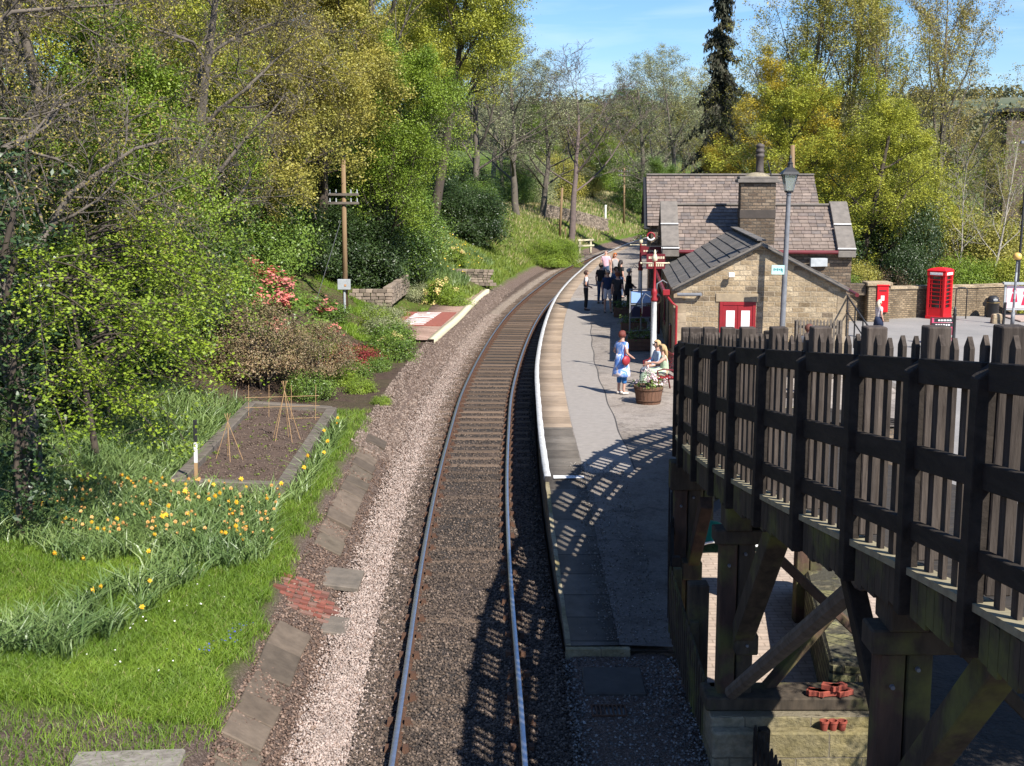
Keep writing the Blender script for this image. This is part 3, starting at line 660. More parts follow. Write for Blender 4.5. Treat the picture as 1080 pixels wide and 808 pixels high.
mb = MB(); q = PY(787,679,14.3); mb.box(q+Vector((0,.05,0)), (.26,.22,.24)); bb(mb, 'packing_block', M['moss_wood'], .015); bolt(q+Vector((0,-.05,0)))
mb = MB(); q = PY(984,640,8.95); mb.box(q+Vector((0,.05,0)), (.34,.3,.2)); bb(mb, 'packing_block', M['moss_wood'], .015)
mb = MB(); q = PY(729,600,19.3); mb.box(q, (.3,.26,.28)); bb(mb, 'packing_block', M['moss_wood'], .015)
# ---- low picket fence beside the end of the platform
def low_fence(a, b, h, lab, name='picket_fence', n=20, posts=3, cat='fence', m='black_wood', pw=.07, sp=None):
    a = Vector(a); b = Vector(b); root = empty(name, (a.x, a.y, a.z-h), 0, lab, cat); inv = Matrix.Translation(-root.location)
    d = (b-a); ang = math.atan2(d.y, d.x); rt = Matrix.Rotation(ang, 3, 'Z')
    def add(mb, nm):
        o = mb.build(nm, M[m], None, bevel=.003); o.parent = root; o.matrix_parent_inverse = inv
    mb = MB()
    for k in range(n):
        p = a+d*(k/(n-1)); tp = r.uniform(-.015,.015)
        vs = [p+rt@Vector((x*pw/2, y*.012, z)) for z in (-h, -.06+tp) for (x, y) in ((-1,-1),(1,-1),(1,1),(-1,1))]+[p+rt@Vector((0, y*.012, tp)) for y in (-1, 1)]
        mb.add(vs, [(3,2,1,0),(1,2,6,5),(3,0,4,7),(0,1,5,8,4),(2,3,7,9,6),(5,6,9,8),(7,4,8,9)])
    add(mb, 'picket_panel')
    nn = rt@Vector((0,1,0))
    for dz in (.22, h-.22):
        mb = MB(); mb.beam(a+nn*.045-Vector((0,0,dz)), b+nn*.045-Vector((0,0,dz)), .05, .08); add(mb, 'rail')
    for k in range(posts):
        p = a+d*(k/(posts-1))+nn*.10; mb = MB(); mb.box(p+Vector((0,0,-h/2-.05)), (.11,.11,h+.02), rt); add(mb, 'post')
    return root
low_fence((2.62,21.2,1.5), (2.24,18.0,1.22), .95, 'dark picket fence along the back of the platform end', n=16, posts=3)
low_fence((2.23,17.75,1.12), (2.30,14.75,.62), .98, 'dark mossy picket fence stepping down beside the platform end', n=19, posts=3, m='moss_wood')
low_fence(PY(797,765,13.9), PY(832,815,12.9), .8, 'short dark picket fence below the bridge in front of the concrete wall', n=9, posts=2)
o = MB().bx(2.30,2.56,16.3,16.55,-.5,1.30).build('timber_post', M['moss_wood'], bevel=.02); tag(o, 'square mossy timber post beside the platform back fence', 'post')
# ---- wall under the bridge
wl = empty('concrete_wall', (3.2,14.4,-.4), 0, 'low mossy concrete wall under the bridge with bricks on its timber capping', 'wall')
inv = Matrix.Translation((-3.2,-14.4,.4))
for mb, nm, m in ((MB().bx(2.28,4.32,14.2,14.8,-.5,.42), 'wall_body', 'concrete'), (MB().bx(2.24,4.36,14.34,14.84,.422,.58), 'capping', 'moss_wood'), (MB().bx(2.28,4.32,14.02,14.198,-.5,.30), 'ledge', 'concrete')):
    o = mb.build(nm, M[m], None, bevel=.02); o.parent = wl; o.matrix_parent_inverse = inv
bm_ = mat('red_tile', (.30,.065,.04), (.2,.045,.03), 9, .8, bump=.3)
r = random.Random(21); first = None
for i, (px, py) in enumerate([(868,740),(876,738),(884,741),(892,739),(880,734),(888,735),(900,743),(871,744)]):
    q = P(px, py+6, .585); 
    if first is None:
        first = MB().box((0,0,.04), (.21,.10,.065)).build('brick', bm_, bevel=.006); tag(first, 'red brick in the loose heap on the timber capping of the wall', 'brick', 'red bricks heaped on the wall'); o = first
    else: o = first.copy(); COL.objects.link(o)
    o.location = (q.x, min(max(q.y, 14.42), 14.78), .582+(.066 if i in (4,5) else 0)); o.rotation_euler = (0, 0, r.uniform(-.8,.8))
first = None
for px in (886, 896, 906):
    if first is None:
        first = MB().lathe((0,0,0), [(.035,0),(.05,.09),(.056,.09),(.056,.115),(.042,.115),(.034,.02)], 14).build('flower_pot', bm_, smooth=False); o = first; pass
    else: o = first.copy(); COL.objects.link(o)
    o.location = ((px-540)/F*14.2, 14.1, .302); tag(o, {886:'leftmost',896:'middle',906:'rightmost'}[px]+' of three small red clay pots on the ledge below the bricks', 'flower pot', 'small clay pots on the wall ledge')
# stone retaining wall in the shade beyond
o = MB().box((4.62,18.3,.02), (.5,5.4,.95), Matrix.Rotation(R(-8),3,'Z')).build('stone_wall', stonewall('mossy_stone', [(.10,.09,.055),(.2,.19,.09),(.14,.12,.08),(.25,.24,.12)], (.06,.055,.04), .3, .12, .02), bevel=.04); tag(o, 'rough mossy stone wall running back in the shade under the bridge', 'wall')
# tarpaulin
mbt = MB(); nu, nv = 12, 8; tv = []
for j in range(nv+1):
    for i in range(nu+1):
        x = -.75+1.5*i/nu; y = -.45+.9*j/nv; z = .5*math.exp(-((x+.25)**2/.16+y*y/.2))+.16*math.sin(x*5+y*3)*.3+.08; tv.append((x, y, max(z, .02)))
mbt.add(tv, [(j*(nu+1)+i, j*(nu+1)+i+1, (j+1)*(nu+1)+i+1, (j+1)*(nu+1)+i) for j in range(nv) for i in range(nu)])
root = empty('tarpaulin', (3.95,23.6,-.34), .2, 'crumpled green tarpaulin with a white edge on the ground beyond the bridge legs', 'tarpaulin')
o = mbt.build('sheet', plain('tarp_green', (.01,.22,.13), .45), root, smooth=True); sdm = o.modifiers.new('s', 'SOLIDIFY'); sdm.thickness = .01
mbt = MB(); mbt.tube([(tv[i][0], tv[i][1]-.01, tv[i][2]+.012) for i in range(nu+1)], .022, 6); mbt.build('white_hem', M['white'], root)
def crate(loc, c, name, lab, size, rz=0):
    g_ = MB(); x, y, z = size; t = .02
    g_.bx(-x/2,x/2,-y/2,y/2,0,t).bx(-x/2,x/2,-y/2,-y/2+t,t,z).bx(-x/2,x/2,y/2-t,y/2,t,z).bx(-x/2,-x/2+t,-y/2+t,y/2-t,t,z).bx(x/2-t,x/2,-y/2+t,y/2-t,t,z)
    g_.bx(-x/2-.01,x/2+.01,-y/2-.01,-y/2,z-.04,z)
    o = g_.build(name, plain(name+'_paint', c, .5)); o.location = loc; o.rotation_euler = (0,0,rz); tag(o, lab, 'crate'); return o
crate((5.1,24.2,-.34), (.02,.5,.42), 'plastic_crate', 'turquoise plastic crate on the paving beyond the bridge braces', (.5,.35,.3), .3)
crate((5.75,23.6,-.34), (.6,.42,.10), 'plastic_crate', 'yellow crate on the paving beside the turquoise crate', (.5,.35,.3), -.2)
# ---------------------------------------------------------------- station building
BR = R(-4.4); BO = Vector((4.72, 38.0, 0))
bl = empty('station_building', BO, BR, 'stone station building with slate roofs, tall chimney and red double doors in its gable', 'building')
def pt(mb, name, m, bev=0, parent=None, smooth=False): return mb.build(name, m if not isinstance(m, str) else M[m], parent or bl, smooth, bev)
def prism(mb, x0, x1, y0, y1, z0, ze, zr, along='y'):
    """house body with gable; ridge along 'y' or 'x'"""
    if along == 'y':
        xm = (x0+x1)/2
        vs = [(x0,y0,z0),(x1,y0,z0),(x1,y0,ze),(xm,y0,zr),(x0,y0,ze),(x0,y1,z0),(x1,y1,z0),(x1,y1,ze),(xm,y1,zr),(x0,y1,ze)]
    else:
        ym = (y0+y1)/2
        vs = [(x0,y1,z0),(x0,y0,z0),(x0,y0,ze),(x0,ym,zr),(x0,y1,ze),(x1,y1,z0),(x1,y0,z0),(x1,y0,ze),(x1,ym,zr),(x1,y1,ze)]
    return mb.add(vs, [(0,1,2,3,4),(9,8,7,6,5),(1,0,5,6),(2,1,6,7),(3,2,7,8),(4,3,8,9),(0,4,9,5)])
def slates(a, b, c, name, m, rw=.42, rh=.24, seed=0, th=.02, gap=.006, parent=None):
    """overlapping slates on the slope from eave a-b up to ridge (c above a)"""
    a = Vector(a); b = Vector(b); c = Vector(c); ex = b-a; ey = c-a; Lx = ex.length; Ly = ey.length; ex.normalize(); ey.normalize(); nn = ex.cross(ey).normalized()
    if nn.z < 0: nn = -nn
    q = random.Random(seed); mb = MB(); nr = max(1, round(Ly/rh)); rh = Ly/nr
    for j in range(nr):
        u = -q.uniform(0, rw) if j % 2 else -rw*.5*q.random()
        while u < Lx:
            w_ = rw*q.uniform(.7, 1.25); u0 = max(u, 0); u1 = min(u+w_, Lx)
            if u1-u0 > .04:
                lift = q.uniform(0, .006); p0 = a+ex*(u0+gap)+ey*(j*rh-.02+q.uniform(-.006,.006)); p1 = a+ex*(u1-gap)+ey*(j*rh-.02+q.uniform(-.004,.004))
                up = ey*(rh+.05)
                vs = [p0+nn*(th*1.6+lift), p1+nn*(th*1.6+lift), p1+up+nn*.006, p0+up+nn*.006]
                vs2 = [v-nn*th for v in vs]
                mb.add(vs+vs2, [(0,1,2,3) if (ex.cross(ey)).z > 0 else (3,2,1,0), (0,4,5,1), (1,5,6,2), (3,7,4,0)])
            u += w_
    return mb.build(name, m, parent or bl)
Z0 = .2
# extension body
W_, D_ = 4.92, 8.9; ze, zr = 3.22, 4.50
mb = MB(); prism(mb, 0, W_, 0, D_, Z0, ze, zr); pt(mb, 'wall', 'stone')
ov = .07; sl_ = (zr-ze)/(W_/2)
xm = W_/2
def under(name, pts, th=.05, m='coping'):
    pts = [Vector(p) for p in pts]; n = (pts[1]-pts[0]).cross(pts[2]-pts[0]).normalized(); n = n if n.z > 0 else -n
    mb = MB(); k = len(pts); mb.add([p for p in pts]+[p-n*th for p in pts], [tuple(range(k)), tuple(range(2*k-1, k-1, -1))]+[(i, (i+1)%k, k+(i+1)%k, k+i) for i in range(k)]); return pt(mb, name, m)
zo = .06
rl = slates((-ov, -ov, ze-sl_*ov+zo), (-ov, D_-.1, ze-sl_*ov+zo), (xm, -ov, zr+zo), 'roof', M['slab'], .50, .33, 3, th=.018)
rr = slates((W_+ov, -ov, ze-sl_*ov+zo), (W_+ov, D_-.1, ze-sl_*ov+zo), (xm, -ov, zr+zo), 'roof', M['slab'], .50, .33, 4, th=.018)
under('roof_deck', [(-ov,-ov,ze-sl_*ov+zo-.005),(xm,-ov,zr+zo-.005),(xm,D_,zr+zo-.005),(-ov,D_,ze-sl_*ov+zo-.005)], .07)
under('roof_deck', [(W_+ov,-ov,ze-sl_*ov+zo-.005),(W_+ov,D_,ze-sl_*ov+zo-.005),(xm,D_,zr+zo-.005),(xm,-ov,zr+zo-.005)], .07)
mb = MB(); mb.beam((-ov,-ov-.02,ze-sl_*ov-.02),(xm,-ov-.02,zr-.02),.03,.14,(0,-1,0)); mb.beam((W_+ov,-ov-.02,ze-sl_*ov-.02),(xm,-ov-.02,zr-.02),.03,.14,(0,-1,0)); pt(mb, 'barge_board', 'black_metal')
mb = MB(); k = 14
for i in range(k): mb.box((xm, -ov+ (D_)*(i+.5)/k, zr+.125), (.26, D_/k-.02, .05))
pt(mb, 'ridge_tiles', 'slab', .01)
# corner quoins
qm_ = islmat('quoin_stone', [(.26,.20,.13),(.40,.32,.22),(.33,.26,.18)])
for side_ in (0, 1):
    mb = MB(); q = random.Random(4+side_); z = Z0
    while z < ze-.25:
        wq = q.choice((.36,.24)); mb.bx(*((-.012, wq) if side_ == 0 else (W_-wq, W_+.012)), -.012, .3, z, z+.285); z += .29
    pt(mb, 'quoins', qm_)
# red doors in the gable
dx0, dx1, dt = 1.32, 2.36, 2.84
MBs = MB().bx(dx0-.12, dx1+.12, -.03, .05, dt+.0, dt+.24); pt(MBs, 'lintel', mat('lintel', (.36,.28,.18), (.24,.19,.13), 4, .9), .01)
dr = pt(MB().bx(dx0, dx0+.09, -.045, .02, .85, dt).bx(dx1-.09, dx1, -.045, .02, .85, dt).bx(dx0+.09, dx1-.09, -.045, .02, dt-.1, dt), 'door_frame', 'red_paint', .006)
mid = (dx0+dx1)/2
for a, b in ((dx0+.09, mid-.004), (mid+.004, dx1-.09)):
    d_ = pt(MB().bx(a, b, -.03, .015, .86, dt-.1), 'door', 'red_paint', .004)
    pt(MB().bx(a+.10, b-.08, -.036, -.0305, 1.35, dt-.25), 'door_panel', 'white', 0, d_)
    pt(MB().bx(a+.10, b-.08, -.036, -.0305, .98, 1.22), 'door_panel', 'maroon', 0, d_)
    pt(MB().cyl((b-.05 if a<mid-.1 else a+.05, -.03, 1.75), (b-.05 if a<mid-.1 else a+.05, -.08, 1.75), .02, .025, 8), 'handle', 'pale_metal', 0, d_)
# security light, vent pipe
mb = MB().cyl((1.62,-.02,3.62), (1.62,-.18,3.60), .015, n=6).box((1.62,-.2,3.64), (.16,.10,.13)); pt(mb, 'security_light', 'white', .01)
pt(MB().cyl((.08,-.16,3.06), (.75,-.16,3.06), .05, n=10).cyl((.75,-.16,3.06), (.75,.0,3.06), .05, n=10), 'pipe', 'grey_metal')
mb = MB().cyl((-.28,-.24,ze-.14), (-.28,D_-.3,ze-.14), .065, n=10); pt(mb, 'gutter', 'maroon')
mb = MB().tube([(-.26,-.2,ze-.16),(-.05,-.12,ze-.42),(.07,-.10,ze-.5),(.07,-.10,.86)], .036, 10); pt(mb, 'downpipe', 'red_paint')
pt(MB().box((-.24,-.2,ze-.10), (.2,.18,.16)), 'hopper', 'red_paint', .01)
pt(MB().cyl((W_+.28,-.2,ze-.14),(W_+.28,D_,ze-.14),.06,n=10), 'gutter', 'maroon')
# platform-side door and window of the extension
pt(MB().bx(-.03,.02,3.2,4.3,.85,2.9), 'door', 'black_metal', .01); pt(MB().bx(-.03,.02,5.6,6.9,1.6,2.8), 'window', 'glass_dark'); pt(MB().bx(-.045,-.031,5.5,7.0,1.5,1.6).bx(-.045,-.031,5.5,7.0,2.8,2.9).bx(-.045,-.031,6.2,6.28,1.6,2.8), 'window_frame', 'red_paint')
pt(MB().bx(-.06,-.005,1.2,1.8,1.3,2.0), 'notice_board', 'maroon', .01)
# front cross block
fx0, fx1, fy0, fy1, fe, fr = .0, 6.5, 8.2, 12.2, 3.86, 5.30
mb = MB(); prism(mb, fx0, fx1, fy0, fy1, Z0, fe, fr, 'x'); pt(mb, 'wall', 'stone_dark')
ym = (fy0+fy1)/2; fs = (fr-fe)/(ym-fy0)
slates((fx0+.45, fy0-.15, fe-fs*.15+.04), (fx1-.45, fy0-.15, fe-fs*.15+.04), (fx0+.45, ym, fr+.04), 'roof', M['slate'], .30, .20, 7)
slates((fx0+.45, fy1+.15, fe-fs*.15+.04), (fx1-.45, fy1+.15, fe-fs*.15+.04), (fx0+.45, ym, fr+.04), 'roof', M['slate'], .30, .20, 8)
pt(MB().beam((fx0+.5, ym, fr+.09), (fx1-.5, ym, fr+.09), .2, .07), 'ridge_tiles', 'coping', .01)
for x0 in (fx0-.10, fx1-.52):
    mb = MB(); mb2 = MB(); a = Vector((0, fy0-.22, fe-fs*.22+.14)); b = Vector((0, ym, fr+.14)); d = b-a; n = 2
    for i in range(2):
        p = a+d*(i/2); q2 = a+d*((i+1)/2-.02); mb.beam((x0+.31, p.y, p.z), (x0+.31, q2.y, q2.z), .62, .17)
        mb2 = MB(); mb2.beam((x0+.31, p.y, p.z+.012), (x0+.31, p.y+.05*d.normalized().y, p.z+.012+.05*d.normalized().z), .622, .175); pt(mb2, 'coping_joint', 'white_paint')
    b2 = Vector((0, fy1+.2, fe-fs*.2+.14)); mb.beam((x0+.31, b.y, b.z), (x0+.31, b2.y, b2.z), .62, .17)
    mb.box((x0+.31, fy0-.12, fe-.12), (.6,.3,.22))
    pt(mb, 'gable_coping', 'coping', .012)
pt(MB().cyl((fx0+.5, fy0-.2, fe-.06), (fx1-.5, fy0-.2, fe-.06), .07, n=10), 'gutter', 'maroon')
pt(MB().tube([(fx0-.13, fy0+.2, fe-.2), (fx0-.13, fy0+.2, .86)], .045, 8), 'downpipe', 'maroon')
# small roof light on the right slope behind the barge board
pt(MB().box((5.35, 8.05, 3.45), (.62,.1,.3), Matrix.Rotation(R(15),3,'Z')), 'window', 'pale_metal', .01)
# rear taller block
gx0, gx1, gy0, gy1, ge, gr = -.35, 6.0, 12.3, 17.6, 4.58, 6.36
mb = MB(); prism(mb, gx0, gx1, gy0, gy1, Z0, ge, gr, 'x'); pt(mb, 'wall', 'stone_dark')
ym = (gy0+gy1)/2; gs = (gr-ge)/(ym-gy0)
slates((gx0-.15, gy0-.15, ge-gs*.15+.04), (gx1+.1, gy0-.15, ge-gs*.15+.04), (gx0-.15, ym, gr+.04), 'roof', M['slate'], .30, .20, 9)
slates((gx0-.15, gy1+.15, ge-gs*.15+.04), (gx1+.1, gy1+.15, ge-gs*.15+.04), (gx0-.15, ym, gr+.04), 'roof', M['slate'], .30, .20, 10)
pt(MB().beam((gx0-.15, ym, gr+.09), (gx1+.1, ym, gr+.09), .2, .07), 'ridge_tiles', 'coping', .01)
mb = MB(); mb.beam((gx0-.17, gy0-.2, ge-gs*.2-.04), (gx0-.17, ym, gr-.04), .04, .2, (-1,0,0)).beam((gx0-.17, gy1+.2, ge-gs*.2-.04), (gx0-.17, ym, gr-.04), .04, .2, (-1,0,0)); pt(mb, 'barge_board', 'black_metal')
pt(MB().bx(gx0-.03,gx0+.02,13.4,14.5,.85,3.0), 'door', 'maroon', .01); pt(MB().bx(gx0-.03,gx0+.02,15.3,16.6,1.7,3.0), 'window', 'glass_dark')
# chimney
cx0, cx1, cy0, cy1 = 2.62, 3.84, 8.35, 9.15
ch = pt(MB().bx(cx0, cx1, cy0, cy1, 3.6, 6.18), 'chimney', 'stone_dark', .02)
pt(MB().bx(cx0-.015, cx1+.015, cy0-.015, cy1+.015, 4.95, 5.25), 'plain_band', mat('band', (.075,.06,.05), (.05,.042,.036), 3, .9), .01, ch)
pt(MB().bx(cx0-.12, cx1+.12, cy0-.12, cy1+.12, 6.18, 6.30).bx(cx0-.06, cx1+.06, cy0-.06, cy1+.06, 6.30, 6.40), 'cap', 'coping', .02, ch)
mb = MB(); mb.lathe((cx0+.61, cy0+.4, 6.40), [(.45,0),(.36,.07),(.24,.12),(.12,.14)], 14); pt(mb, 'mortar_flaunching', 'concrete', 0, ch)
pt(MB().lathe((cx0+.68, cy0+.4, 6.5), [(.17,0),(.135,.12),(.13,.56),(.155,.58),(.155,.64),(.13,.66),(.13,.72),(.155,.74),(.155,.80),(.13,.82),(.13,.90),(.15,.92),(.15,.97),(.10,1.02),(.03,1.04)], 18), 'chimney_pot', 'pot', 0, ch, True)
pt(MB().cyl((cx1-.1, cy0+.4, 6.3), (cx1-.28, cy0+.4, 6.95), .025, n=6), 'flue_stub', 'black_metal', 0, ch)
# stub of cable/aerial lying on the roof
def BW(x, y, z): return Matrix.Rotation(BR, 3, 'Z') @ Vector((x, y, z)) + BO
# ---------------------------------------------------------------- big lamp post in front of the gable
def lamp_post(loc, H, label, group=None, r0=.085):
    t = empty('lamp_post', loc, 0, label, 'lamp post', group)
    mb = MB(); mb.lathe((0,0,0), [(r0*1.6,0),(r0*1.6,.5),(r0*1.1,.6),(r0,1.0),(r0*.75,H-1.0),(r0*.7,H-.95),(r0*1.0,H-.93),(r0*.6,H-.88)], 14); mb.build('pole', M['grey_metal'], t, True)
    ln = MB(); z = H-.86
    ln.lathe((0,0,z), [(.06,-.02),(.13,.0),(.13,.03),(.1,.04)], 6)
    for k in range(4):
        a = math.pi/4+k*math.pi/2; ln.cyl((.11*math.cos(a)*1.2,.11*math.sin(a)*1.2,z+.03), (.22*math.cos(a)*1.25,.22*math.sin(a)*1.25,z+.50), .012, n=6)
    lo = ln.build('lantern', M['black_metal'], t)
    g_ = MB(); g_.add([(sx*.115,sy*.115,z+.04) for sx,sy in ((-1,-1),(1,-1),(1,1),(-1,1))]+[(sx*.185,sy*.185,z+.49) for sx,sy in ((-1,-1),(1,-1),(1,1),(-1,1))], [(0,1,5,4),(1,2,6,5),(2,3,7,6),(3,0,4,7)]); g_.build('glass', M['lantern_glass'], lo)
    c_ = MB(); c_.add([(sx*.25,sy*.25,z+.49) for sx,sy in ((-1,-1),(1,-1),(1,1),(-1,1))]+[(sx*.20,sy*.20,z+.56) for sx,sy in ((-1,-1),(1,-1),(1,1),(-1,1))]+[(sx*.09,sy*.09,z+.68) for sx,sy in ((-1,-1),(1,-1),(1,1),(-1,1))], [(3,2,1,0)]+[(i,(i+1)%4,4+(i+1)%4,4+i) for i in range(4)]+[(4+i,4+(i+1)%4,8+(i+1)%4,8+i) for i in range(4)]+[(8,9,10,11)])
    c_.lathe((0,0,z+.67), [(.09,0),(.07,.1),(.09,.12),(.04,.17),(.03,.24),(.045,.27),(.008,.36)], 10); c_.build('lantern_roof', M['black_metal'], lo)
    return t
lp = PY(823.5, 345, 37.1); lamp = lamp_post((lp.x+.02, 37.1, PT), 6.02, 'tall grey lamp post with black lantern in front of the stone gable')
lamp.rotation_euler = (0, R(.9), 0)
sg = MB().box((-.22,-.09,3.0-.35+.33), (.36,.02,.26)); sgo = sg.build('sign_plate', plain('sign_mint', (.45,.72,.66), .4), lamp, bevel=.003)
tx = MB()
for k in range(5): tx.box((-.33+.05*k,-.103,2.99), (.034,.004,.05 if k % 2 else .07))
tx.box((-.10,-.103,2.96), (.03,.004,.1)); tx.build('lettering', plain('sign_text', (.05,.2,.22), .5), sgo)
# ---------------------------------------------------------------- platform furniture
def column(loc, H, label):
    t = empty('platform_lamp', loc, 0, label, 'lamp column', 'white and red lamp columns on the platform')
    MB().lathe((0,0,0), [(.17,0),(.17,.16),(.13,.24),(.12,.42),(.14,.46),(.10,.5)], 14).build('base', M['red_paint'], t, True)
    MB().lathe((0,0,.48), [(.10,0),(.085,.05),(.075,H*.6-.48),(.09,H*.6-.46)], 14).build('shaft', M['white_paint'], t, True)
    MB().lathe((0,0,H*.6), [(.09,0),(.105,.06),(.065,.14),(.09,.24),(.075,.32),(.04,.38),(.034,H*.4-.3),(.05,H*.4-.28)], 14).build('upper_shaft', M['red_paint'], t, True)
    MB().cyl((-.38,0,H-.32),(.38,0,H-.32),.02,n=8).ell((-.39,0,H-.32),(.03,.03,.03),8,6).ell((.39,0,H-.32),(.03,.03,.03),8,6).build('ladder_bar', M['cream_paint'], t, True)
    MB().lathe((0,0,H-.28), [(.04,0),(.075,.04),(.08,.12),(.05,.19),(.03,.23),(.04,.27),(.01,.34)], 12).build('finial', M['cream_paint'], t, True)
    mbs = MB()
    for s in (-1,): mbs.tube([(s*.08,0,H*.6+.1),(s*.25,0,H*.6+.22),(s*.34,0,H*.6+.05),(s*.34,0,H*.6-.35)], .012, 6)
    mbs.build('scroll_bracket', M['grey_metal'], t, True); return t
column((4.02, 36.9, PT), 3.5, 'white lamp column with red collar standing beside the seated women')
column((4.95, 50.5, PT), 3.25, 'farther lamp column by the corner of the taller station block')
# loudspeaker on swan neck
t = empty('loudspeaker', BW(-.02, 1.9, 2.75), BR, 'cream horn loudspeaker on a curved bracket under the station eaves', 'loudspeaker')
MB().tube([(0,0,.1),(-.1,0,.45),(-.25,-.05,.55),(-.42,-.1,.45),(-.44,-.12,.1)], .022, 8).build('bracket', M['grey_metal'], t, True)
MB().tube([(-.44,.15,.0),(-.44,-.02,.0),(-.44,-.14,.0),(-.44,-.22,.0)], [.06,.07,.12,.17], 14).build('horn', M['cream_paint'], t, True)
MB().cyl((-.44,-.221,0),(-.44,-.226,0),.12,n=14).build('horn_mouth', M['maroon'], t)
# hanging signs on the platform side
def hang_sign(loc, w_, h_, lab, lines, rz=0):
    t = empty('hanging_sign', loc, rz, lab, 'sign', None); MB().box((0,0,0), (w_,.04,h_)).build('board', M['maroon'], t, bevel=.005)
    MB().cyl((-w_*.35,0,h_/2),(-w_*.35,0,h_/2+.25),.01,n=6).cyl((w_*.35,0,h_/2),(w_*.35,0,h_/2+.25),.01,n=6).beam((-w_*.5,0,h_/2+.25),(w_*1.2,0,h_/2+.25),.03,.03).build('hanger', M['black_metal'], t)
    l_ = MB()
    for i in range(lines):
        z = h_*(.25-.5*i/(max(lines-1,1))) if lines > 1 else 0
        q = random.Random(i); x = -w_*.38
        while x < w_*.36: a = q.uniform(.03,.07); l_.box((x+a/2,-.0225,z), (a,.003,h_*.16)); x += a+.025
    l_.build('lettering', M['cream_paint'], t); return t
hang_sign((5.0, 47.2, 3.75), .72, .36, 'maroon hanging sign with one line of lettering at the station corner', 1)
hang_sign((4.78, 43.6, 3.62), .62, .5, 'maroon hanging sign with two lines of lettering above the platform', 2)
t = empty('life_ring', (4.92, 46.6, 4.3), 0, 'round red and white emblem sign above the hanging sign', 'emblem sign')
mbr = MB(); mbr.tube([(.13*math.cos(a),0,.13*math.sin(a)) for a in np.linspace(0, 2*math.pi, 25)], .03, 8, 0); mbr.build('ring', M['red_paint'], t, True)
mbr = MB(); mbr.tube([(.13*math.cos(a),-.012,.13*math.sin(a)) for a in np.linspace(math.pi*1.05, 2*math.pi*.95, 13)], .034, 8, 0); mbr.build('white_part', M['white_paint'], t, True)
MB().beam((0.2,0,0),(.42,0,0),.03,.03).build('bracket', M['black_metal'], t); t.name = 'emblem_sign'
def planter(loc, w_, lab, rz=0, grp='wooden planters along the station wall'):
    t = empty('planter', loc, rz, lab, 'planter', grp); mb = MB()
    for k in range(3): mb.bx(-w_/2,w_/2,-.2,-.17,.02+.13*k,.14+.13*k).bx(-w_/2,w_/2,.17,.2,.02+.13*k,.14+.13*k).bx(-w_/2,-w_/2+.03,-.17,.17,.02+.13*k,.14+.13*k).bx(w_/2-.03,w_/2,-.17,.17,.02+.13*k,.14+.13*k)
    mb.build('box', M['barrel'], t, bevel=.004); MB().bx(-w_/2+.03,w_/2-.03,-.17,.17,.1,.36).build('soil', M['soil'], t)
    return t
planters = [planter((4.15, 42.0, PT), .8, 'wooden planter nearest the white lamp column on the platform'), planter((4.35, 46.5, PT), .9, 'middle wooden planter against the station wall'), planter((4.5, 51.8, PT), .9, 'farthest wooden planter by the taller block')]
# notice display frame by the wall
t = empty('notice_display', (4.38, 44.3, PT), R(8), 'dark framed display stand with small pictures beside the station wall', 'display stand')
mb = MB().bx(-.4,-.36,-.02,.02,0,1.8).bx(.36,.4,-.02,.02,0,1.8)
for z in (.35,.8,1.25,1.76): mb.bx(-.36,.36,-.02,.02,z,z+.04)
mb.bx(-.02,.02,-.02,.02,.39,.8); mb.build('frame', M['grey_metal'], t)
for i, (x0, x1, z0, z1, c) in enumerate(((-.34,-.02,1.32,1.72,(.25,.4,.7)),(.03,.34,1.32,1.72,(.35,.5,.75)),(-.34,-.03,.84,1.2,(.03,.03,.06)),(.04,.34,.84,1.2,(.1,.03,.05)))):
    MB().bx(x0,x1,-.015,.015,z0,z1).build('picture', plain('pic%d'%i, c, .4), t)
# barrel planter
t = empty('barrel_planter', (3.42, 32.3, PT), 0, 'half barrel planter with pink and white flowers in front of the bench', 'barrel planter')
mb = MB()
for k in range(22):
    a = 2*math.pi*k/22; a2 = a+2*math.pi/22*.94
    for (q0, q1) in ((0, .22), (.22, .45)):
        rr0 = .30+q0*.16; rr1 = .30+q1*.16
        mb.add([(rr0*math.cos(a),rr0*math.sin(a),q0),(rr0*math.cos(a2),rr0*math.sin(a2),q0),(rr1*math.cos(a2),rr1*math.sin(a2),q1),(rr1*math.cos(a),rr1*math.sin(a),q1)], [(0,1,2,3)])
mb.lathe((0,0,.0), [(.28,0),(.345,.40)], 22); mb.build('barrel', M['barrel'], t)
MB().lathe((0,0,.06), [(.318,0),(.325,.045)], 24).lathe((0,0,.34), [(.362,0),(.37,.045)], 24).build('hoop', M['rust'], t, True)
MB().cyl((0,0,.40),(0,0,.415),.34,n=20).build('soil', M['soil'], t)
barrel = t
# bench facing the track
t = empty('bench', (3.95, 34.5, PT), R(-84), 'red platform bench with scrolled iron ends where the women sit', 'bench'); BENCH = t
mb = MB()
for k in range(5): mb.bx(-.95,.95,-.28+.095*k,-.20+.095*k,.42,.45)
mb.build('seat', M['red_paint'], t, bevel=.004)
mb = MB()
for k in range(4): mb.box((0,.23+.035*k,.55+.11*k), (1.9,.025,.085), Matrix.Rotation(R(-14),3,'X'))
mb.build('backrest', M['red_paint'], t, bevel=.004)
for x in (-.9, 0, .9):
    MB().tube([(x,-.26,0),(x,-.24,.4),(x,-.27,.62),(x,-.1,.66),(x,.2,.62)], .022, 8).tube([(x,.28,0),(x,.2,.4),(x,.3,.7),(x,.36,.96)], .022, 8).tube([(x,-.26,.4),(x,.22,.4)], .02, 6).build('bench_end', M['maroon'], t, True)
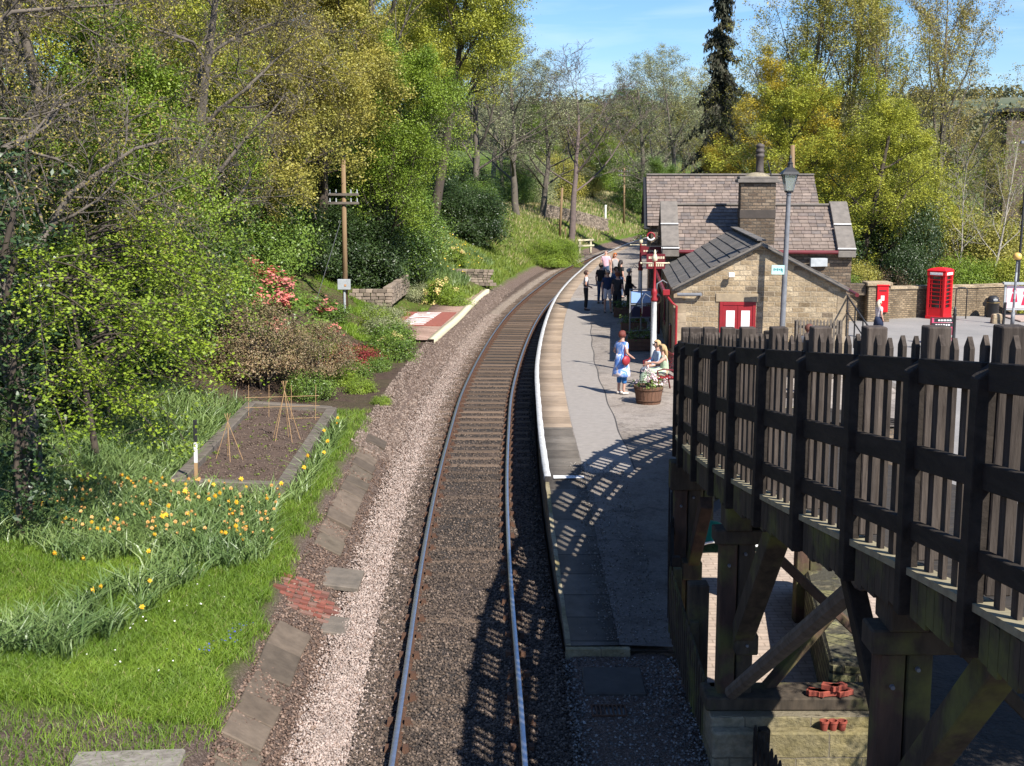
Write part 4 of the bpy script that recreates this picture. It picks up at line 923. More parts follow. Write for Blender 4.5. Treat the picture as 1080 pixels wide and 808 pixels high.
# weathered pickets in front of the gable, right
a = BW(3.35,-1.5,2.52); b = BW(4.55,-1.5,2.52)
low_fence(a, b, 1.66, 'pale weathered picket screen in front of the right part of the stone gable', n=14, posts=2, m='grey_wood', pw=.06)
# steps and handrail at the right corner
st = empty('stone_steps', (10.2, 36.0, -.4), 0, 'stone steps going down from the platform beside the building corner', 'steps')
for k in range(7):
    MB().bx(10.21-10.2+.3*k, 10.21-10.2+.3*k+.32, 0, 1.6, 0, 1.25-.175*(k+1)+.17-.0).build('step', M['coping'], st, bevel=.015)
hr = empty('handrail', (9.9, 37.2, .85), 0, 'dark metal handrail sloping down beside the building corner', 'handrail')
q0 = PY(886.5, 302, 38.4); q1 = PY(919, 349, 35.2); inv = Matrix.Translation(-hr.location)
for mb, nm in ((MB().tube([q0, q1], .025, 8), 'top_rail'), (MB().tube([q0+Vector((0,0,-.45)), q1+Vector((0,0,-.45))], .02, 8), 'lower_rail')):
    o = mb.build(nm, M['black_metal'], None, True); o.parent = hr; o.matrix_parent_inverse = inv
for k in range(5):
    q = q0.lerp(q1, k/4); o = MB().cyl(q+Vector((0,0,.03)), q+Vector((0,0,-1.15)), .022, n=8).build('post', M['black_metal']); o.parent = hr; o.matrix_parent_inverse = inv
# ---------------------------------------------------------------- forecourt
YZ = -.35
wv = empty('boundary_wall', (20, 63, YZ), 0, 'long coursed stone boundary wall behind the phone box', 'wall'); inv = Matrix.Translation((-20,-63,-YZ))
pts = [(15.2,60.8,1.28),(16.6,61.6,1.15),(17.8,62.0,1.05),(20,62.9,1.02),(22.5,63.6,1.0),(24.8,64.4,1.0)]
mb = MB(); mc = MB()
for (a, b) in zip(pts[:-1], pts[1:]):
    d = Vector((b[0]-a[0], b[1]-a[1], 0)).normalized(); n = Vector((-d.y, d.x, 0))*.22
    for (z0, z1a, z1b, k, mm) in ((-.7, a[2], b[2], 1.0, mb), (None, a[2], b[2], 1.25, mc)):
        A = Vector((a[0],a[1],0)); B = Vector((b[0],b[1],0)); nn = n*k
        za = -.7 if z0 is not None else a[2]+.002; zb = -.7 if z0 is not None else b[2]+.002; ta = a[2] if z0 is not None else a[2]+.13; tb = b[2] if z0 is not None else b[2]+.13
        mm.add([A-nn+Vector((0,0,za)),B-nn+Vector((0,0,zb)),B+nn+Vector((0,0,zb)),A+nn+Vector((0,0,za)),A-nn+Vector((0,0,ta)),B-nn+Vector((0,0,tb)),B+nn+Vector((0,0,tb)),A+nn+Vector((0,0,ta))], [(0,1,5,4),(1,2,6,5),(2,3,7,6),(3,0,4,7),(4,5,6,7)])
for mm, nm, m in ((mb, 'wall_body', 'wallstone'), (mc, 'coping', 'stone')):
    o = mm.build(nm, M[m]); o.parent = wv; o.matrix_parent_inverse = inv
# pillar with post box
pc = (17.05, 61.0); pl = empty('gate_pillar', (pc[0], pc[1], YZ), 0, 'square stone pillar with flat cap holding the red post box', 'pillar')
MB().bx(-.52,.52,-.4,.4,-.2,1.66).build('shaft', M['wallstone'], pl, bevel=.03); MB().bx(-.6,.6,-.48,.48,1.662,1.84).build('cap', M['stone'], pl, bevel=.03)
o = MB().bx(-.95-.5,-.55,-.2,.3,1.2,1.75).build('return_stone', M['stone_dark'], pl, bevel=.03)
t = empty('post_box', (pc[0]+.14, pc[1]-.4, YZ+.45), R(-6), 'red wall post box set in the stone pillar', 'post box')
MB().bx(-.26,.26,-.10,.0,0,1.22).build('body', M['pillar_red'], t, bevel=.02)
MB().bx(-.29,.29,-.13,0,1.22,1.29).build('hood', M['pillar_red'], t, bevel=.02); MB().bx(-.17,.17,-.108,-.101,.98,1.03).build('slot', M['black_metal'], t); MB().bx(-.08,.08,-.108,-.101,.55,.78).build('plate', M['white'], t, bevel=.003)
# telephone box
t = empty('telephone_box', (20.3, 62.0, YZ), R(-42), 'red telephone kiosk with domed roof in front of the stone wall', 'telephone box')
hw = .44
MB().bx(-hw-.02,hw+.02,-hw-.02,hw+.02,0,.14).build('plinth', M['pillar_red'], t, bevel=.01)
for (sx, sy) in ((-1,-1),(1,-1),(1,1),(-1,1)): MB().bx(sx*hw-(.1 if sx>0 else 0), sx*hw+(0 if sx>0 else .1), sy*hw-(.1 if sy>0 else 0), sy*hw+(0 if sy>0 else .1), .14, 2.05).build('corner_post', M['pillar_red'], t, bevel=.008)
MB().bx(-hw-.02,hw+.02,-hw-.02,hw+.02,2.05,2.26).build('sign_band', M['pillar_red'], t, bevel=.01)
mb = MB(); nn_ = 8
for i in range(nn_+1):
    pass
dm = [(hw+.03, 2.262), (hw+.03, 2.30), (hw*.95, 2.345), (hw*.75, 2.395), (hw*.4, 2.43), (.05, 2.44)]
vs = []; fs_ = []
for (q, z) in dm:
    for (sx, sy) in ((-1,-1),(0,-1.0),(1,-1),(1.0,0),(1,1),(0,1.0),(-1,1),(-1.0,0)): vs.append((sx*q, sy*q, z))
for j in range(len(dm)-1):
    for i in range(8): fs_.append((j*8+i, j*8+(i+1)%8, (j+1)*8+(i+1)%8, (j+1)*8+i))
fs_.append(tuple(range((len(dm)-1)*8, len(dm)*8))); mb.add(vs, fs_); mb.build('roof', M['pillar_red'], t)
for k in range(4):
    a = k*math.pi/2; rt = Matrix.Rotation(a, 3, 'Z'); mb = MB(); gl = MB(); lt = MB()
    mb.box(rt@Vector((0,-hw+.04,.33)), (.68,.05,.38) , rt)
    for c_ in (-.22, 0.0+.22): mb.box(rt@Vector((c_,-hw+.03,1.28)), (.025,.04,1.52), rt)
    for i in range(9): mb.box(rt@Vector((0,-hw+.03,.53+i*.19)), (.68,.04,.028), rt)
    for c_ in (-.33,.33): mb.box(rt@Vector((c_,-hw+.03,1.28)), (.05,.05,1.52), rt)
    gl.box(rt@Vector((0,-hw+.07,1.28)), (.66,.008,1.5), rt)
    lt.box(rt@Vector((0,-hw-.024,2.155)), (.62,.006,.12), rt)
    nm = 'door' if k == 1 else 'glazed_side'
    d_ = mb.build(nm, M['pillar_red'], t); gl.build('glass', M['glass_dark'], d_); s_ = lt.build('opal_panel', M['white'], t)
    cu = bpy.data.curves.new('telephone_word', 'FONT'); cu.body = 'TELEPHONE'; cu.size = .115; cu.align_x = 'CENTER'; cu.align_y = 'CENTER'; cu.extrude = .001
    to = textmesh(cu); to.parent = s_; cu.materials.append(M['black_metal'])
    to.location = rt@Vector((0,-hw-.030,2.155)); to.rotation_euler = (R(90), 0, a)
# black loop stand right of the kiosk
t = empty('cycle_stand', (21.35, 61.9, YZ), 0, 'thin dark metal hoop between the kiosk and the wall', 'hoop'); MB().tube([(-.3,0,0),(-.3,0,1.35),(-.2,0,1.48),(.12,0,1.48),(.22,0,1.38),(.22,0,0)], .03, 8).build('hoop', M['black_metal'], t, True)
# finger post
q = P(1005, 369, YZ); t = empty('finger_post', q, 0, 'black finger signpost with two arms beside the kiosk', 'signpost')
MB().lathe((0,0,0), [(.12,0),(.12,.25),(.07,.35),(.06,1.35),(.09,1.4),(.05,1.46),(.07,1.55),(.01,1.75)], 12).build('post', M['black_metal'], t, True)
for z, l_, dz in ((1.17,.75,.0),(.99,.85,0)):
    arm = MB().box((-l_/2-.05,-.02,z), (l_,.04,.15)).build('arm', M['black_metal'], t, bevel=.004)
    lt = MB(); x = -l_+.1
    qq = random.Random(int(z*10))
    while x < -.2: a = qq.uniform(.05,.1); lt.box((x+a/2,-.0425,z), (a,.004,.06)); x += a+.03
    lt.build('lettering', M['white'], arm)
t2 = MB().box((.42,-.1,1.0), (.3,.03,.12)); 
# A-board
q = P(993, 363, YZ); t = empty('pavement_sign', q, R(-14), 'pink and red folding pavement sign with white lettering', 'sign board')
MB().box((0,0,.55), (.95,.05,1.1), Matrix.Rotation(R(-8),3,'X')).box((0,.3,.52), (.95,.04,1.05), Matrix.Rotation(R(14),3,'X')).build('frame', M['maroon'], t)
pn = MB().box((0,-.035,.56), (.83,.02,.98), Matrix.Rotation(R(-8),3,'X')).build('panel', plain('sign_pink', (.55,.06,.14), .5), t)
lt = MB(); rt = Matrix.Rotation(R(-8),3,'X')
for z, h_ in ((.93,.10),(.62,.13),(.34,.12),(.18,.08)):
    x = -.34; qq = random.Random(int(z*100))
    while x < .3: a = qq.uniform(.05,.1); lt.box(Vector((0,-.035,.56))+rt@Vector((x+a/2,-.012,z-.56)), (a,.004,h_*.8), rt); x += a+.02
lt.build('lettering', M['white'], pn)
# zebra beacon
q = P(1067.5, 343, YZ); t = empty('zebra_beacon', q, R(0), 'crossing beacon with amber globe on a grey banded pole', 'beacon'); t.rotation_euler = (0, R(1.0), 0)
mb = MB()
for k in range(7): mb.cyl((0,0,.4*k),(0,0,.4*k+.4),.055,n=12,mi=k%2,caps=False)
mb.cyl((0,0,0),(0,0,.6),.09,n=12,mi=0); mb.cyl((0,0,2.8),(0,0,2.95),.055,n=12,mi=0); mb.build('pole', [M['grey_metal'], M['pale_metal']], t, True)
MB().ell((0,0,3.12),(.19,.19,.18),16,10).build('globe', plain('amber', (.75,.45,.12), .35), t, True); MB().cyl((0,0,2.94),(0,0,2.97),.12,n=14).build('collar', M['black_metal'], t)
q = P(1071, 330, YZ); t = empty('street_lamp', q, 0, 'tall thin dark street lamp behind the crossing beacon', 'street lamp'); t.rotation_euler = (0, R(.8), 0)
MB().lathe((0,0,0), [(.09,0),(.07,1.0),(.05,8.2),(.05,8.3)], 10).build('pole', M['black_metal'], t, True); MB().box((-.16,0,8.3), (.45,.2,.16)).build('lamp_head', M['grey_metal'], t, bevel=.03)
# litter bin
q = P(1046.5, 334.5, YZ); t = empty('litter_bin', q, 0, 'black round topped litter bin against the end of the stone wall', 'litter bin')
MB().lathe((0,0,0), [(.27,0),(.29,.05),(.29,.72),(.31,.74),(.31,.80),(.28,.82)], 18).build('body', M['black_metal'], t, True)
MB().lathe((0,0,.81), [(.28,0),(.28,.02),(.26,.12),(.18,.2),(.05,.23)], 18).build('hood', M['black_metal'], t, True); MB().box((0,-.29,.86),(.2,.04,.07)).build('label_plate', M['pale_metal'], t); MB().lathe((0,0,.70), [(.292,0),(.294,.02)], 18).build('band', plain('gold', (.5,.35,.12), .4), t, True)
# poster display
q = P(1052, 334, YZ); t = empty('poster_case', (q.x+.3, q.y, YZ), R(-4), 'pale metal poster case with pink and red posters at the wall end', 'poster case')
mb = MB()
for x in (0, 1.45, 2.9): mb.bx(x-.05,x+.05,-.05,.05,0,1.55)
mb.bx(-.12,3.02,-.16,.12,1.55,1.66).bx(-.05,2.95,-.04,.04,.32,.40); mb.build('frame', M['pale_metal'], t, bevel=.006)
cols = [((.75,.55,.6),(.5,.02,.06)), ((.62,.03,.09),(.8,.72,.7))]
for i in range(2):
    x = .08+1.45*i; po = MB().bx(x,x+1.28,-.02,.02,.42,1.5).build('poster', plain('poster%d'%i, cols[i][0], .4), t)
    f_ = MB(); qq = random.Random(i)
    f_.ell((x+.35,-.022,1.27),(.10,.006,.13),14,8).box((x+.35,-.023,.92),(.34,.006,.42),None,0,.6).ell((x+.88,-.022,1.15),(.12,.006,.14),14,8).box((x+.9,-.023,.78),(.42,.006,.44),None,0,.5); f_.build('poster_print', plain('print%d'%i, cols[i][1], .4), po)
o = MB().cyl(P(1057.5,346,YZ)+Vector((0,0,0)), P(1057.5,346,YZ)+Vector((.06,0,1.15)), .06, n=10).build('bollard', M['black_metal']); tag(o, 'thin dark leaning bollard left of the crossing beacon', 'bollard')
o = MB().box(P(1053,341,YZ)+Vector((-.1,0,.2)), (.5,.4,.5), taper=.8).build('kerb_stone', M['stone'], bevel=.05); tag(o, 'pale stone block beside the litter bin at the wall end', 'stone block')
MB().bx(23.6,60,60.4,63.5,-.34,-.28).build('pavement', mat('pave_pink', (.40,.30,.25), (.32,.25,.21), 3, .9), bevel=.02)['kind'] = 'structure'
# house far right
t = empty('stone_house', (36.6, 92, 0), R(-10), 'dark gabled house half hidden by trees at the right edge', 'house')
mb = MB(); prism(mb, -2.3, 8, 0, 7, -1, 10.2, 10.6, 'x'); mb.build('wall', M['stone_dark'], t); MB().bx(-2.7,8.3,-.4,7.4,10.62,10.85).build('roof', M['black_metal'], t)
MB().bx(0,1.2,-.03,.02,7,8.8).build('window', M['glass_dark'], t)
o = MB().box((18.4,76,-.2),(4.2,1.8,1.3),taper=.85).build('parked_car_', M['white']); bpy.data.objects.remove(o)
# parked blue car roof glimpsed behind the wall
t = empty('parked_car', (17.6, 70, -.35), R(80), 'pale blue car glimpsed over the wall beyond the station corner', 'car')
bp = plain('car_blue', (.20,.32,.5), .3)
mb = MB(); prof = [(-2.0,.3),(-2.05,.7),(-1.9,.95),(-1.2,1.02),(-.7,1.42),(.7,1.45),(1.35,1.0),(2.0,.85),(2.1,.6),(2.05,.3)]
k = len(prof); mb.add([(-.85,y,z) for y,z in prof]+[(.85,y,z) for y,z in prof], [tuple(range(k)), tuple(range(2*k-1,k-1,-1))]+[(i,k+i,k+(i+1)%k,(i+1)%k) for i in range(k)]); mb.build('body', bp, t, bevel=.06)
for y in (-1.3,1.3):
    for x in (-.86,.86): MB().cyl((x-.1,y,.3),(x+.1,y,.3),.31,n=16).build('wheel', M['black_metal'], t)
MB().bx(-.87,.87,-.62,.62,1.03,1.34).build('side_glass', M['glass_dark'], t)
# ---------------------------------------------------------------- left side: platform remnant, posts, beds
ybr = np.linspace(48.3, 69, 40)
strip('old_platform', stonewall('path_brick', [(.30,.20,.155),(.38,.26,.21),(.26,.17,.13)], (.30,.24,.20), .23, .085, .01, dirtamt=.3), ybr, [(lambda Y: np.interp(Y,[48.3,58,69],[-2.62,-2.5,-2.75]), -.3), (lambda Y: np.interp(Y,[48.3,58,69],[-2.62,-2.5,-2.75]), .36), (lambda Y: np.interp(Y,[48.3,69],[-4.4,-4.2]), .37), (lambda Y: np.interp(Y,[48.3,69],[-4.4,-4.2]), -.3)])
fe_ = lambda Y: np.interp(Y,[48.3,53,54.5,57.5,69],[-2.60,-2.5,-2.45,-2.45,-2.73])
strip('platform_edge_line', M['cream_paint'], ybr, [(lambda Y: fe_(Y)+.02, .2), (lambda Y: fe_(Y)+.02, .39), (lambda Y: fe_(Y)-.22, .392), (lambda Y: fe_(Y)-.22, .3)])
# brick mosaic with white letters on the old platform
t = empty('brick_mosaic', (0,0,0), 0, 'red brick name panel with white letters laid on the old platform', 'name panel')
def OP(Y, d): x, y = off(Y, d); return Vector((float(x), float(y), 0))
A_ = [OP(52.6,-2.82), OP(57.6,-2.78), OP(57.6,-5.1), OP(52.6,-5.2)]
MB().add([v+Vector((0,0,.40)) for v in A_]+[v+Vector((0,0,.2)) for v in A_], [(3,2,1,0),(0,1,5,4),(1,2,6,5),(2,3,7,6),(3,0,4,7)]).build('brick_panel', mat('mosaic_red', (.30,.095,.068),(.22,.075,.055),6,.85,bump=.4), t)
cu = bpy.data.curves.new('name', 'FONT'); cu.body = 'HAWORTH'; cu.size = 1.5; cu.align_x = 'CENTER'; cu.align_y = 'CENTER'; cu.extrude = .008; cu.materials.append(M['white_paint'])
to = textmesh(cu); to.parent = t; c0 = OP(55.1,-3.95); to.location = (c0.x, c0.y, .406); to.rotation_euler = (0,0,R(84)); to.scale = (.60, 1.05, 1)
# telegraph pole
def tpole(base, top, r0, lab, arms=2, box=False, name='telegraph_pole'):
    t = empty(name, base, 0, lab, 'telegraph pole'); d = top-base
    MB().cyl((0,0,-.3), d, r0, r0*.75, 12).build('pole', M['pole_wood'], t, True)
    if arms:
        for k in range(arms):
            p = d*(.76-.055*k) if box else d*(.93-.07*k); mb = MB().box(p+Vector((0,-.12,0)), (1.25,.09,.10)); mb.build('crossarm', M['grey_wood'], t, bevel=.005)
            ins = MB()
            for x in (-.55,-.3,.3,.55): ins.cyl(p+Vector((x,-.12,.05)), p+Vector((x,-.12,.2)), .03, .02, 8)
            ins.build('insulator', M['pale_metal'], t)
    if box:
        p = d*.185; bx_ = MB().box(p+Vector((-.02,-.18,0)), (.52,.16,.42)).build('equipment_box', M['pale_metal'], t, bevel=.01)
        MB().box(p+Vector((.04,-.27,-.03)), (.08,.01,.08)).build('warning_label', plain('lab', (.5,.25,.1), .5), bx_)
        MB().cyl(p+Vector((-.02,-.12,-.2)), Vector((-.02,-.12,-.1)), .05, n=8).build('conduit', M['pale_metal'], t)
        MB().cyl(d*.99, d*.99+Vector((0,0,.12)), .11, .1, 10).build('pole_cap', M['black_metal'], t)
        MB().cyl(Vector((-1.35,.3,.1)), d*.66, .012, n=5).build('guy_wire', M['grey_metal'], t)
    return t
b_ = G(364.5, 331, 45, 60); tpole(b_, PY(362, 165, b_.y), .115, 'brown telegraph pole with grey box on the garden bank', 2, True)
b_ = G(590, 251, 70, 200); tpole(b_, PY(593, 198, b_.y), .12, 'plain leaning wooden pole on the grassy cutting side', 0)
b_ = G(658, 236, 70, 300); tpole(b_, PY(658.5, 177, b_.y), .12, 'distant telegraph pole with two short crossarms', 2)
b_ = Vector((12.9, 60, -.5)); tpole(b_, PY(836, 153, 60), .13, 'brown pole whose top shows behind the lamp lantern over the roof', 0)
b_ = G(597, 251, 70, 200); o = MB().cyl(b_, PY(596,240,b_.y), .06, n=8).build('wooden_stake', M['pole_wood']); tag(o, 'short wooden stake beside the plain pole on the cutting', 'stake')
# black and white post
b_ = G(207.5, 522, 15, 40); tp = PY(205.5, 443, b_.y); t = empty('marker_post', b_, 0, 'thin marker post painted black over white by the raised bed', 'marker post')
d = tp-b_; MB().beam((0,0,-.1), d*.42, .06,.045,(0,1,0)).build('lower_post', M['bamboo'], t); MB().beam(d*.42, d*.70, .066,.05,(0,1,0)).build('white_band', M['white_paint'], t, bevel=.004); MB().beam(d*.70, d, .066,.05,(0,1,0)).build('black_band', M['black_metal'], t, bevel=.004)
# white wooden fence by the track
q = P(611, 266, .3); 
t = empty('timber_barrier', q, R(35), 'short cream painted timber barrier beside the track', 'barrier'); 
for x in (0,1.1,): MB().bx(x,x+.14,0,.14,-.1,1.0).build('post', M['cream_paint'], t, bevel=.01)
for z in (.42,.86): MB().bx(-.15,1.45,-.05,-.002,z,z+.13).build('rail', M['cream_paint'], t, bevel=.01)
b_ = G(638.5, 232, 80, 300); o = MB().cyl(b_, b_+Vector((0,0,1.5)), .11, n=8).build('signal_post', M['white_paint']); tag(o, 'small white post standing in the rough grass', 'post')
# raised bed
bed = empty('raised_bed', (-5.5, 28.7, .5), 0, 'long raised bed of dark soil edged with old sleepers', 'raised bed'); inv = Matrix.Translation((5.5,-28.7,-.5))
BC = [Vector((-6.45,24.5,.52)), Vector((-4.45,24.7,.52)), Vector((-4.62,33.0,.72)), Vector((-6.7,33.1,.85))]
BC = [Vector((v.x, v.y, float(gz(v.x, v.y))+.14)) for v in BC]
for i in range(4):
    a, b = BC[i], BC[(i+1)%4]; n = 2 if i in (1,3) else 1
    for k in range(n):
        mb = MB(); mb.beam(a.lerp(b, k/n+.003), a.lerp(b, (k+1)/n-.003), .26 if i != 0 else .2, .26); o = mb.build('edging_sleeper', M['grey_wood'], None, bevel=.02); o.parent = bed; o.matrix_parent_inverse = inv
mb = MB(); nn_ = 30; vs = []
for j in range(nn_+1):
    for i in range(13):
        a = BC[0].lerp(BC[3], j/nn_); b = BC[1].lerp(BC[2], j/nn_); p = a.lerp(b, i/12); vs.append((p.x, p.y, p.z+.01+random.uniform(-.02,.02)))
mb.add(vs, [(j*13+i, j*13+i+1, (j+1)*13+i+1, (j+1)*13+i) for j in range(nn_) for i in range(12)]); o = mb.build('soil', M['soil'], None, True); o.parent = bed; o.matrix_parent_inverse = inv
def wigwam(c, h, w_, lab, n=5):
    z = float(gz(c[0], c[1]))+.15; t = empty('cane_wigwam', (c[0], c[1], z), 0, lab, 'cane wigwam'); 
    for k in range(n):
        a = 2*math.pi*k/n+.3; MB().cyl((w_*math.cos(a), w_*math.sin(a), -.05), (-.06*math.cos(a), -.06*math.sin(a), h), .007, n=5).build('cane', M['bamboo'], t)
wigwam((-5.95, 26.9), 1.0, .30, 'low bamboo cane wigwam on the left of the raised bed', 4); wigwam((-5.15, 29.2), 1.35, .34, 'tall bamboo cane wigwam in the middle of the raised bed', 5)
t = empty('cane_trellis', (-5.7, 31.6, float(gz(-5.7,31.6))+.15), 0, 'low trellis of bamboo canes across the far end of the bed', 'cane trellis')
for z in (.05,.35,.6): MB().cyl((-.85,0,z),(.95,.2,z+.02),.007,n=5).build('cane', M['bamboo'], t)
for x in (-.8,-.3,.25,.85): MB().cyl((x,.1,-.1),(x+.03,.12,.9),.007,n=5).build('cane', M['bamboo'], t)
# brick patch and slabs by the kerb
t = empty('brick_drain', (0,0,0), 0, 'broken patch of red brickwork in the gap of the lawn edging', 'brickwork')
r = random.Random(2); mb = MB()
for j in range(13):
    for i in range(4):
        if r.random() < .12 or (i == 3 and j > 8) or (i == 0 and j < 3) or (i == 0 and j > 10): continue
        x, y = off(18.95+.105*j, -2.82+.225*i+(.11 if j%2 else 0)); mb.box((float(x), float(y), float(gz(x,y))+.0+r.uniform(-.012,.012)), (.21,.095,.07), Matrix.Rotation(R(16)+r.uniform(-.03,.03),3,'Y')@Matrix.Rotation(r.uniform(-.05,.05),3,'Z'))
mb.build('bricks', islmat('brick_red', [(.17,.055,.038),(.24,.085,.06),(.13,.05,.038),(.22,.13,.10)]), t, bevel=.006)
for (Ya, d, sx_, sy_, lab) in ((20.95,-2.12,.80,.95,'grey paving slab lying beyond the red brick patch'),(18.9,-1.92,.42,.7,'small grey slab at the foot of the brick patch')):
    x, y = off(Ya, d); o = MB().box((0,0,0), (sx_,sy_,.09), Matrix.Rotation(R(7),3,'Y')).build('paving_slab', mat('paving', (.17,.14,.11), (.10,.085,.068), 4, .9, bump=.6), bevel=.015); o.location = (float(x), float(y), float(gz(x,y))+.05); tag(o, lab, 'paving slab')
# flat stone with lettering at the bottom edge
q = P(135, 800, .45); t = empty('stone_slab', (q.x, q.y-.1, float(gz(q.x,q.y))+.03), R(4), 'flat grey stone slab in the bare soil at the lawn edge', 'stone slab')
MB().box((0,0,0), (1.15,.6,.12)).build('slab', mat('slab_lichen', (.13,.11,.09), (.27,.245,.205), 7, .9, bump=.5, sc3=(1,2.5,1)), t, bevel=.02)
# garden dry stone walls
def dry_wall(pts, h, lab, seed):
    q = random.Random(seed); t = empty('dry_stone_wall', pts[0], 0, lab, 'garden wall'); mb = MB(); o0 = Vector(pts[0])
    for a, b in zip(pts[:-1], pts[1:]):
        a = Vector(a); b = Vector(b); L_ = (b-a).length; d = (b-a).normalized(); ang = math.atan2(d.y, d.x); z = 0
        while z < h:
            u = -q.uniform(0,.15); hh = q.uniform(.10,.18)
            while u < L_:
                w_ = q.uniform(.18,.42); p = a+d*(u+w_/2); gzv = min(float(gz(p.x,p.y)), a.z+.4)
                mb.box(Vector((p.x,p.y,a.z+(b.z-a.z)*(u/L_)+z+hh/2))-o0, (w_-.015, .3+q.uniform(-.05,.05), hh-.012), Matrix.Rotation(ang+q.uniform(-.06,.06),3,'Z'), taper=q.uniform(.88,1)); u += w_
            z += hh
    mb.build('stones', islmat('dry_stone', [(.17,.135,.10),(.30,.24,.185),(.23,.18,.14),(.13,.105,.08)]), t, bevel=.012)
def gv(px, py, Y=None, dz=0): p = G(px, py, 30, 160); return (p.x, p.y, p.z+dz)
a = P(372, 322, .75); b = P(408, 322, .75); c = P(428, 304, 1.0)
dry_wall([(a.x,a.y,.7),(b.x,b.y,.7),(c.x,c.y,.8)], .72, 'pale dry stone garden wall right of the telegraph pole', 1)
a = P(430, 300, .5); b = P(516, 303, .36)
dry_wall([(a.x-.2,a.y+.5,.5),(b.x,b.y+.3,.4)], .75, 'low dry stone wall retaining the daffodil bank beyond the brick mosaic', 2)
a = PY(572, 212, 118); b = PY(640, 212, 128)
dry_wall([(a.x,a.y,float(gz(a.x,a.y))-.2),((a.x+b.x)/2,123,float(gz((a.x+b.x)/2,123))-.2),(b.x,b.y,float(gz(b.x,b.y))-.2)], 1.2, 'old field wall on top of the cutting by the bare tree', 3)
# drain grate
t = empty('drain_grate', (1.22, 15.6, -.118), 0, 'iron drain grate in the shaded ground at the platform end', 'drain grate'); mb = MB().bx(-.22,.22,-.17,-.15,0,.02).bx(-.22,.22,.15,.17,0,.02)
for k in range(9): mb.bx(-.22+.0525*k-.0,-.20+.0525*k,-.15,.15,0,.02)
mb.build('bars', M['rust'], t); MB().bx(-.21,.21,-.14,.14,-.02,-.005).build('pit', M['black_metal'], t)
o = MB().bx(.95,1.75,16.1,17.0,-.2,-.08).build('concrete_slab', mat('dark_slab', (.075,.068,.06), (.045,.04,.036), 3, .95, bump=.6), bevel=.02); tag(o, 'dark concrete slab at the foot of the platform end', 'concrete slab')
# ---------------------------------------------------------------- people
SKIN = mat('skin', (.52,.30,.22), (.46,.25,.18), 9, .55, bump=.03)
def skinmesh(chains, level=1):
    """chains: list of [(point, radius)...]; first point of later chains may coincide with an existing joint"""
    me = bpy.data.meshes.new('t'); vs = []; es = []; rs = []; key = {}
    for ch in chains:
        prev = None
        for p, rr in ch:
            k = tuple(round(c, 4) for c in p)
            if k not in key: key[k] = len(vs); vs.append(p); rs.append(rr if isinstance(rr, tuple) else (rr, rr))
            i = key[k]
            if prev is not None: es.append((prev, i))
            prev = i
    me.from_pydata([tuple(v) for v in vs], es, [])
    o = bpy.data.objects.new('t', me); COL.objects.link(o); o.modifiers.new('s', 'SKIN')
    sv = me.skin_vertices[0].data
    for i, rr in enumerate(rs): sv[i].radius = rr; sv[i].use_root = (i == 0)
    sb = o.modifiers.new('u', 'SUBSURF'); sb.levels = level; sb.render_levels = level
    dg = bpy.context.evaluated_depsgraph_get(); dg.update(); m2 = bpy.data.meshes.new_from_object(o.evaluated_get(dg))
    V = [tuple(v.co) for v in m2.vertices]; Fc = [tuple(p.vertices) for p in m2.polygons]
    bpy.data.objects.remove(o); bpy.data.meshes.remove(me); bpy.data.meshes.remove(m2)
    return V, Fc
def V3(*a): return Vector(a)
STAND = dict(pelvis=(0,.01,.96), waist=(0,.01,1.12), chest=(0,.0,1.34), neck=(0,.01,1.50), chin=(0,-.005,1.56), head=(0,-.015,1.645), crown=(0,-.005,1.71),
  shL=(.165,.01,1.42), elL=(.225,.04,1.14), wrL=(.235,-.05,.90), shR=(-.165,.01,1.42), elR=(-.225,.04,1.14), wrR=(-.235,-.05,.90),
  hiL=(.09,.01,.90), knL=(.10,-.01,.50), anL=(.105,.02,.09), hiR=(-.09,.01,.90), knR=(-.10,-.01,.50), anR=(-.105,.02,.09))
SIT = dict(STAND, pelvis=(0,.02,.54), waist=(0,.03,.70), chest=(0,.0,.92), neck=(0,-.03,1.08), chin=(0,-.05,1.14), head=(0,-.06,1.225), crown=(0,-.05,1.29),
  shL=(.165,-.01,1.00), elL=(.21,-.08,.75), wrL=(.13,-.30,.68), shR=(-.165,-.01,1.00), elR=(-.21,-.08,.75), wrR=(-.13,-.30,.68),
  hiL=(.10,.0,.54), knL=(.12,-.44,.54), anL=(.12,-.46,.09), hiR=(-.10,.0,.54), knR=(-.12,-.44,.54), anR=(-.12,-.46,.09))
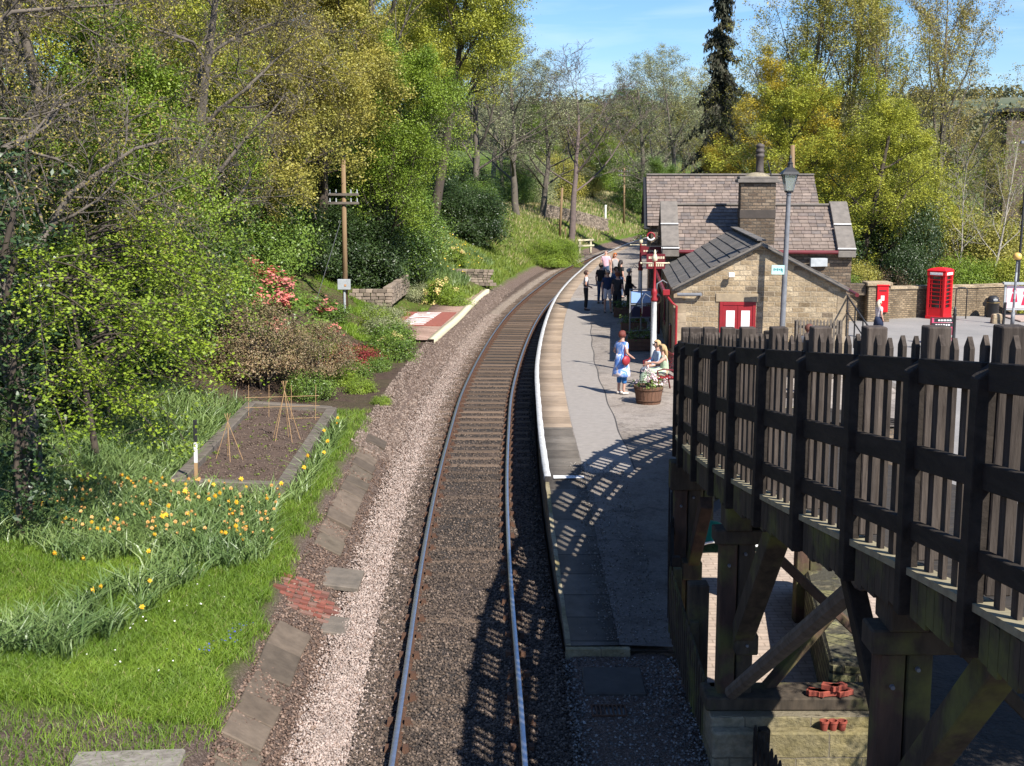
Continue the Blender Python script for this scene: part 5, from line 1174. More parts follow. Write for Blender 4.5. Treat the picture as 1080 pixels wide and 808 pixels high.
def person(loc, face, H, label, hair, top, bottom, pose=None, base=STAND, hairlen=0, sleeves='short', legs='trousers', shoes=(.03,.03,.03), group=None, extras=(), bulk=1.0, hat=None, glasses=False):
    J = {k: Vector(v) for k, v in dict(base, **(pose or {})).items()}; sc = H/1.76
    t = empty('person', loc, face, label, 'person', group); t.scale = (sc, sc, sc)
    B = bulk
    body = [[(J['pelvis'], (.13*B,.105*B)), (J['waist'], (.125*B,.095*B)), (J['chest'], (.15*B,.105*B)), (J['neck'], .055), (J['chin'], .062), (J['head'], (.078,.092)), (J['crown'], (.055,.066))]]
    for s in 'LR':
        hd = (J['wr'+s]-J['el'+s]).normalized(); palm = J['wr'+s]+hd*.075
        body.append([(J['chest'], (.15*B,.105*B)), (J['sh'+s], .058), (J['el'+s], .040), (J['wr'+s], .026), (palm, (.036,.018))])
        an = J['an'+s]; dirf = Vector((0,-1,0)); toe = an+Vector((0,-.15,-.05))
        body.append([(J['pelvis'], (.13*B,.105*B)), (J['hi'+s], .085), (J['kn'+s], .055), (an, .036), (toe, .032)])
    V, Fc = skinmesh(body, 2)
    mb = MB(); mb.add(V, Fc)
    for s in 'LR':
        hd = (J['wr'+s]-J['el'+s]).normalized(); sd_ = hd.cross(Vector((0,1,0))); 
        sd_ = sd_.normalized() if sd_.length > .1 else Vector((1,0,0)); cu_ = hd.cross(sd_).normalized()
        base_ = J['wr'+s]+hd*.07
        for i, ln in enumerate((.066,.076,.072,.056)):
            a = base_+sd_*(-.024+.016*i); mb.tube([a, a+hd*ln*.55+cu_*.004, a+hd*ln*.9+cu_*.018], [.0085,.008,.006], 6)
        a = J['wr'+s]+hd*.03+sd_*.024; mb.tube([a, a+hd*.03+sd_*.022, a+hd*.058+sd_*.026], [.011,.0095,.007], 6)
    hc = J['head']
    mb.tube([hc+V3(0,-.088,.012), hc+V3(0,-.112,-.022), hc+V3(0,-.088,-.032)], [.008,.015,.010], 6)
    for x in (-1,1): mb.ell(hc+V3(x*.082,.005,-.01), (.012,.02,.03), 8, 6)
    mb.build('body', SKIN, t, True)
    ey = MB()
    for x in (-1,1): ey.ell(hc+V3(x*.032,-.085,.008), (.012,.008,.008), 8, 6)
    ey.build('eyes', M['black_metal'], t, True)
    MB().ell(hc+V3(0,-.084,-.052), (.024,.008,.007), 8, 6).build('mouth', plain('lip', (.35,.11,.1), .5), t, True)
    if glasses:
        g_ = MB()
        for x in (-1,1): g_.ell(hc+V3(x*.035,-.100,.01), (.029,.008,.022), 10, 6)
        g_.beam(hc+V3(-.085,-.09,.018), hc+V3(.085,-.09,.018), .006,.006); g_.build('sunglasses', M['black_metal'], t, True)
    # hair
    if hair:
        hm = MB(); nu, nv = 18, 10; b = 0; c_ = hc+V3(0,.010,.022); vs = []
        for j in range(nv+1):
            th = math.pi*j/nv
            for i in range(nu):
                ph = 2*math.pi*i/nu; v = V3(.100*math.sin(th)*math.cos(ph), .118*math.sin(th)*math.sin(ph), .108*math.cos(th)); w_ = 1+.04*math.sin(ph*5+j*1.3); vs.append(c_+v*w_)
        fs = []
        for j in range(nv):
            for i in range(nu):
                m_ = (vs[j*nu+i]+vs[(j+1)*nu+(i+1)%nu])/2-c_
                if m_.y < -.045 and m_.z < .055: continue
                if m_.z < -.075: continue
                fs.append((j*nu+i, (j+1)*nu+i, (j+1)*nu+(i+1)%nu, j*nu+(i+1)%nu))
        hm.add(vs, fs)
        if hairlen: hm.tube([c_+V3(0,.05,.02), c_+V3(0,.09,-.08), J['neck']+V3(0,.085,-.0), J['neck']+V3(0,.10,-hairlen)], [(.09,.06),(.095,.055),(.10,.045),(.06,.02)], 12)
        o = hm.build('hair', mat('hair', hair, tuple(x*.6 for x in hair), 30, .6, bump=.6, sc3=(1,1,.2)), t, True); so_ = o.modifiers.new('s', 'SOLIDIFY'); so_.thickness = .012; so_.offset = 0
    if hat:
        MB().ell(hc+V3(0,.005,.055), (.105,.12,.07), 16, 8).box(hc+V3(0,-.13,.035), (.14,.10,.012)).build('cap', plain('capm', hat, .7), t, True)
    # clothes
    g_ = .016
    if top:
        ch = [[(J['pelvis']+V3(0,0,-.09), (.146*B+g_,.122*B+g_)), (J['waist'], (.135*B+g_,.105*B+g_)), (J['chest'], (.155*B+g_,.112*B+g_)), (J['neck']+V3(0,0,-.035), .070)]]
        for s in 'LR':
            sh, el, wr = J['sh'+s], J['el'+s], J['wr'+s]
            if sleeves == 'short': c2 = [(sh, .073), (sh.lerp(el, .62), .060)]
            elif sleeves == 'none': c2 = [(sh, .068)]
            else: c2 = [(sh, .073), (el, .054), (el.lerp(wr, .95), .042)]
            ch.append([(J['chest'], (.155*B+g_,.112*B+g_))]+c2)
        V, Fc = skinmesh(ch, 2); MB().add(V, Fc).build('top', top, t, True)
    if legs in ('trousers', 'shorts', 'cropped'):
        ch = [[(J['pelvis'].lerp(J['waist'], .7), (.135*B+g_,.108*B+g_)), (J['pelvis']+V3(0,0,-.02), (.145*B+g_,.118*B+g_))]]
        for s in 'LR':
            hi, kn, an = J['hi'+s], J['kn'+s], J['an'+s]
            c2 = [(hi, .100), (kn, .072), (an+V3(0,0,.02), .060)] if legs == 'trousers' else [(hi, .100), (hi.lerp(kn, .92), .090)] if legs == 'shorts' else [(hi, .10), (kn, .078), (kn.lerp(an, .5), .068)]
            ch.append([(J['pelvis']+V3(0,0,-.02), (.145*B+g_,.118*B+g_))]+c2)
        V, Fc = skinmesh(ch, 2); MB().add(V, Fc).build('trousers' if legs != 'shorts' else 'shorts', bottom, t, True)
    shm = plain('shoe', shoes, .6)
    for s in 'LR':
        a = J['an'+s]; MB().tube([a+V3(0,.045,-.045), a+V3(0,-.03,-.035), a+V3(0,-.12,-.052), a+V3(0,-.185,-.06)], [(.036,.030),(.042,.042),(.044,.032),(.026,.020)], 10).build('shoe', shm, t, True)
    for f in extras: f(t, J)
    return t
def cloth(name, c1, c2=None, sc=10): return mat(name, c1, c2 or tuple(x*.8 for x in c1), sc, .85, bump=.25)
def pattern(name, a, b, c, sc=5):
    g = N(name); n = g.noise(sc, 2, dist=1.2); g.base(g.ramp(n, [(.40, a), (.5, b), (.60, c)]), .85, 0, .2); return g.m
def robe(name, m, rings, n=20):
    """loft of (centre, rx, ry) rings with soft folds"""
    def f(t, J):
        vs = []; fs = []
        R_ = rings(J)
        for k, (c, rx, ry) in enumerate(R_):
            for i in range(n):
                a = 2*math.pi*i/n; w_ = 1+.05*math.sin(a*6+.6)*(k/len(R_)); vs.append(Vector(c)+V3(rx*math.cos(a)*w_, ry*math.sin(a)*w_, 0))
        for k in range(len(R_)-1):
            for i in range(n): fs.append((k*n+i, (k+1)*n+i, (k+1)*n+(i+1)%n, k*n+(i+1)%n))
        o = MB().add(vs, fs).build(name, m, t, True); s_ = o.modifiers.new('s', 'SOLIDIFY'); s_.thickness = .01
    return f
def handbag(c, m):
    def f(t, J):
        o = MB().ell(J['wrL']+V3(*c), (.07,.15,.13), 12, 8).build('handbag', m, t, True); MB().tube([J['wrL']+V3(c[0],-.1,c[2]+.08), J['wrL']+V3(0,-.05,c[2]+.30), J['wrL']+V3(c[0],.1,c[2]+.08)], .01, 6).build('bag_strap', m, t, True)
    return f
# 1 standing woman in blue tunic, seen from behind, facing the bench
q = P(655.5, 416, PT)
blue_t = pattern('blue_tunic', (.12,.25,.62), (.28,.42,.75), (.75,.62,.58), 5)
person(q, R(128), 1.66, 'standing woman with red hair, blue patterned tunic and red bag on her shoulder', (.19,.045,.03), blue_t, cloth('blue_trousers', (.03,.16,.42)),
  pose=dict(elL=(.26,.06,1.18), wrL=(.22,-.12,1.08), elR=(-.25,.05,1.17), wrR=(-.2,-.18,1.05)), sleeves='short', legs='cropped', shoes=(.6,.55,.5), bulk=1.12,
  extras=[robe('tunic_skirt', blue_t, lambda J: [((0,.01,1.14),.165,.135),((0,.01,1.0),.20,.17),((0,.015,.80),.235,.20),((0,.02,.62),.27,.23),((0,.02,.52),.285,.245)]),
   (lambda t, J: (MB().ell(V3(-.27,.10,.98), (.07,.14,.14), 12, 8).build('handbag', plain('bag_red', (.30,.02,.03), .5), t, True), MB().tube([V3(-.25,.0,1.08),V3(-.19,.03,1.46),V3(-.27,.18,1.08)], .011, 6).build('bag_strap', plain('bag_red2', (.25,.02,.03), .5), t, True)))])
def on_bench(x): 
    v = Matrix.Rotation(R(-84), 3, 'Z') @ Vector((x, -.02, 0)) + BENCH.location; return v
# 2 seated woman in pale green dress (nearest end)
gd = cloth('green_dress', (.50,.60,.42), (.40,.50,.34))
person(on_bench(.62)+V3(-.02,0,-.0), R(-84), 1.66, 'seated woman in long pale green dress with blonde hair and sunglasses pushed up', (.50,.34,.16), gd, None,
  pose=dict(wrL=(.08,-.42,.86), elL=(.2,-.20,.86), wrR=(-.10,-.34,.74)), base=SIT, sleeves='none', legs=None, hairlen=.16, shoes=(.5,.42,.35),
  extras=[lambda t, J: (MB().tube([V3(0,.03,.56),V3(0,-.15,.58),V3(0,-.40,.58),V3(0,-.53,.46),V3(0,-.56,.20),V3(0,-.58,.12)], [(.19,.14),(.22,.13),(.24,.12),(.25,.13),(.27,.15),(.28,.16)], 18).build('dress_skirt', gd, t, True),
   MB().tube([J['head']+V3(-.085,-.02,.085), J['head']+V3(0,-.085,.11), J['head']+V3(.085,-.02,.085)], .014, 6).build('sunglasses', M['black_metal'], t, True))])
# 3 seated person in light blue shirt
person(on_bench(-.15), R(-70), 1.68, 'seated woman with short fair hair, dark glasses and a pale blue shirt', (.62,.40,.20), cloth('pale_blue', (.50,.62,.78)), cloth('grey_trousers', (.12,.14,.18)),
  base=SIT, sleeves='long', legs='trousers', glasses=True, shoes=(.5,.5,.48))
# group on the platform
navy = cloth('navy', (.02,.035,.085)); blk = cloth('black_cloth', (.016,.016,.018)); jean = cloth('jeans', (.05,.08,.15)); whitec = cloth('white_cloth', (.68,.66,.68)); darkj = cloth('dark_jeans', (.018,.02,.03))
person(P(618, 327.5, PT), R(95), 1.66, 'boy in black waistcoat, white shirt and black trousers left of the group', (.07,.035,.025), whitec, blk, sleeves='short', pose=dict(elL=(.21,.05,1.16), wrL=(.10,-.16,1.06), elR=(-.21,.05,1.16), wrR=(-.10,-.16,1.04)),
  bulk=.88, extras=[lambda t, J: (lambda vf: MB().add(*vf).build('waistcoat', blk, t, True))(skinmesh([[(V3(0,.01,.98),(.15,.125)),(V3(0,.01,1.14),(.145,.12)),(V3(0,.005,1.32),(.16,.128)),(V3(0,.01,1.40),(.12,.10))]], 2))])
person(P(640.5, 330, PT), R(5), 1.74, 'man in navy T-shirt and pale shorts with tanned legs, facing the camera', (.35,.25,.17), navy, whitec, legs='shorts', hat=(.45,.33,.24), bulk=1.12, shoes=(.05,.045,.045), pose=dict(knL=(.12,-.02,.5), anL=(.15,.0,.09)))
person(P(651, 333, PT), R(160), 1.76, 'man in dark grey T-shirt and black jeans striding with back to camera', (.28,.09,.04), cloth('dark_grey_shirt', (.028,.028,.032)), darkj, shoes=(.45,.48,.5),
  pose=dict(knL=(.14,-.12,.5), anL=(.19,-.16,.10), knR=(-.14,.10,.5), anR=(-.20,.24,.10), wrL=(.26,-.10,.92), elR=(-.25,.1,1.15), wrR=(-.30,.05,.9)))
person(P(663, 328, PT), R(70), 1.76, 'grey haired man in long black coat at the right of the group', (.55,.53,.5), blk, cloth('brown_trousers', (.05,.035,.025)), sleeves='long', bulk=1.1,
  pose=dict(elL=(.22,.03,1.15), wrL=(.12,-.2,1.02), elR=(-.22,.03,1.15), wrR=(-.12,-.2,1.02)), extras=[robe('coat_skirt', blk, lambda J: [((0,.01,1.14),.175,.14),((0,.01,1.0),.195,.165),((0,.01,.80),.21,.18),((0,.01,.66),.22,.19)])])
person((3.88, 57.0, PT), R(150), 1.78, 'man in black T-shirt with bare arms standing behind the man in pale shorts', (.10,.07,.05), blk, jean, bulk=1.15)
person((4.42, 55.6, PT), R(30), 1.72, 'person in blue denim jacket and jeans standing in the middle of the group', (.12,.07,.04), cloth('denim', (.07,.12,.22)), jean, sleeves='long')
person((4.72, 66.0, PT), R(170), 1.80, 'bald man in pale pink shirt at the back of the group', None, cloth('pink_shirt', (.70,.42,.48)), jean, sleeves='short', bulk=1.12)
person((5.12, 65.2, PT), R(20), 1.70, 'woman with bright orange hair standing behind the group', (.70,.20,.05), cloth('grey_top', (.30,.28,.27)), darkj, hairlen=.1, sleeves='none')
person((4.95, 59.6, PT), R(120), 1.72, 'person with dark hair and black top beside the orange haired woman', (.03,.022,.02), blk, jean, sleeves='short', hairlen=.08)
# woman in the forecourt
bl_ = pattern('blouse', (.78,.72,.72), (.80,.78,.78), (.6,.5,.54), 9)
q = PY(926, 357, 54.3); person((q.x, 54.3, YZ), R(110), 1.64, 'pale haired woman in patterned blouse walking past the red post box', (.72,.62,.48), bl_, cloth('dark_jeans2', (.03,.05,.10)), hairlen=.06, bulk=1.18, pose=dict(wrL=(.30,-.22,.98), knL=(.1,-.1,.5), anL=(.1,-.18,.1)),
  extras=[robe('skirt', cloth('navy_skirt', (.02,.03,.07)), lambda J: [((0,.01,1.02),.17,.15),((0,.01,.85),.21,.19),((0,.01,.62),.24,.22)])])
# person behind the fence
person((7.72, 33.8, PT), R(150), 1.80, 'person with reddish brown hair whose head shows above the fence before the gable', (.16,.06,.04), cloth('grey_jacket', (.12,.12,.13)), jean, sleeves='long')
# ---------------------------------------------------------------- vegetation
def nrm(v): return v/(np.linalg.norm(v, axis=-1, keepdims=True)+1e-9)
def seg_mesh(segs):
    """segs: list (p0,p1,r0,r1,sides)"""
    Vs = []; Qs = []; base = 0
    by = {}
    for s in segs: by.setdefault(s[4], []).append(s)
    for n, L_ in by.items():
        p0 = np.array([s[0] for s in L_]); p1 = np.array([s[1] for s in L_]); r0 = np.array([s[2] for s in L_]); r1 = np.array([s[3] for s in L_])
        d = nrm(p1-p0); ref = np.where(np.abs(d[:, 2:3]) < .9, np.array([[0,0,1.]]), np.array([[1.,0,0]])); x = nrm(np.cross(d, ref)); y = np.cross(d, x)
        a = np.arange(n)*2*np.pi/n; ca, sa = np.cos(a)[None,:,None], np.sin(a)[None,:,None]
        ring = x[:,None,:]*ca+y[:,None,:]*sa
        A = p0[:,None,:]+ring*r0[:,None,None]; B = (p1+d*np.minimum(r1,.02)[:,None])[:,None,:]+ring*r1[:,None,None]
        V = np.concatenate([A, B], 1).reshape(-1, 3); m = len(L_); i = np.arange(n)
        q = np.stack([i, n+i, n+(i+1)%n, (i+1)%n], -1)
        Q = (q[None]+(np.arange(m)*2*n)[:,None,None]).reshape(-1, 4)+base; base += len(V); Vs.append(V); Qs.append(Q)
    return np.concatenate(Vs), np.concatenate(Qs)
def leaf_mesh(P_, size, rg, up=.4, aspect=.6, out=None, dirs=None):
    n = len(P_); s = size*rg.uniform(.6, 1.3, n)[:, None]
    nn = rg.normal(0, 1, (n, 3)); nn[:, 2] = np.abs(nn[:, 2])+up
    if out is not None: nn = nn+out*.8
    nn = nrm(nn); a = nrm(np.cross(nn, rg.normal(0, 1, (n, 3)))) if dirs is None else nrm(dirs-nn*np.sum(dirs*nn, -1, keepdims=True)); b = np.cross(nn, a)
    V = np.stack([P_-a*s*.5, P_+b*s*.5*aspect-nn*s*.06, P_+a*s*.5, P_-b*s*.5*aspect-nn*s*.06], 1).reshape(-1, 3)
    return V, (np.arange(n)*4)[:, None]+np.arange(4)[None]
def grow(seed, H, r0, nch=(10,7,5,4), ratio=(.5,.5,.5,.5), ang=(55,45,45,40), trop=(.05,.10,.06,.03,.0), wob=(.05,.10,.16,.2,.25), start=(.3,.2,.15,.1), lean=(0,0), shape=1.0, droop=0, rmin=.004):
    rg = np.random.default_rng(seed); segs = []; tips = []; sides = (9,6,4,3,3)
    def rec(p, d, L_, r_, lv):
        n = (9,6,4,3,2)[lv]; pts = [p]; dirs = [d]; rr = [r_]
        for i in range(n):
            d = d+rg.normal(0, wob[lv], 3); d[2] += trop[lv]-(droop*(i/n) if lv >= 1 else 0); d = d/np.linalg.norm(d)
            q = pts[-1]+d*L_/n; r2 = max(r_*(1-(i+1)/n*(.8 if lv else .78)), rmin); segs.append((pts[-1], q, rr[-1], r2, sides[lv])); pts.append(q); dirs.append(d); rr.append(r2)
        if lv >= len(nch): tips.append((pts[-1], dirs[-1], lv)); tips.append((pts[len(pts)//2], dirs[-1], lv)); return
        k = nch[lv]; az = rg.uniform(0, 6.28)
        for j in range(k):
            t = start[lv]+(1-start[lv])*(j+rg.uniform(.1, .9))/k; f = t*n; i = min(int(f), n-1); fr = f-i
            pos = pts[i]*(1-fr)+pts[i+1]*fr; dd = dirs[i+1]; az += 2.4+rg.uniform(-.4, .4)
            ref = np.array([0,0,1.]) if abs(dd[2]) < .9 else np.array([1.,0,0]); x = np.cross(dd, ref); x /= np.linalg.norm(x); y = np.cross(dd, x)
            an = math.radians(ang[lv]*rg.uniform(.75, 1.2)*(1 if lv else (1.15-.45*t))); nd = dd*math.cos(an)+(x*math.cos(az)+y*math.sin(az))*math.sin(an)
            ln = L_*ratio[lv]*rg.uniform(.75, 1.15)*((1.25-.75*t**shape) if lv == 0 else (1.1-.4*t))
            rb = (rr[i]*(1-fr)+rr[i+1]*fr)*rg.uniform(.45, .62); rec(pos, nd, ln, max(rb, rmin), lv+1)
        tips.append((pts[-1], dirs[-1], lv))
    rec(np.zeros(3)-np.array([0,0,.3]), nrm(np.array([lean[0], lean[1], 1.])), H, r0, 0)
    return segs, tips
HIDE = Vector((0, -60, -50))
class Proto: pass
def tree_proto(seed, H, r0, bark, leaf, nleaf, lsize, spread, kind='tree', **kw):
    up = kw.pop('up', .3); segs, tips = grow(seed, H, r0, **kw); V, Q = seg_mesh(segs); pr = Proto(); pr.trunk = (V, Q); pr.H = H; pr.bark = bark; pr.leaf = leaf; pr.crown = None
    if leaf is not None and nleaf:
        rg = np.random.default_rng(seed+7); tp = np.array([t[0] for t in tips]); n = int(nleaf)
        keep = rg.uniform(0, 1, len(tp)) < .85; tp = tp[keep]; i = rg.integers(0, len(tp), n); P_ = tp[i]+rg.normal(0, spread, (n, 3))*np.array([1,1,.75])
        pr.crown = leaf_mesh(P_, lsize, rg, up)
    return pr
def plant_tree(pr, loc, s, rz, label, name='tree', cat='tree', group=None, tilt=(0,0), bark=None, leaf=None):
    t = empty(name, loc, rz, label, cat, group); t.rotation_euler = (tilt[0], tilt[1], rz); t.scale = (s, s, s) if not isinstance(s, tuple) else s
    if not hasattr(pr, 'tm'):
        o = np_obj('trunk', *pr.trunk, pr.bark, t, True); pr.tm = o.data
        if pr.crown is not None: o = np_obj('crown', *pr.crown, pr.leaf, t); pr.cm = o.data
    else:
        o = bpy.data.objects.new('trunk', pr.tm); COL.objects.link(o); o.parent = t
        if bark: o.material_slots[0].link = 'OBJECT'; o.material_slots[0].material = bark
        if pr.crown is not None:
            o = bpy.data.objects.new('crown', pr.cm); COL.objects.link(o); o.parent = t
            if leaf: o.material_slots[0].link = 'OBJECT'; o.material_slots[0].material = leaf
    return t
LF = dict(
 yg=leafmat('leaf_yellow_green', [(.22,.25,.025),(.36,.39,.05),(.29,.31,.035),(.43,.44,.08)], .4),
 olive=leafmat('leaf_olive', [(0.209,0.209,0.038),(0.359,0.329,0.060),(0.284,0.254,0.075),(0.404,0.389,0.075)], .45),
 bright=leafmat('leaf_bright', [(0.110,0.178,0.017),(0.206,0.303,0.028),(0.151,0.234,0.028),(0.275,0.358,0.049)], .42),
 lime=leafmat('leaf_lime', [(0.124,0.191,0.014),(0.225,0.326,0.022),(0.293,0.371,0.045)], .45),
 grey=leafmat('leaf_greygreen', [(0.197,0.230,0.116),(0.312,0.338,0.180),(0.246,0.263,0.149)], .35),
 gold=leafmat('leaf_gold', [(0.317,0.251,0.020),(0.450,0.356,0.026),(0.265,0.238,0.026),(0.529,0.423,0.066)], .4),
 dark=leafmat('leaf_dark', [(.016,.034,.010),(.04,.075,.018),(.026,.05,.014),(.07,.11,.03)], .2, .42, .4),
 mid=leafmat('leaf_mid', [(0.065,0.123,0.021),(0.123,0.204,0.029),(0.087,0.160,0.026),(0.189,0.262,0.044)], .3, .4),
 conifer=leafmat('leaf_conifer', [(.03,.036,.02),(.055,.06,.035),(.085,.08,.055)], .1, .7),
 azalea=leafmat('leaf_azalea', [(.20,.13,.08),(.28,.19,.12),(.12,.13,.04),(.33,.24,.16),(.14,.17,.04),(.25,.12,.09)], .3),
 brown=leafmat('leaf_brown', [(.16,.10,.06),(.24,.15,.09),(.12,.085,.05)], .3),
 bud=leafmat('leaf_bud', [(.24,.21,.05),(.34,.29,.07),(.20,.16,.06)], .35),
 red=leafmat('leaf_red', [(.22,.03,.035),(.35,.05,.05),(.14,.04,.03)], .3),
 pink=leafmat('flower_pink', [(.70,.20,.17),(.80,.32,.28),(.62,.14,.13)], .3),
 yellow=leafmat('flower_yellow', [(.75,.55,.08),(.85,.70,.20)], .3),
 cream=leafmat('flower_cream', [(.80,.62,.22),(.85,.72,.40)], .3),
 dry=leafmat('dry_grass', [(.32,.26,.14),(.42,.35,.2),(.22,.22,.08)], .3),
 white=leafmat('flower_white', [(.8,.75,.75),(.75,.45,.55),(.8,.8,.8)], .3))
PR = dict(
 dense=tree_proto(1, 11, .26, M['bark'], LF['yg'], 105000, .095, .21, nch=(13,8,5,4), ratio=(.42,.5,.5,.5), start=(.22,.2,.15,.1), wob=(.05,.09,.15,.2,.25)),
 dense2=tree_proto(2, 11, .24, M['bark'], LF['bright'], 105000, .09, .22, nch=(13,8,5,4), ratio=(.40,.52,.5,.5), start=(.16,.2,.15,.1)),
 layered=tree_proto(3, 12, .28, M['bark'], LF['yg'], 56000, .115, .19, nch=(14,8,5,4), ratio=(.44,.45,.5,.5), ang=(66,50,45,40), trop=(.05,.04,.02,.0,0), start=(.15,.25,.15,.1), up=1.2),
 tall=tree_proto(4, 15, .24, M['bark_grey'], LF['olive'], 26000, .10, .13, nch=(12,7,6,4), ratio=(.45,.5,.5,.5), ang=(40,32,32,30), trop=(.05,.15,.12,.08,.05), start=(.25,.2,.15,.1)),
 sparse=tree_proto(5, 14, .22, M['bark_grey'], LF['grey'], 22000, .09, .16, nch=(12,7,6,5), ratio=(.46,.5,.5,.5), ang=(45,38,38,35), trop=(.05,.10,.08,.05,.0), start=(.2,.2,.15,.1), rmin=.006),
 bare=tree_proto(6, 13, .17, M['bark_purple'], None, 0, .1, .1, nch=(10,7,6,5), ratio=(.55,.5,.5,.45), ang=(42,38,36,35), trop=(.04,.12,.10,.06,.02), start=(.3,.2,.15,.1), rmin=.008),
 twiggy=tree_proto(23, 12, .24, M['bark_grey'], LF['bud'], 24000, .055, .14, nch=(13,9,7,6), ratio=(.42,.52,.5,.5), ang=(58,50,48,45), trop=(.02,.0,-.02,-.03,-.03), wob=(.07,.20,.26,.3,.34), start=(.22,.15,.1,.1), droop=.16, rmin=.006),
 lean=tree_proto(9, 14, .30, M['bark'], LF['yg'], 90000, .10, .22, nch=(12,8,5,4), ratio=(.42,.5,.5,.5), start=(.42,.2,.15,.1), wob=(.06,.09,.15,.2,.25)),
 slim=tree_proto(8, 8, .07, M['bark_white'], LF['bright'], 1500, .07, .15, nch=(12,6,4), ratio=(.35,.5,.5), ang=(45,40,35), start=(.3,.15,.1), rmin=.006))
# a few tree kinds ---------------------------------------------------
def conifer(seed, H):
    rg = np.random.default_rng(seed); segs = []; L_ = []; D_ = []
    for i in range(12): segs.append((np.array([0,0,H*i/12-.3]), np.array([rg.normal(0,.02),rg.normal(0,.02),H*(i+1)/12-.3]), .22*(1-i/12)+.015, .22*(1-(i+1)/12)+.015, 8))
    z = H*.10
    while z < H*.985:
        t = z/H; R0 = (1-t)**.75*H*.21*rg.uniform(.45, 1.25)+.4
        for k in range(rg.integers(3, 6)):
            a = rg.uniform(0, 6.28); R_ = R0*rg.uniform(.5, 1.15); p = np.array([0,0,z]); n = 5; d = np.array([math.cos(a), math.sin(a), .15])
            for j in range(n):
                d = d+np.array([0,0,-.17]) ; dd = d/np.linalg.norm(d); q = p+dd*R_/n; segs.append((p, q, .03*(1-j/n)+.006, .03*(1-(j+1)/n)+.005, 4))
                m = 16; u = rg.uniform(0, 1, (m, 1)); P_ = p*(1-u)+q*u+rg.normal(0, .10, (m, 3))*np.array([1,1,.5]); P_[:, 2] -= rg.uniform(0, .35, m); L_.append(P_); D_.append(np.tile(dd*.5+np.array([0,0,-.9]), (m, 1))+rg.normal(0, .35, (m, 3))); p = q
        z += H*.013*rg.uniform(.6, 1.6)
    pr = Proto(); pr.trunk = seg_mesh(segs); pr.bark = M['bark']; pr.leaf = LF['conifer']; P_ = np.concatenate(L_); pr.crown = leaf_mesh(P_, .34, rg, .1, .38, dirs=np.concatenate(D_)); return pr
def bush_proto(seed, r, h, leaf, nleaf, lsize, ncl=60, stems=24, cl=.2, bark=None, up=.3, hollow=.55, flower=None, nfl=0, fsize=.08, base=.08, aspect=.6):
    rg = np.random.default_rng(seed); pr = Proto(); pr.bark = bark or M['bark']; pr.leaf = leaf; pr.H = h
    a = rg.uniform(0, 6.28, ncl); zz = rg.uniform(base, 1, ncl); rad = np.sqrt(np.maximum(1-((zz-.35)/.66)**2, .02))*rg.uniform(hollow, 1, ncl)**.6*rg.uniform(.75, 1.12, ncl)
    Cc = np.stack([np.cos(a)*rad*r, np.sin(a)*rad*r, zz*h], -1)
    i = rg.integers(0, ncl, nleaf); P_ = Cc[i]+rg.normal(0, cl*r, (nleaf, 3))*np.array([1,1,.8]); P_[:, 2] = np.maximum(P_[:, 2], .02)
    out = nrm(P_-np.array([0,0,h*.35])); pr.crown = leaf_mesh(P_, lsize, rg, up, aspect, out)
    segs = []
    for k in range(min(stems, ncl)):
        p = np.array([rg.normal(0,.06*r), rg.normal(0,.06*r), -.1]); c = Cc[k]; m = p*.45+c*.55+np.array([0,0,.1*h]); r0 = .012+.012*r
        segs.append((p, m, r0, r0*.6, 5)); segs.append((m, c, r0*.6, r0*.25, 4))
        for _ in range(3): e = c+rg.normal(0, cl*r*1.2, 3); segs.append((c*.7+m*.3, e, r0*.3, .003, 3))
    pr.trunk = seg_mesh(segs); pr.flow = None
    if flower is not None:
        j = rg.integers(0, ncl, 14); i = rg.integers(0, len(j), nfl); c = Cc[j][i]; o_ = nrm(c-np.array([0,0,h*.2])); P_ = c+o_*cl*r*.9+rg.normal(0, cl*r*.5, (nfl, 3)); P_[:,2] = np.maximum(P_[:,2], .1); pr.flow = leaf_mesh(P_, fsize, rg, .5, .9, nrm(P_-np.array([0,0,h*.3]))); pr.fm = flower
    return pr
def plant_bush(pr, loc, s, rz, label, name='shrub', cat='shrub', group=None, leaf=None):
    t = empty(name, loc, rz, label, cat, group); t.scale = s if isinstance(s, tuple) else (s, s, s)
    if not hasattr(pr, 'sm'):
        pr.sm = np_obj('stems', *pr.trunk, pr.bark, t).data; pr.cm = np_obj('foliage', *pr.crown, pr.leaf, t).data
        if getattr(pr, 'flow', None) is not None: pr.flm = np_obj('flowers', *pr.flow, pr.fm, t).data
    else:
        o = bpy.data.objects.new('stems', pr.sm); COL.objects.link(o); o.parent = t; o = bpy.data.objects.new('foliage', pr.cm); COL.objects.link(o); o.parent = t
        if leaf: o.material_slots[0].link = 'OBJECT'; o.material_slots[0].material = leaf
        if getattr(pr, 'flow', None) is not None: o = bpy.data.objects.new('flowers', pr.flm); COL.objects.link(o); o.parent = t
    return t
def gp(x, y, dz=0): return Vector((x, y, float(gz(x, y))+dz))
def at(px, Y): return gp(PY(px, 200, Y).x, Y)
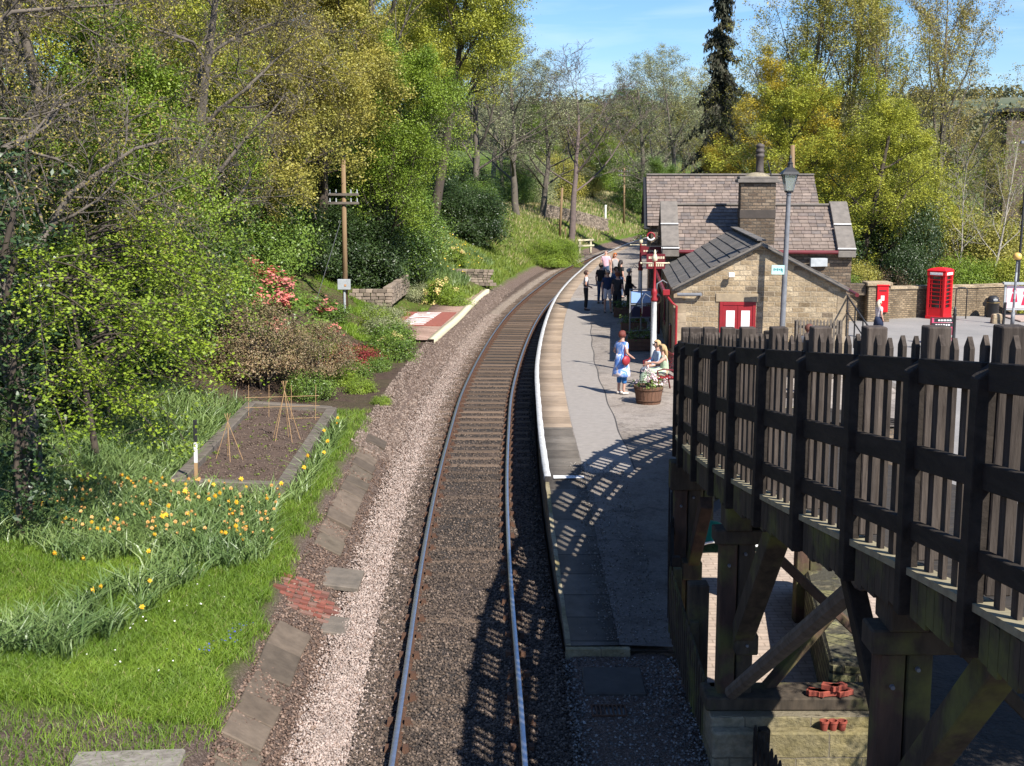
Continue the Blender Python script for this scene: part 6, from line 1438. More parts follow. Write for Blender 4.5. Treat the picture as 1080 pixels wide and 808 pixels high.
BU = dict(
 rhodo=bush_proto(11, 1.5, 2.6, LF['dark'], 24000, .10, 90, cl=.17, aspect=.4),
 green=bush_proto(12, 1.5, 2.4, LF['mid'], 30000, .07, 90, cl=.18),
 bright=bush_proto(13, 1.2, 1.8, LF['bright'], 22000, .06, 80, cl=.18),
 azalea=bush_proto(14, 1.5, 2.3, LF['azalea'], 17000, .055, 85, stems=60, cl=.13, hollow=.4, base=.3),
 twig=bush_proto(15, 1.3, 2.0, LF['brown'], 3500, .06, 90, stems=90, cl=.16, hollow=.3),
 low=bush_proto(16, .8, .7, LF['mid'], 7000, .06, 50, cl=.2),
 lowgrey=bush_proto(17, .8, .8, LF['grey'], 7000, .05, 50, cl=.2),
 pink=bush_proto(18, 1.2, 1.7, LF['mid'], 5000, .09, 50, cl=.17, flower=LF['pink'], nfl=1100, fsize=.10),
 yell=bush_proto(19, .8, 1.1, LF['bright'], 5000, .07, 40, cl=.18, flower=LF['cream'], nfl=900, fsize=.08),
 red=bush_proto(20, 1.0, .9, LF['red'], 4500, .07, 50, cl=.18, hollow=.4))
r = random.Random(77)
def T(kind, px, Y, s, label, dz=0, rz=None, name='tree', tilt=(0,0), leaf=None, bark=None, cat='tree', group=None, x=None):
    p = at(px, Y) if x is None else gp(x, Y); p.z += dz
    return plant_tree(PR[kind], p, s, r.uniform(0, 6.28) if rz is None else rz, label, name, cat, group, tilt, bark, leaf)
def B(kind, px, Y, s, label, dz=0, leaf=None, name='shrub', group=None, x=None):
    p = at(px, Y) if x is None else gp(x, Y); p.z += dz-.05
    return plant_bush(BU[kind], p, s, r.uniform(0, 6.28), label, name, 'shrub', group, leaf)
# ---- left wood
T('twiggy', 25, 23.5, 1.05, 'big twiggy tree with ivy clad trunk and drooping bare branches at the left edge', x=-8.9, rz=.5)
T('twiggy', 80, 31, 1.05, 'second twiggy tree with sparse yellow buds behind the ivy clad trunk', rz=2.1)
T('twiggy', 190, 37, 1.0, 'bare branched tree tangling over the dark shrubs left of the azalea', rz=4.0)
T('dense2', 100, 30, .75, 'green leafed tree filling the gloom behind the big trunk', leaf=LF['mid'])
T('dense', 150, 42, .95, 'olive leafed tree rising behind the twiggy trees', leaf=LF['olive'])
T('dense2', 215, 45, .85, 'fresh green tree above the pink flowering shrub')
T('dense', 270, 50, 1.0, 'yellow budded tree left of the telegraph pole', leaf=LF['olive'])
T('twiggy', 290, 52, 1.15, 'tall twiggy tree with yellow buds above the telegraph pole')
T('dense', 340, 60, 1.15, 'broad olive tree behind the telegraph pole', leaf=LF['olive'])
T('dense2', 398, 63, .95, 'bright green leafy tree right of the telegraph pole', leaf=LF['bright'])
T('dense2', 385, 66, .60, 'fresh green sapling close to the telegraph pole', leaf=LF['bright'])
T('tall', 385, 72, 1.25, 'tall brown budded tree high above the bright green tree', leaf=LF['bud'])
T('lean', 455, 75, 1.1, 'leaning yellow green tree on the bank above the daffodils', tilt=(0, R(10)), rz=0)
T('dense', 430, 88, 1.15, 'yellow green tree behind the leaning tree', leaf=LF['yg'])
T('sparse', 500, 96, (1.4,1.4,1.05), 'pale grey green tree right of the leaning tree')
T('sparse', 545, 112, (1.5,1.5,.9), 'grey green willow like tree on top of the cutting')
T('sparse', 572, 118, (1.4,1.4,.75), 'forked grey green tree beside the bare tree', tilt=(0, R(8)), rz=1)
T('bare', 603, 112, (1.8,1.8,1.0), 'leafless purple brown tree standing alone above the cutting')
T('sparse', 530, 135, 1.0, 'thin tree at the back of the cutting top')
T('tall', 20, 40, 1.0, 'tall tree far back at the left edge')
T('dense', 20, 52, 1.2, 'dark crowned tree filling the top left corner', leaf=LF['olive'])
T('dense2', 110, 60, 1.3, 'leafy tree high on the bank behind the olive tree', leaf=LF['mid'])
T('dense', 200, 66, 1.3, 'yellow leafed tree at the top of the wooded bank')
T('tall', 300, 80, 1.3, 'tall budded tree at the top of the bank above the pole', leaf=LF['olive'])
T('dense', 380, 100, 1.3, 'far yellow green tree seen between the nearer crowns')
T('tall', 440, 105, 1.25, 'tall thin tree breaking the skyline left of the open sky', leaf=LF['yg'])
for i, (px, Y, s, k, lf, lab) in enumerate([(560,160,.8,'dense2','bright','rounded fresh green tree beyond the bare tree'),(625,150,.62,'dense2','bright','bright green bushy tree left of the distant telegraph pole'),(645,185,.8,'slim','bright','pale thin birch beyond the bright bushy tree'),
    (675,150,(1.6,1.6,1.0),'sparse','grey','tall sparse grey green tree left of the spruce'),(710,140,(1.6,1.6,1.08),'sparse','grey','tall airy tree just left of the dark spruce'),(745,150,(1.6,1.6,1.05),'sparse','olive','airy tree behind the dark spruce'),(690,120,.62,'dense2','mid','dark green tree beyond the station roof at its left end'),(655,210,.9,'dense','olive','far olive tree at the end of the cutting'),(575,220,(1.2,1.2,.7),'dense','olive','far tree at the foot of the hill')]):
    T(k, px, Y, s, lab, leaf=LF[lf])
# understorey of the bank
ub = [('rhodo',300,57,1.1),('rhodo',340,60,1.15),('rhodo',385,62,1.1),('rhodo',420,67,1.1),('green',240,48,1.2),('rhodo',205,44,1.0),('green',190,39,1.2),('rhodo',150,36,1.3),('green',110,34,1.3),('green',70,33,1.2),('rhodo',30,32,1.4),
      ('green',325,64,1.5),('green',275,56,1.3),('rhodo',500,84,1.3),('rhodo',478,82,1.1),('green',500,92,1.1),('rhodo',490,97,1.3),('green',420,70,1.4),('green',395,66,1.5),('rhodo',370,62,1.4),('green',240,50,1.6),('rhodo',180,47,1.6),('green',130,44,1.6),
      ('green',60,42,1.7),('rhodo',10,40,1.7),('green',350,70,1.8),('green',300,64,1.8),('green',230,60,1.8),('green',150,56,1.8),('rhodo',440,86,1.6),('green',405,82,1.7),('rhodo',0,28,1.2),('green',430,100,1.8)]
dsc = {'rhodo': 'dark glossy evergreen shrub', 'green': 'dense mid green shrub'}
where = ['beneath the trees left of the telegraph pole','just behind the telegraph pole','right of the telegraph pole','above the dry stone garden wall','behind the pink flowers','left of the pink flowers','above the azalea','at the wood edge left of the azalea','in the shade beneath the drooping branches','behind the drooping lime leaves','beside the ivy clad trunk','in the second row behind the telegraph pole','in the second row left of the telegraph pole','below the pale trees right of the leaning trunk','at the foot of the leaning tree','on the bank crest right of the leaning tree','under the grey green trees','left of the leaning trunk','up the slope from the garden wall','between the wall and the bright green tree','up the slope behind the pink flowers','up the slope above the azalea','high behind the drooping branches','high at the left behind the trunk','at the far left edge of the wood','high on the bank above the pole','high on the bank left of the pole','high on the bank above the pink flowers','high on the bank above the azalea','behind the leaning trunk','behind the bright green tree','at the left edge beside the lawn','at the top of the bank behind the leaning tree']
for (k, px, Y, s), wh in zip(ub, where): B(k, px, Y, (s*1.1, s*1.1, s), dsc[k]+' '+wh, group='evergreen shrubs of the wooded bank')
B('green', 592, 94, (.9,.9,.8), 'bright green bush at the foot of the plain wooden pole', leaf=LF['bright']); B('green', 572, 92, (.9,.9,.7), 'second green bush left of the plain wooden pole', leaf=LF['bright'])
# lime leafed drooping sapling, ivy and glossy evergreen at the left edge
def cluster_proto(seed, centres, n, size, leaf, cl, segs, bark, aspect=.6, up=.6):
    rg = np.random.default_rng(seed); c = np.array(centres); i = rg.integers(0, len(c), n); P_ = c[i]+rg.normal(0, 1, (n, 3))*np.array(cl); pr = Proto(); pr.bark = bark; pr.leaf = leaf; pr.trunk = seg_mesh(segs); pr.crown = leaf_mesh(P_, size, rg, up, aspect); return pr
rg = np.random.default_rng(31); segs = []; cen = []
for k in range(26):
    p = np.array([0, 0, 1.9+rg.uniform(0, 2.6)]); a = rg.uniform(-1.1, 1.0); d = np.array([math.cos(a), math.sin(a)*.8-.25, .55]); ln = rg.uniform(1.6, 3.6)
    for j in range(9):
        d = d+np.array([0,0,-.16])+rg.normal(0, .07, 3); d /= np.linalg.norm(d); q = p+d*ln/9; segs.append((p, q, .022*(1-j/10), .022*(1-(j+1)/10)+.002, 5)); p = q
        if j > 2: 
            cen.append(p)
            for _ in range(2): e = p+rg.normal(0, .22, 3)+np.array([0,0,-.1]); segs.append((p, e, .006, .003, 3)); cen.append(e)
for i in range(8): segs.append((np.array([-.05*i,0,-.3+.5*i]), np.array([-.05*(i+1),0,-.3+.5*(i+1)]), .08-.007*i, .073-.007*i, 7))
PR['lime'] = cluster_proto(32, cen, 7000, .066, LF['lime'], (.11,.11,.06), segs, M['bark'], .8, 1.2)
plant_tree(PR['lime'], gp(-8.1, 21.5), 1.0, 0, 'small tree with drooping branches of fresh lime leaves above the shaded grass', 'tree')
plant_tree(PR['lime'], gp(-8.4, 26), 1.05, .6, 'second lime leafed tree in the shade left of the raised bed', 'tree')
cen = [np.array([rg.normal(0,.35), rg.normal(0,.3), rg.uniform(.3, 5.6)]) for _ in range(46)]; segs = [(np.array([0,0,i*.7-.3]), np.array([.03*i,0,i*.7+.4]), .05, .045, 6) for i in range(8)]+[(np.array([0,0,c[2]-.3]), c, .012, .004, 3) for c in cen]
PR['gloss'] = cluster_proto(33, cen, 2600, .13, leafmat('leaf_gloss', [(.02,.045,.014),(.05,.09,.03),(.035,.065,.025)], .1, .4, .4), (.16,.16,.16), segs, M['bark'], .42)
plant_tree(PR['gloss'], gp(-8.0, 20.6), 1.0, 0, 'glossy evergreen with dark leaves climbing at the very left edge', 'climbing_shrub', 'shrub')
plant_tree(PR['gloss'], gp(-8.9, 23.2), 1.15, 1, 'ivy wrapped round the big trunk at the left edge', 'ivy', 'ivy')
# ---- garden shrubs
B('azalea', 265, 36.2, 1.0, 'large rusty brown azalea shrub behind the raised bed'); B('azalea', 330, 38, .8, 'smaller rusty brown azalea right of the large one', leaf=LF['azalea'])
B('twig', 225, 37, .9, 'twiggy brown shrub left of the large azalea'); B('red', 365, 41.5, .8, 'low dark red leafed shrub below the telegraph pole'); B('red', 385, 42.5, .55, 'small red leafed shrub right of the other red one')
B('pink', 285, 42.5, (1.5,1.5,1.15), 'shrub with clusters of salmon pink flowers'); B('pink', 255, 45.0, (1.5,1.5,1.0), 'second pink flowering shrub farther up the slope')
B('low', 345, 50.5, .9, 'low green shrub at the foot of the telegraph pole', leaf=LF['bright']); B('low', 410, 47, 1.1, 'low green shrub on the garden slope', leaf=LF['mid']); B('lowgrey', 405, 49.5, 1.0, 'grey green low shrub beside the old platform'); B('lowgrey', 402, 54, 1.0, 'grey green mound in front of the dry stone wall')
B('yell', 463, 62.5, 1.0, 'cream yellow flowering shrub above the brick mosaic'); B('low', 478, 61.5, 1.0, 'rounded bright green bush right of the cream flowers', leaf=LF['bright']); B('lowgrey', 437, 63, 1.0, 'bronze and grey shrub left of the cream flowers'); B('yell', 412, 45.5, .6, 'small pale orange flowering shrub on the garden slope'); B('low', 412, 44, 1.0, 'leafy green clump by the near end of the old platform'); B('low', 398, 52, 1.0, 'green clump right of the grey box pole', leaf=LF['bright'])
B('lowgrey', 320, 36, .9, 'fine leafed grey green shrub at the right foot of the azalea', leaf=LF['mid']); B('low', 352, 38.5, .7, 'yellow green plant clump right of the azalea', leaf=LF['bright']); B('low', 375, 37.2, .55, 'small leafy plant on the bare soil', leaf=LF['bright']); B('low', 398, 35.4, .35, 'little plant near the kerb on the bare soil', leaf=LF['bright']); B('low', 368, 40.2, .7, 'spiky green plant below the red shrub'); B('low', 395, 41.5, .6, 'green plant by the edge of the garden soil'); B('low', 500, 86, .9, 'bush on the daffodil bank', leaf=LF['mid']); B('yell', 480, 73, .8, 'yellow flowering clump on the daffodil bank', )
for i, (px, Y) in enumerate([(20,33),(60,34),(200,38)]): B('twig', px, Y, 1.2, ['brown twiggy undergrowth at the left edge','brown twiggy undergrowth behind the lime leaves','brown twiggy undergrowth behind the bed'][i])
# planting in barrel and planters
for o_, nm in ((barrel, 'flowering plant filling the half barrel'),):
    p = bush_proto(51, .36, .32, LF['mid'], 500, .05, 14, stems=8, cl=.25, flower=LF['white'], nfl=500, fsize=.045); plant_bush(p, o_.location+Vector((0,0,.40)), 1, 0, 'pink and white flowers filling the half barrel', 'bedding_plant')
p = bush_proto(52, .4, .32, LF['mid'], 700, .06, 14, stems=8, cl=.25)
for pl_, lab in zip(planters, ('leafy plant in the planter nearest the lamp column','leafy plant in the middle wooden planter','leafy plant in the farthest wooden planter')): plant_bush(p, pl_.location+Vector((0,0,.34)), 1, 0, lab, 'bedding_plant')
# ---- trees right of and behind the station
T('layered', 850, 74, .98, 'layered yellow green tree directly behind the station roof')
T('layered', 905, 72, .9, 'yellow green tree with tiered foliage right of the station roof', rz=1.0)
T('layered', 800, 82, 1.05, 'golden green tree behind the chimney', leaf=LF['gold'])
T('dense', 770, 92, .72, 'golden leafed tree between the spruce and the chimney', leaf=LF['gold'])
T('tall', 845, 90, 1.28, 'tall thinly leafed tree high above the station roof', leaf=LF['olive'])
T('tall', 895, 92, 1.32, 'tall thinly leafed tree right of the tallest one', leaf=LF['yg'])
T('tall', 805, 98, 1.0, 'tall thin tree left of the tallest tree', leaf=LF['olive'])
T('tall', 930, 84, 1.1, 'leaning budded tree above the post box', leaf=LF['olive'])
T('tall', 985, 86, 1.18, 'tall nearly bare tree standing up against the sky at the right', leaf=LF['bud'])
T('sparse', 1012, 95, .72, 'brown twiggy tree right of the tall nearly bare tree', leaf=LF['bud'])
T('sparse', 1040, 88, .6, 'twiggy tree in front of the dark house', leaf=LF['olive'])
T('layered', 945, 76, .8, 'lower yellow green tree above the boundary wall', rz=2)
T('dense', 1085, 80, .5, 'olive tree hiding the dark gabled house', leaf=LF['olive'])
T('slim', 1046, 69, 1.15, 'white barked leafless sapling behind the boundary wall', tilt=(0, R(-6)))
T('slim', 1010, 71, 1.0, 'second pale leafless sapling behind the kiosk', tilt=(0, R(5)))
T('dense', 1090, 240, 1.1, 'distant rounded tree on the hill at the right edge', leaf=LF['mid']); T('dense', 1050, 260, .9, 'distant green tree left of the other on the right hill', leaf=LF['mid'])
PR['conifer'] = conifer(41, 18.5); 
p = at(757, 104); plant_tree(PR['conifer'], p+Vector((0,0,-.5)), (1.0,1.0,1.24), 0, 'tall dark narrow spruce standing above the other trees', 'spruce_tree')
for i, (k, px, Y, s, lf, lab) in enumerate([('green',1015,67.5,1.1,'bright','bright shrub behind the wall right of the kiosk'),('green',1045,67.5,1.0,'bright','bright shrub behind the litter bin'),('green',1078,67,1.1,'yg','yellow green shrub behind the poster case'),('rhodo',962,67.5,(.8,.8,1.3),None,'dark ivy mass left of the kiosk'),('rhodo',975,69,(.8,.8,2.0),None,'tall dark ivy covered stump behind the kiosk'),
    ('twig',945,67,1.1,None,'brown twiggy shrub behind the wall by the post box'),('green',905,67,1.0,'olive','olive shrub over the wall left of the post box'),('twig',1000,70,1.4,None,'brown twiggy thicket behind the kiosk'),('green',885,66,.9,'mid','shrub at the station corner'),('rhodo',925,74,1.8,None,'dark shrub under the yellow green tree'),('rhodo',860,70,1.7,None,'dark shrub behind the station'),('green',1060,74,1.8,'olive','olive thicket at the right behind the wall'),('green',1020,76,2.0,'olive','olive thicket behind the white sapling'),('green',700,118,1.6,'mid','dark bush at the far platform end'),('green',670,150,1.7,'mid','bush at the far bend of the line'),('green',740,112,2.0,'mid','bush beyond the taller station block'),('green',780,108,2.2,'olive','olive bush behind the taller station block'),('rhodo',820,100,2.2,None,'dark bush behind the chimney')]):
    B(k, px, Y, s, lab, leaf=LF[lf] if lf else None)
for i, (px, Y, s, k, lf, lab) in enumerate([(520,165,(1.6,1.6,.85),'sparse','grey','grey green tree far behind the cutting top'),(585,185,(1.7,1.7,.6),'sparse','olive','olive tinted far tree behind the bare tree'),(640,230,(1.8,1.8,.8),'sparse','grey','far grey green tree over the end of the line'),(700,200,(1.8,1.8,1.2),'sparse','olive','far olive tree between the airy trees'),(765,170,(1.6,1.6,1.1),'sparse','grey','far grey green tree right of the spruce'),(630,260,(1.7,1.7,.9),'dense','olive','distant round olive tree below the hill line'),(670,280,(1.7,1.7,1.2),'dense','mid','distant dark tree below the hill line'),(720,250,(1.7,1.7,1.1),'dense','olive','distant olive tree behind the airy trees'),(560,240,(1.7,1.7,.7),'dense','grey','distant grey green tree behind the forked tree'),
  (880,88,(1.1,1.1,.8),'layered','yg','broad yellow green tree beside the far platform'),(930,104,(1.1,1.1,.8),'dense2','mid','dense tree shading the far end of the platform')]):
    T(k, px, Y, s, lab, leaf=LF[lf])
for i, (px, Y, s, lf) in enumerate([(560,130,1.6,'grey'),(585,140,1.8,'olive'),(540,125,1.5,'mid'),(610,150,1.6,'olive'),(650,170,2.0,'bright'),(690,170,2.2,'grey'),(720,150,2.2,'mid'),(760,140,2.2,'olive'),(640,200,2.4,'olive')]):
    B('green', px, Y, s, ['grey scrub on the cutting crest behind the bare tree','olive scrub right of the bare tree','green scrub left of the forked tree','olive scrub above the old field wall','bright scrub at the bend of the line','grey scrub behind the distant pole','dark scrub left of the spruce','olive scrub at the foot of the spruce','olive scrub far down the line'][i], leaf=LF[lf])
plant_tree(PR['dense2'], gp(10.8, 12.8), (1.0,1.0,.55), 1.0, 'added out-of-view leafy tree right of the bridge to shade the ground below it')  # unseen tree, added to throw shade on the ground under the bridge
# far woodland on the hill
rg = np.random.default_rng(90); n = 2600; Yc = rg.uniform(300, 1300, n); Xc = rg.uniform(-.45, .55, n)*Yc; k = wav(Xc, Yc, .012) > -.4; Xc, Yc = Xc[k], Yc[k]; zc = gz(Xc, Yc); n = len(Xc); m = 60
P_ = np.stack([Xc, Yc, zc+4], -1)[:, None, :]+rg.normal(0, 1, (n, m, 3))*np.array([4.2, 4.2, 3.0]); V, Q = leaf_mesh(P_.reshape(-1, 3), 2.6, rg, .6, .8)
tag(np_obj('far_woodland', V, Q, leafmat('leaf_far', [(.10,.12,.06),(.16,.17,.09),(.13,.12,.08),(.19,.19,.11)], .2, .9, .1)), 'woodland covering the distant hillside on the skyline', 'woodland', kind='stuff')
h0 = None
for i, (px, Y) in enumerate([(612,900),(618,905),(640,930),(625,915)]):
    p = at(px, Y); hs = empty('distant_house', p, .3*i, ['small pale house on the far hill, the leftmost','small pale house on the far hill beside the leftmost','small pale house on the far hill, the rightmost','small pale house on the far hill between the others'][i], 'house', 'houses on the far hill')
    mb = MB(); prism(mb, -5, 5, 0, 7, -2, 8, 8.2, 'x'); mb.build('wall', M['cream_paint'], hs); mb = MB(); prism(mb, -5.3, 5.3, -.4, 7.4, 8.01, 8.1, 11.5, 'x'); mb.build('roof', M['slate'], hs)
# ---- grass, daffodils
def blades(name, pts, h, wd, leaf, seed, label, lean=.35, cat='grass', seg=2):
    rg = np.random.default_rng(seed); n = len(pts); a = rg.uniform(0, 6.28, n); hh = h*rg.uniform(.5, 1.25, n)[:, None]
    d = np.stack([np.cos(a), np.sin(a), np.zeros(n)], -1); b = rg.uniform(0, 6.28, n); l = np.stack([np.cos(b), np.sin(b), np.zeros(n)], -1)*lean*rg.uniform(.2, 1.2, n)[:, None]+np.array([[.10, .05, 0]])
    up = np.array([[0,0,1.]]); w_ = wd*rg.uniform(.7, 1.3, n)[:, None]
    p0 = pts; p1 = pts+(up*.6+l*.35)*hh; p2 = pts+(up*.95+l*1.1)*hh
    V = np.stack([p0-d*w_, p0+d*w_, p1+d*w_*.8, p1-d*w_*.8, p2+d*w_*.12, p2-d*w_*.12], 1).reshape(-1, 3)
    Q = ((np.arange(n)*6)[:, None, None]+np.array([[0,1,2,3],[3,2,4,5]])[None]).reshape(-1, 4)
    o = np_obj(name, V, Q, leaf); tag(o, label, cat, kind='stuff'); return o
def scatter(n, f, seed, y0=12.5, y1=34, u0=2.7, u1=9.5):
    rg = np.random.default_rng(seed); Y_ = 1/rg.uniform(1/y1, 1/y0, n*3)**1.0; u = rg.uniform(u0, u1, n*3); x, y = off(Y_, -u); k = f(x, y, u, rg); x, y = x[k][:n], y[k][:n]; return np.stack([x, y, gz(x, y)-.01], -1)
def inbed(x, y): 
    t = np.clip((y-24.4)/(33-24.4), 0, 1); return (y > 24.25) & (y < 33.2) & (x > -6.62-.2*t) & (x < -4.28-.2*t)
def lawn(x, y, u, rg): return (~inbed(x, y)) & (wav(x*1.0, y, 1.3) > -2.2) & ~((y < 14.3+.25*np.sin(x*2)) & (rg.uniform(0,1,len(x)) < .85)) & ~((y > 31.5) & (x < -4.8) & (rg.uniform(0,1,len(x)) < .75)) & (u > 2.85+.12*np.sin(y*2.1)+.1*np.sin(y*5.3)+rg.uniform(-.1,.15,len(x)))
gr1 = leafmat('grass_bright', [(.085,.165,.012),(.145,.25,.02),(.11,.205,.016),(.24,.31,.06)], .4, .5, .3)
gr2 = leafmat('daffodil_leaf', [(.085,.15,.038),(.15,.23,.065),(.11,.18,.05),(.26,.33,.13)], .3, .4, .45)
blades('lawn_grass', scatter(210000, lawn, 61), .13, .0045, gr1, 62, 'bright green lawn grass on the bank beside the track', 1.0)
blades('dry_lawn_grass', scatter(9000, lawn, 161), .10, .005, LF['dry'], 162, 'pale dead blades mixed into the lawn', 1.2)
def daf(x, y, u, rg):
    c = (y > 20.0+.3*np.sin(x*3)) & (y < 24.3) & (x < -3.9-.12*(y-20)) 
    c2 = (x < -6.3) & (y > 24) & (y < 33.5)
    c3 = (y > 24) & (y < 31.5) & (u > 3.15) & (u < 3.6) 
    c4 = (np.abs(x+5.0+.62*(20.5-y)*.35) < .5) & (y > 15.6) & (y < 20.6) & (wav(x*1.3, y, 4.5) > -.1)
    c5 = (np.abs(x+6.3) < .45) & (np.abs(y-16.4) < .6)
    return (c | c2 | c3 | c4 | c5) & (~inbed(x, y)) & (wav(x, y, 2.6) > -1.1)
blades('daffodil_leaves', scatter(26000, daf, 63, 14, 34, 3, 11), .40, .014, gr2, 64, 'thick blue green daffodil leaves in a band across the lawn', 1.05, 'leaves')
blades('long_grass', scatter(16000, lambda x,y,u,rg: (wav(x, y, 3.1) > 1.0) & ~inbed(x,y) & (y > 15), 65), .27, .008, gr1, 66, 'longer grass tufts standing in the lawn', .6)
def bankf(x, y, u, rg): return (wav(x, y, .5) > -1.4)
def scat2(n, y0, y1, u0, u1, seed, f=bankf):
    rg = np.random.default_rng(seed); Y_ = rg.uniform(y0, y1, n*3); u = rg.uniform(u0, u1, n*3); x, y = off(Y_, -u); k = f(x, y, u, rg); x, y = x[k][:n], y[k][:n]; return np.stack([x, y, gz(x, y)-.01], -1)
blades('bank_grass', scat2(42000, 64, 112, 3.0, 9.5, 67, lambda x,y,u,rg: (wav(x,y,.8) > -.5)), .28, .022, leafmat('bank_grass_leaf', [(.10,.17,.02),(.16,.24,.03),(.24,.26,.07)], .35), 68, 'green grass on the cutting slope beyond the garden', .5)
blades('dry_bank_grass', scat2(22000, 85, 175, 3.2, 18, 69), .32, .03, LF['dry'], 70, 'pale dry grass on the far cutting slope', .6)
blades('garden_grass', scat2(16000, 42, 60, 4.2, 9, 71, lambda x,y,u,rg: (wav(x,y,.9) > .15)), .16, .013, gr1, 72, 'rough green grass between the garden shrubs', .5)
blades('garden_weeds', scat2(4500, 33, 48, 3.0, 8.5, 73, lambda x,y,u,rg: (wav(x,y,1.9) > 1.0)), .16, .016, LF['mid'], 74, 'low weeds scattered over the bare garden soil', .8, 'weeds')
blades('daffodil_bank_leaves', scat2(9000, 68, 80, 4.0, 8.0, 75, lambda x,y,u,rg: (wav(x,y,1.2) > -.2)), .4, .018, gr2, 76, 'blue green flower foliage on the bank above the low wall', .6, 'leaves')
# leaf litter on the wood floor and soil
def litter(name, n, y0, y1, u0, u1, seed, size, leaf, label, f=lambda x,y,u,rg: u > -99):
    P_ = scat2(n, y0, y1, u0, u1, seed, f); rg = np.random.default_rng(seed+1); V, Q = leaf_mesh(P_+np.array([0,0,.03]), size, rg, 3.0); o = np_obj(name, V, Q, leaf); tag(o, label, 'undergrowth', kind='stuff')
litter('wood_undergrowth', 60000, 30, 110, 8.2, 30, 81, .16, LF['mid'], 'low leafy undergrowth and ivy covering the wooded bank', lambda x,y,u,rg: (wav(x,y,.7) > -1.0) & ((u > 9.5) | (y < 70)))
litter('leaf_litter', 26000, 31, 62, 4.5, 20, 83, .08, LF['brown'], 'brown leaf litter and twigs over the soil behind the bed')
# daffodil flowers: individual stems with heads
def daffodil_mesh(openf, col):
    mb = MB(); mb.tube([(0,0,0),(.01,0,.2),(.03,0,.34),(.05,-.02,.36)], .004, 5, 0); c = Vector((.06,-.04,.365))
    for k in range(6):
        a = k*math.pi/3; d = Vector((math.cos(a), 0, math.sin(a))); s_ = Vector((-math.sin(a), 0, math.cos(a)))
        mb.add([c, c+d*.028*openf+s_*.014, c+d*.048*openf+Vector((0,-.006,0)), c+d*.028*openf-s_*.014], [(0,1,2,3)], 1)
    mb.tube([c, c+Vector((0,-.022,0)), c+Vector((0,-.034,0))], [.011,.014,.021], 8, 2); return mb
dl = [('bright yellow daffodil in the band across the lawn', (.80,.52,.03), (.80,.36,.02), 1.0), ('faded papery orange daffodil in the band across the lawn', (.62,.38,.15), (.55,.28,.07), .75)]
protos = [daffodil_mesh(l[3], 0).build('daffodil', [gr2, plain('petal%d'%i, l[1], .6), plain('trumpet%d'%i, l[2], .6)]) for i, l in enumerate(dl)]
Pd = scatter(210, lambda x,y,u,rg: (y > 20.6) & (y < 24.2) & (x < -3.8-.12*(y-20)) & (x > -8.3) & (wav(x, y, 1.7) > -.6), 91, 20, 24.4, 3, 8.5)
Pe = np.array([[x, y, float(gz(x, y))] for (x, y) in [(float(off(Y_, -u)[0]), float(off(Y_, -u)[1])) for Y_, u in [(17.6,5.0),(18.0,5.2),(18.3,4.6),(17.2,4.4),(19.0,5.6),(19.4,6.2),(19.6,4.9),(28.0,3.3),(29.2,3.4),(30.5,3.3),(26.5,3.4),(27.0,3.2),(25.4,3.3),(31.0,3.5)]]])
rr = random.Random(9)
for i, p in enumerate(np.concatenate([Pd, Pe])):
    k = 0 if (i >= len(Pd) or rr.random() < .25) else 1
    o = protos[k] if protos[k].get('used') is None else protos[k].copy()
    if protos[k].get('used') is None: protos[k]['used'] = 1
    else: COL.objects.link(o)
    o.location = Vector(p)+Vector((0,0,.02)); o.rotation_euler = (rr.uniform(-.2,.2), rr.uniform(-.2,.2), rr.uniform(-1.6,.9)); s_ = rr.uniform(.8,1.15); o.scale = (s_*.95, s_*.95, s_)
    tag(o, dl[k][0], 'daffodil', 'bright yellow daffodils' if k == 0 else 'faded daffodils')
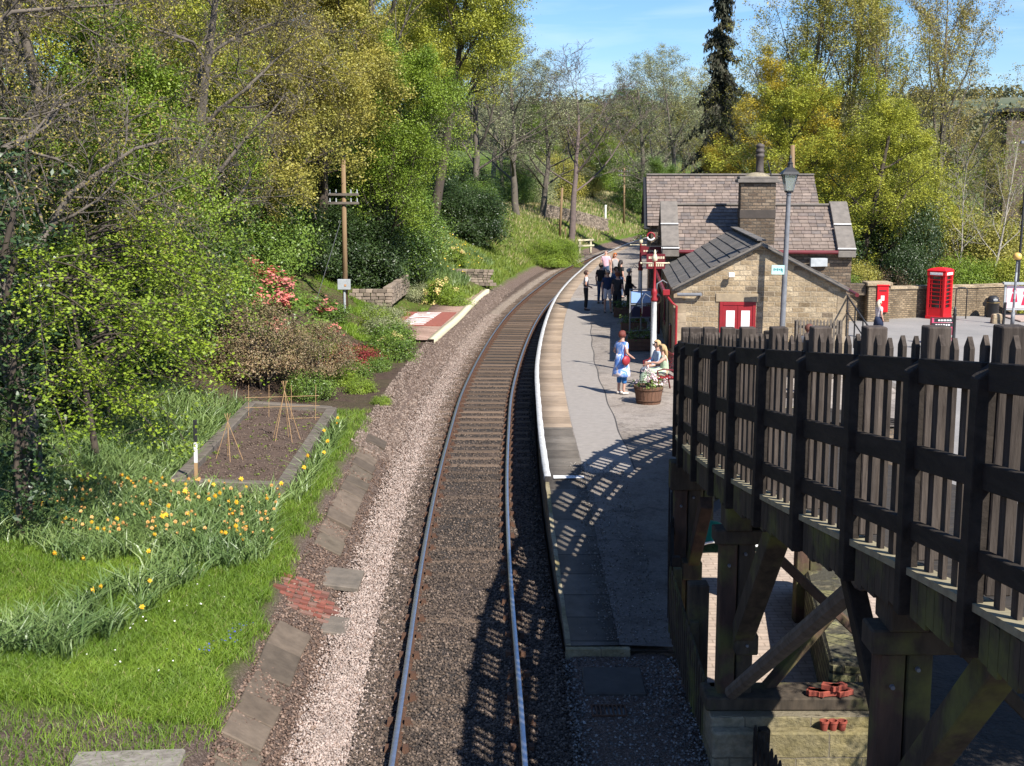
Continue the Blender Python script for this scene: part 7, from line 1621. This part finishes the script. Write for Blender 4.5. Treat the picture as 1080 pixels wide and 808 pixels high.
# small blue and white flowers in the near grass
def dots(name, pts, size, c, label):
    V, Q = leaf_mesh(np.array(pts), size, np.random.default_rng(5), 1.5, 1.0); o = np_obj(name, V, Q, plain(name+'_petal', c, .6)); tag(o, label, 'flowers', kind='stuff')
rg = np.random.default_rng(8)
bl = []; 
for Y_, u in ((17.3,2.95),(17.0,3.05),(16.6,3.1),(16.3,3.25),(16.1,3.3)):
    x, y = off(Y_, -u)
    for _ in range(9): xx = x+rg.normal(0,.05); yy = y+rg.normal(0,.07); bl.append((xx, yy, float(gz(xx,yy))+rg.uniform(.08,.2)))
dots('bluebells', bl, .03, (.05,.06,.28), 'little blue grape hyacinths along the edge of the lawn')
wf = [(x, y, float(gz(x,y))+rg.uniform(.08,.16)) for x, y in zip(rg.uniform(-5.6,-4.2,34), rg.uniform(15.2,19,34))]
dots('daisies', wf, .03, (.75,.72,.65), 'tiny white flowers scattered in the near grass')
yf = [(float(off(a, -b)[0]), float(off(a, -b)[1]), float(gz(*off(a, -b)))+.38) for a, b in zip(rg.uniform(70,79,260), rg.uniform(4.2,7.5,260))]
dots('bank_flowers', yf, .09, (.75,.5,.05), 'yellow and orange flowers on the bank above the low wall')

# clods and seedlings in the raised bed
rg = np.random.default_rng(44); n = 2600; t_ = rg.uniform(0, 1, n); w_ = rg.uniform(.05, .95, n); A = [np.array(v) for v in BC]
L0 = A[0][None]*(1-t_[:,None])+A[3][None]*t_[:,None]; R0 = A[1][None]*(1-t_[:,None])+A[2][None]*t_[:,None]; pb_ = L0*(1-w_[:,None])+R0*w_[:,None]+np.array([0,0,.012])
stones('soil_clods', n, lambda r, n: pb_, (.012,.035), islmat('clod', [(.05,.034,.026),(.10,.07,.052),(.16,.12,.09)], bump=0), 45, 'crumbly clods of dark soil filling the raised bed')
V, Q = leaf_mesh(np.repeat(pb_[:90], 7, 0)+rg.normal(0, .03, (630, 3))*np.array([1,1,.5])+np.array([0,0,.03]), .05, rg, .8, .5)
tag(np_obj('seedlings', V, Q, LF['bright']), 'small green seedlings dotted over the raised bed', 'seedlings', kind='stuff')
